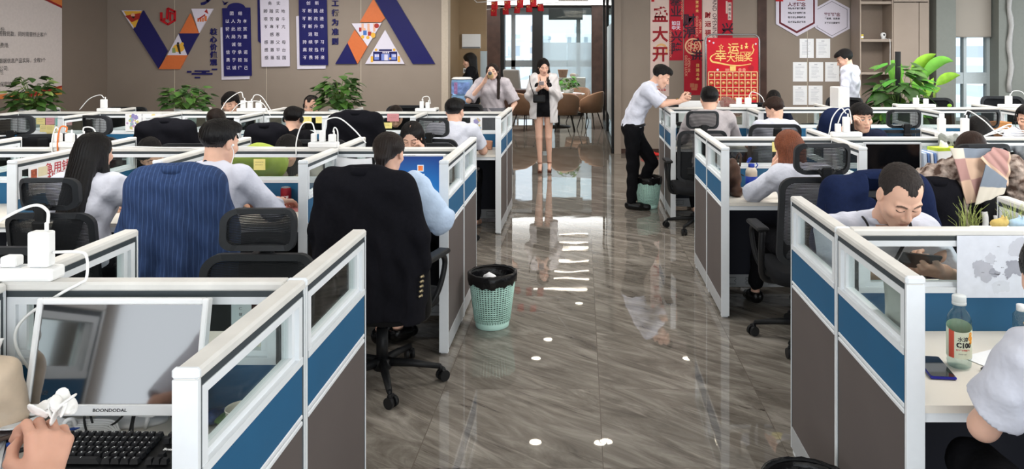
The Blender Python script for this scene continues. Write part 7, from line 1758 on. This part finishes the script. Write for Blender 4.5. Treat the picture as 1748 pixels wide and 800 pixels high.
bm = BM(); lathe(bm, [(0, 0), (.10, 0), (.14, .20), (.15, .21), (.13, .21), (0, .05)], n=24, cap=False); o = obj('basket', bm, mat('wicker', '#9b7f6c', .7, var=.3, scale=60, bump=.6, bscale=80), None, True, (-.50, 20.4, 1.001)); tag(o, 'brown wicker basket on the pale lobby cabinet', 'basket')
bm = BM(); lathe(bm, [(0, 0), (.05, 0), (.09, .06), (.07, .10), (.03, .11), (0, .11)], n=20, cap=False); tube(bm, spline([(.08, 0, .07), (.13, 0, .08), (.12, 0, .03), (.08, 0, .03)], 5), .008, 6); o = obj('teapot', bm, mat('clay', '#b3a79b', .6), None, True, (-.23, 20.4, 1.001)); tag(o, 'grey teapot next to the wicker basket', 'teapot')
t = thing('office_armchair', 'grey high-backed armchair at the lobby window', 'armchair', (-1.72, 20.6, 0), -.5); GL = mat('grey_leather', '#8f8d8b', .5)
bm = BM(); box(bm, (0, 0, .46), (.52, .50, .12), None, .04, seg=3); obj('seat', bm, GL, t, True); bm = BM(); box(bm, (0, -.25, .85), (.50, .10, .74), Euler((.18, 0, 0)), .04, seg=3); obj('backrest', bm, GL, t, True)
for s_ in (-1, 1):
    bm = BM(); box(bm, (s_*.28, -.02, .66), (.06, .34, .04), None, .015, seg=2); box(bm, (s_*.28, -.1, .55), (.04, .05, .22), None, .01); obj('armrest', bm, BLACK, t)
bm = BM(); tube(bm, [(0, 0, .05), (0, 0, .42)], .03, 10)
for k in range(5): a = 2*PI*k/5; tube(bm, [(0, 0, .08), (.3*math.cos(a), .3*math.sin(a), .03)], [.025, .028], 8)
obj('base', bm, STEEL, t)
t = thing('office_desk', 'dark brown desk in front of the grey armchair in the lobby', 'desk', (-1.35, 19.2, 0)); bm = BM(); bx(bm, -.75, .55, -.35, .35, .70, .75, .005); obj('desktop', bm, DARKW, t); bm = BM(); bx(bm, -.70, .50, -.33, -.30, .12, .70); obj('front_panel', bm, DARKW, t)
for s_ in (-.72, .5):
    bm = BM(); bx(bm, s_, s_+.03, -.33, .33, 0, .70); obj('leg', bm, DARKW, t)

# ------------------------------------------------------------------ red banners, lottery stand, sheets and boards on the right back wall
Y2 = YW-.001
BRED = mat('banner_red', '#a5182b', .7, var=.06, scale=6); BPALE = mat('banner_pale', '#cdb7ae', .7, var=.05, scale=5); BDK = mat('brush_navy', '#38232f', .7, var=0); BR2 = mat('brush_red', '#8c1420', .7, var=0)
def banner(label, u0, u1, v1, m, v0=-14):
    t, inv = board('hanging_banner', [('cloth', rect(u0, v0, u1, v1), m)], Y2, label, 'banner', .006); return t, inv
def put_text(t, inv, name, s, u, v, size, m, Y=Y2-.007, dv=0, bold=.0, rot=0, mi=0, xs=1):
    bm = BM()
    if dv:
        for k, ch in enumerate(s): x, z = WP(u, v+dv*k, Y); text_bm(bm, ch, size, inv @ T(x, Y-.0005, z), bold=bold, xs=xs)
    else:
        x, z = WP(u, v, Y); text_bm(bm, s, size, inv @ T(x, Y-.0005, z) @ Matrix.Rotation(rot, 4, 'Y'), bold=bold, xs=xs)
    return obj(name, bm, m, t)
t, inv = banner('pale pink banner with big red brush characters', 1110, 1142, 164, BPALE)
put_text(t, inv, 'brush_characters', '盛大开业', 1127, 27, .27, BR2, dv=33.5, bold=.008); put_text(t, inv, 'small_characters', '开门大吉', 1127, 146, .05, RED, bold=.001); put_text(t, inv, 'small_characters', '日进斗金', 1127, 154, .05, RED, bold=.001)
decal(t, inv, 'gold_ring', [(circ(1129, 85, 11), 0), (circ(1128, 86, 8.5), 1)], Y2-.006, [mat('ring_gold', '#d3a46a', .6), BPALE]); decal(t, inv, 'seal', [(rect(1112, -2, 1117, 3), 0)], Y2-.006, [RED])
t, inv = banner('short red banner with dark brush characters and small white lettering', 1142.5, 1166, 103, BRED)
put_text(t, inv, 'brush_characters', '基业', 1154, 2, .2, BDK, dv=19, bold=.004); put_text(t, inv, 'brush_characters', '兴隆', 1155, 64, .2, BDK, dv=20, bold=.004); put_text(t, inv, 'white_characters', '如日', 1154, 40, .075, LILACW, bold=.002); put_text(t, inv, 'white_characters', '中天', 1154, 48, .075, LILACW, bold=.002); put_text(t, inv, 'small_lettering', 'OPEN IN GOOD LUCK', 1144.5, 75, .045, PEACH, rot=PI/2); put_text(t, inv, 'small_lettering', 'OPEN IN GOOD LUCK', 1164.5, 10, .045, PEACH, rot=PI/2)
t, inv = banner('long red banner with a round gold dragon motif', 1167.5, 1198, 162, BRED)
decal(t, inv, 'gold_roundel', [(circ(1183, 79, 14, 28), 0), (circ(1183, 79, 11.5, 28), 1)]+[(circ(1183+7*math.cos(a), 79+7*math.sin(a), 3.2, 10), 0) for a in np.linspace(0, 5.5, 7)]+[(circ(1183+7*math.cos(a), 79+7*math.sin(a), 2.0, 10), 1) for a in np.linspace(0, 5.5, 7)]+[(circ(1183, 79, 4, 12), 0), (circ(1183, 79, 2.5, 12), 1)], Y2-.006, [mat('roundel_gold', '#d8b088', .6), BRED])
put_text(t, inv, 'brush_characters', '财', 1177, 36, .22, BDK, bold=.006); put_text(t, inv, 'brush_characters', '源', 1177, 57, .22, BDK, bold=.006); put_text(t, inv, 'brush_characters', '广', 1191, 76, .2, BDK, bold=.006); put_text(t, inv, 'brush_characters', '进', 1189, 97, .2, BDK, bold=.006); put_text(t, inv, 'gold_characters', '和贺开业', 1190, -3, .055, GOLD, dv=7.2, bold=.001); put_text(t, inv, 'gold_characters', '日进斗金', 1191, 112, .062, GOLD, dv=7.8, bold=.0015)
put_text(t, inv, 'small_lettering', 'OPEN IN', 1195, 45, .06, PEACH, rot=PI/2); put_text(t, inv, 'small_lettering', 'GOOD LUCK', 1189.5, 45, .06, PEACH, rot=PI/2); put_text(t, inv, 'small_lettering', 'OPEN IN', 1176, 111, .06, PEACH, rot=PI/2); put_text(t, inv, 'small_lettering', 'GOOD LUCK', 1171, 112, .06, PEACH, rot=PI/2); decal(t, inv, 'seal', [(rect(1178, 142, 1185, 149), 0), (rect(1185.5, 143, 1191, 150), 0), (rect(1180, 149.5, 1190, 154), 0)], Y2-.006, [mat('seal_gold', '#b06a50', .6)])
t, inv = banner('pale pink banner with grand opening lettering', 1199, 1224, 165, BPALE)
put_text(t, inv, 'red_characters', '财运福到', 1208.5, 26.5, .105, BR2, dv=15, bold=.003); put_text(t, inv, 'lettering', 'GRAND OPENING', 1219.5, 25, .10, BDK, rot=PI/2, xs=.95)
t, inv = banner('red banner with a small cream tag behind the lottery stand', 1225, 1250.5, 165, BRED)
decal(t, inv, 'tag_print', [(rect(1242.5, 4, 1248.5, 34), 0), (rect(1239, 2, 1242, 23), 0)], Y2-.006, [BPALE]); put_text(t, inv, 'tag_characters', '鸿运当头', 1245.5, 9, .05, BDK, dv=7, bold=.001); put_text(t, inv, 'brush_characters', '兴', 1242, 50, .2, BDK, bold=.005)
# lottery stand
ys = 12.25
t = thing('lottery_stand', 'red lucky draw board on a silver tube stand in front of the banners', 'display stand', (*P(1250, 0, ys)[:1], ys, 0)); inv = Matrix.Translation(t.location).inverted(); cx = t.location.x
L_ = lambda u, v: inv @ P(u, v, ys)
a, c = L_(1204.5, 59), L_(1296, 59); bm = BM(); r = .10
pts = [(a.x, 0, .02), (a.x, 0, a.z-r)]+[(a.x+r-r*math.cos(q), 0, a.z-r+r*math.sin(q)) for q in np.linspace(.2, PI/2, 6)]+[(c.x-r+r*math.sin(q), 0, a.z-r+r*math.cos(q)) for q in np.linspace(0, PI/2-.2, 6)]+[(c.x, 0, a.z-r), (c.x, 0, .02)]
tube(bm, pts, .014, 10); tube(bm, [(a.x, 0, .75), (c.x, 0, .75)], .010, 8); obj('tube_frame', bm, STEEL, t)
for x in (a.x, c.x):
    bm = BM(); tube(bm, [(x, -.22, .015), (x, .22, .015)], .015, 8); obj('foot', bm, STEEL, t)
p0, p1 = L_(1207, 64.5), L_(1294, 180); bm = BM(); bx(bm, p0.x, p1.x, -.012, .006, p1.z, p0.z, .002); obj('board', bm, mat('lottery_red', '#c01428', .55, var=.05, scale=4), t)
YL = ys-.0125
def ltxt(name, s, u, v, size, m, bold=0, xs=1): x, z = WP(u, v, YL); bm = BM(); text_bm(bm, s, size, inv @ T(x, YL-.0008, z), bold=bold, xs=xs); obj(name, bm, m, t)
ltxt('gold_characters', '幸', 1230, 96, .20, GOLD, .002); ltxt('gold_characters', '运', 1252, 84, .19, GOLD, .002); ltxt('gold_characters', '大', 1247.5, 100, .145, GOLD, .0015); ltxt('gold_characters', '抽', 1262, 99, .145, GOLD, .0015); ltxt('gold_characters', '奖', 1277, 98.5, .145, GOLD, .0015); ltxt('lettering', 'LUCKY DRAW', 1273, 89.2, .028, GOLD, .0008)
its = []
for i in range(14):
    s0, s1 = i/14, (i+1)/14
    f = lambda s: (1222-9.5*math.sin(PI*min(1, s*1.6))+(0 if s < .5 else (s-.5)*120), 92+(8+9*math.sin(min(1, s*2)*PI/2))*min(1, s*1.6)+(0 if s < .6 else 3*math.sin((s-.6)*8)))
    (u0, v0), (u1, v1) = f(s0), f(s1); its.append((ribbon(u0, v0, u1+.01, v1, 3.0*(1-abs(s0-.45)*1.2)), 0))
for (u, v, r) in ((1231, 80, 5), (1266, 82, 3), (1274, 80, 4)):
    its.append(([(u+(r if i % 2 == 0 else r*.45)*math.sin(PI*i/5), v-(r if i % 2 == 0 else r*.45)*math.cos(PI*i/5)) for i in range(10)], 0))
its.append(([(1231+(3 if i % 2 == 0 else 1.3)*math.sin(PI*i/5), 80-(3 if i % 2 == 0 else 1.3)*math.cos(PI*i/5)) for i in range(10)], 1))
for (u, v) in ((1211, 70), (1218, 73), (1290, 75)): its.append((circ(u, v, 1.6), 2))
its += [(circ(1266, 78, 1.6), 0), (circ(1274, 75, 1.8), 0), (ribbon(1284, 92, 1287, 84, 1.6), 0), (ribbon(1287, 85, 1284, 80, 1.6), 0), (ribbon(1284, 81, 1286, 75, 1.6), 0), (rect(1246, 113, 1256, 121), 0), (circ(1263, 119, 3), 3), (circ(1270, 119, 3), 3), (circ(1225, 119, 2), 2), (rect(1238, 117, 1245, 121), 3), (circ(1282, 116, 5), 4)]
decal(t, inv, 'prize_print', its, YL, [GOLD, MATS['lottery_red'], LILACW, mat('print_rose', '#d77b6f', .6, var=0), mat('print_dim_red', '#a31a2a', .6, var=0)])
u0, u1, v0, dvv = 1209, 1292, 122.5, 13.2; du = (u1-u0)/8
bm = BM()
for k in range(9): a = L_(u0+du*k-.7, v0); c = L_(u0+du*k+.7, v0+4*dvv); bx(bm, a.x, c.x, -.03, -.012, c.z, a.z)
for k in range(5): a = L_(u0, v0+dvv*k-.7); c = L_(u1, v0+dvv*k+.7); bx(bm, a.x, c.x, -.029, -.012, c.z, a.z)
obj('prize_grid', bm, mat('grid_cream', '#dcb98a', .6), t)
for r_ in range(4):
    for k in range(8):
        q = L_(u0+du*(k+.5), v0+dvv*(r_+.5)); bm = BM(); w_ = .042; bx(bm, q.x-w_, q.x+w_, -.018, -.012, q.z-.055, q.z+.055, mi=0); 
        lathe(bm, [(0, 0), (.030, 0), (.030, .004), (0, .006)], n=14, cap=False, mi=1)
        for v in list(bm.verts)[8:]: x, y, z = v.co; v.co = Vector((q.x+x, -.018-z, q.z+.004+y))
        k0 = len(bm.verts); ball(bm, (q.x-.012, -.026, q.z+.018), (.014, .006, .012), None, 1, 2); ball(bm, (q.x+.012, -.026, q.z-.012), (.012, .006, .010), None, 1, 0); obj('prize_card', bm, [MATS['lottery_red'], mat('card_gold', '#cf9a5e', .5), mat('card_cream', '#ecd3a6', .5)], t)
# hexagon boards and pinned sheets
YH = Y2
t, inv = board('hexagon_board', [('board', [(1324, -6), (1324, 41), (1360, 62), (1395, 43), (1395, -6)], LILACW)], YH, 'large white hexagon board with thick maroon frame', 'wall board', .02)
decal(t, inv, 'frame_print', [([(1330, -4), (1330, 40), (1360, 57), (1391, 40), (1391, -4)], 0), ([(1333, -4), (1333, 38), (1360, 53), (1388, 38), (1388, -4)], 1)], YH-.02, [mat('maroon', '#5f1a26', .6), LILACW])
put_text(t, inv, 'heading', '人才理念', 1360, 8, .075, mat('maroon_ink', '#5f1f33', .6, var=0), YH-.022, bold=.002)
for k, s_ in enumerate(('有德有才破格重用', '有德无才培养使用', '有才无德限制录用', '无才无德坚决不用')): put_text(t, inv, 'text_line', s_, 1360, 14.5+7.7*k, .037, INK, YH-.022, bold=.001)
decal(t, inv, 'top_strip', [(rect(1324, -3, 1337, 2.5), 0), (rect(1360, -3, 1374, 1), 0)], YH-.0225, [RED])
t, inv = board('hexagon_board', [('board', [(1391, 14), (1391, 48), (1420, 65), (1450, 49), (1450, 14), (1420, -2)], LILACW)], YH, 'smaller white hexagon board with thin dark outline', 'wall board', .018)
decal(t, inv, 'frame_print', [([(1394.5, 16), (1394.5, 46.5), (1420, 61.5), (1446.5, 47), (1446.5, 16), (1420, 2)], 0), ([(1395.3, 16.5), (1395.3, 46), (1420, 60.7), (1445.7, 46.5), (1445.7, 16.5), (1420, 2.8)], 1)], YH-.018, [mat('slate_line', '#3b3d4a', .6), LILACW])
put_text(t, inv, 'heading', '管理理念', 1420.5, 25.5, .068, MATS['maroon_ink'], YH-.0195, bold=.002)
for k, s_ in enumerate(('严是爱、松是害', '不管不问要变坏')): put_text(t, inv, 'text_line', s_, 1420.5, 32+7.5*k, .037, INK, YH-.0195, bold=.001)
for k, (u, v, lab) in enumerate(((1365, 66, 'pinned white sheet, top row, under the large hexagon'), (1393, 66, 'pinned white sheet, top row, under the smaller hexagon'), (1353.5, 106, 'pinned white sheet, middle row, nearest the dark strip'), (1381, 106, 'pinned white sheet in the centre of the middle row'), (1408.5, 106, 'pinned white sheet, middle row, by the standing man'), (1353.5, 146, 'pinned white sheet, bottom row, nearest the dark strip'), (1380, 146, 'pinned white sheet, bottom row, behind the white computer case'))):
    t, inv = board('pinned_sheet', [('sheet', rect(u, v, u+24, v+33), PAPER)], YH, lab, 'paper', .003)
    bm = BM(); rng = random.Random(k)
    for j in range(9):
        x0, z0 = WP(u+4, v+7+2.4*j, YH); x1 = WP(u+rng.uniform(12, 20), 0, YH)[0]; q0 = inv @ Vector((x0, YH-.0035, z0)); bx(bm, q0.x, q0.x+(x1-x0), q0.y-.0003, q0.y, q0.z-.003, q0.z+.003)
    x0, z0 = WP(u+9, v+4, YH); q0 = inv @ Vector((x0, YH-.0035, z0)); bx(bm, q0.x, q0.x+.05, q0.y-.0003, q0.y, q0.z-.008, q0.z+.008)
    obj('faint_text', bm, mat('faint_ink', '#b9bac2', .8, var=0), t)
bm = BM(); x = (1378-UX)*YW/F; bx(bm, x-.004, x+.004, YW-.004, YW+.01, 0, HC); struct('trim_5', bm, MATS['joint_strip'])
bm = BM()
ball(bm, (0, 0, .05), (.13, .06, .05)); ball(bm, (.12, .02, .03), (.10, .06, .03)); o = obj('cloth_bundle', bm, mat('red_cloth', '#c02a25', .8), None, True, (1.08, 12.55, 0)); tag(o, 'red cloth bundle on the floor below the pale banner', 'cloth')
# cabinet with open shelves
CAB = mat('taupe_cabinet', '#988a7e', .6, var=.03, scale=5); CABI = mat('cabinet_inside', '#85776c', .7, var=.03)
yc = 12.42; X = lambda u: (u-UX)*yc/F
t = thing('tall_cabinet', 'tall taupe cabinet with open shelves behind the big plants', 'cabinet', (X(1470), yc, 0)); x0 = X(1470); wL = X(1524)-x0; wR = X(1586)-x0; Zv = lambda v: EYE-(v-VY)*yc/F
bm = BM(); bx(bm, -.02, 0.0, 0, .42, 0, HC-.01); bx(bm, wL-.012, wL+.012, 0, .42, 0, HC-.01); bx(bm, wR-.02, wR, 0, .42, 0, HC-.01); bx(bm, 0, wR, 0, .42, HC-.03, HC-.01); bx(bm, 0, wR, .02, .42, 0, .08); obj('carcass', bm, CAB, t)
bm = BM(); bx(bm, 0, wL, .40, .42, .08, HC-.03); obj('back_panel', bm, CABI, t)
for v in (4.5, 69, 125):
    bm = BM(); z = Zv(v); bx(bm, 0, wL-.01, .01, .40, z-.02, z+.02); obj('shelf', bm, CAB, t)
bm = BM(); bx(bm, wL+.01, wR-.02, -.012, .008, Zv(3), HC-.03, .002); obj('door', bm, CAB, t); bm = BM(); bx(bm, wL+.01, X(1568)-x0, -.012, .008, .09, Zv(4.5), .002); d_ = obj('door', bm, CAB, t); bm = BM(); bx(bm, X(1569)-x0, wR-.02, -.012, .008, .09, Zv(4.5), .002); obj('door', bm, CAB, t)
sz = Zv(69)+.021
bm = BM(); lathe(bm, [(0, 0), (.040, 0), (.046, .075), (.049, .08), (.045, .08), (0, .06)], n=20, cap=False); bx(bm, -.03, .03, -.0475, -.04, .02, .05, mi=1); o = obj('paper_tub', bm, [mat('yellow_tub', '#d8c04a', .5), WHITEPL], None, False, (X(1474.5), yc+.14, sz)); tag(o, 'small yellow tub on the open cabinet shelf', 'tub')
t = thing('security_camera', 'small white dome camera on the open cabinet shelf', 'camera', (X(1513), yc+.13, sz)); bm = BM(); lathe(bm, [(0, 0), (.035, 0), (.03, .025), (.036, .03), (.045, .06), (.042, .09), (.02, .11), (0, .112)], n=24, cap=False); obj('body', bm, WHITEPL, t, True); bm = BM(); ball(bm, (-.0, -.034, .07), (.02, .014, .024)); obj('lens', bm, BLACK, t)
bm = BM(); tube(bm, spline([(.02, .0, .02), (.05, -.05, .0), (.052, -.15, -.05), (.05, -.145, -.6)], 6), .004, 5); obj('cable', bm, WHITEPL, t)
# big plants
t = thing('potted_philodendron', 'large dark-leaved climbing plant on a black pole by the standing man', 'potted plant', (4.12, 10.0, 0)); bm = BM(); lathe(bm, [(0, 0), (.15, 0), (.20, .40), (.21, .42), (.18, .42), (0, .38)], n=28, cap=False); obj('pot', bm, mat('dark_pot', '#3a3a3c', .5), t)
bm = BM(); tube(bm, [(0, 0, .38), (0, 0, 1.72)], .036, 14); obj('moss_pole', bm, BLACK, t)
leafy(t, 110, .34, .92, .20, [G1, G5, G1, G2], 11, .78, .7)
leafy(t, 34, .34, .35, .15, [G4, G5], 12, .86, .6, stems=False)
t = thing('bird_of_paradise', 'tall plant with long bright green paddle leaves in front of the bay window', 'potted plant', (4.72, 10.2, 0)); bm = BM(); lathe(bm, [(0, 0), (.15, 0), (.19, .40), (.20, .42), (.17, .42), (0, .38)], n=28, cap=False); obj('pot', bm, WHITEPL, t)
def paddle(bl, bs, base, tip, width, bend, seed, mi, roll=0):
    base = Vector(base); tip = Vector(tip); mid = base.lerp(tip, .45)+Vector((0, 0, bend)); tube(bs, bez((0, 0, .38), (base.x*.2, base.y*.2, .6), base-(mid-base)*.3, base, 8), .009, 6)
    pts = bez(base, base.lerp(mid, .6)+Vector((0, 0, bend*.3)), mid+(tip-mid)*.3+Vector((0, 0, bend*.4)), tip, 14); rows = []
    for i, p in enumerate(pts):
        s = i/14; w = width*math.sin(PI*min(1, s*1.02))**.75*(1-.25*s); d = (pts[min(i+1, 14)]-pts[max(i-1, 0)]).normalized(); side = d.cross(Vector((0, 1, .25))).normalized(); nrm = side.cross(d); side = (side*math.cos(roll)+nrm*math.sin(roll))
        rows.append((bl.verts.new(p+side*w+nrm*w*.22), bl.verts.new(p+side*w*.5+nrm*w*.03), bl.verts.new(p), bl.verts.new(p-side*w*.5+nrm*w*.03), bl.verts.new(p-side*w+nrm*w*.22)))
    for A, B_ in zip(rows, rows[1:]):
        for j in range(4): f = bl.faces.new((A[j], A[j+1], B_[j+1], B_[j])); f.smooth = True; f.material_index = mi
bl, bs = BM(), BM(); PXY = lambda u, v, y=10.2: P(u, v, y)-Vector((4.72, 10.2, 0))
for k, (b0, t0, w, bd, mi, y0, y1, rl) in enumerate((((1575, 135), (1622, 105), .085, .14, 1, 0, -.1, .3), ((1560, 130), (1598, 92), .09, .06, 0, .1, 0, .2), ((1592, 145), (1633, 128), .075, .05, 0, -.1, -.1, .2), ((1572, 168), (1588, 132), .06, .02, 0, -.15, -.1, .1), ((1578, 140), (1590, 106), .07, .02, 1, .05, .05, .6), ((1545, 135), (1530, 104), .09, .06, 1, .1, .2, .2), ((1588, 158), (1600, 150), .04, .02, 0, -.1, -.1, .4), ((1556, 160), (1570, 128), .06, .05, 1, -.1, 0, .2), ((1540, 150), (1520, 120), .08, .04, 1, .0, .1, .3))):
    b1 = PXY(*b0)+Vector((0, y0, 0)); t1 = PXY(*t0)+Vector((0, y1, 0)); paddle(bl, bs, b1, t1, w, bd, k, mi, rl)
obj('leaves', bl, [G4, mat('leaf_paddle', '#5f9a35', .35, var=.2, scale=10)], t); obj('stalks', bs, mat('stalk_green', '#8aa54a', .6), t)
bm = BM(); ball(bm, (0, 0, 0), (.025, .02, .02)); o = obj('fallen_leaf', bm, G4, None, True, (4.05, 8.45, HZ+.021)); tag(o, 'bright green leaf fallen on the far rail below the bay window', 'leaf')
# grey-green column front with film
bm = BM(); V = []
for j in range(15):
    row = []
    for i in range(4): z = 2.95-1.9*j/14; row.append(bm.verts.new((6.99+.03*i+.02*math.sin(j*1.3), 12.6-.02*math.sin(i*PI/3)-.012*math.sin(j*2.1+i), z)))
    V.append(row)
for j in range(14):
    for i in range(3): bm.faces.new((V[j][i], V[j][i+1], V[j+1][i+1], V[j+1][i]))
o = obj('plastic_film', bm, mat('glossy_film', '#a9a7a4', .12, var=.05), None, True); o.modifiers.new('thick', 'SOLIDIFY').thickness = .004; tag(o, 'crinkled glossy plastic film strip on the grey column right of the window', 'film')
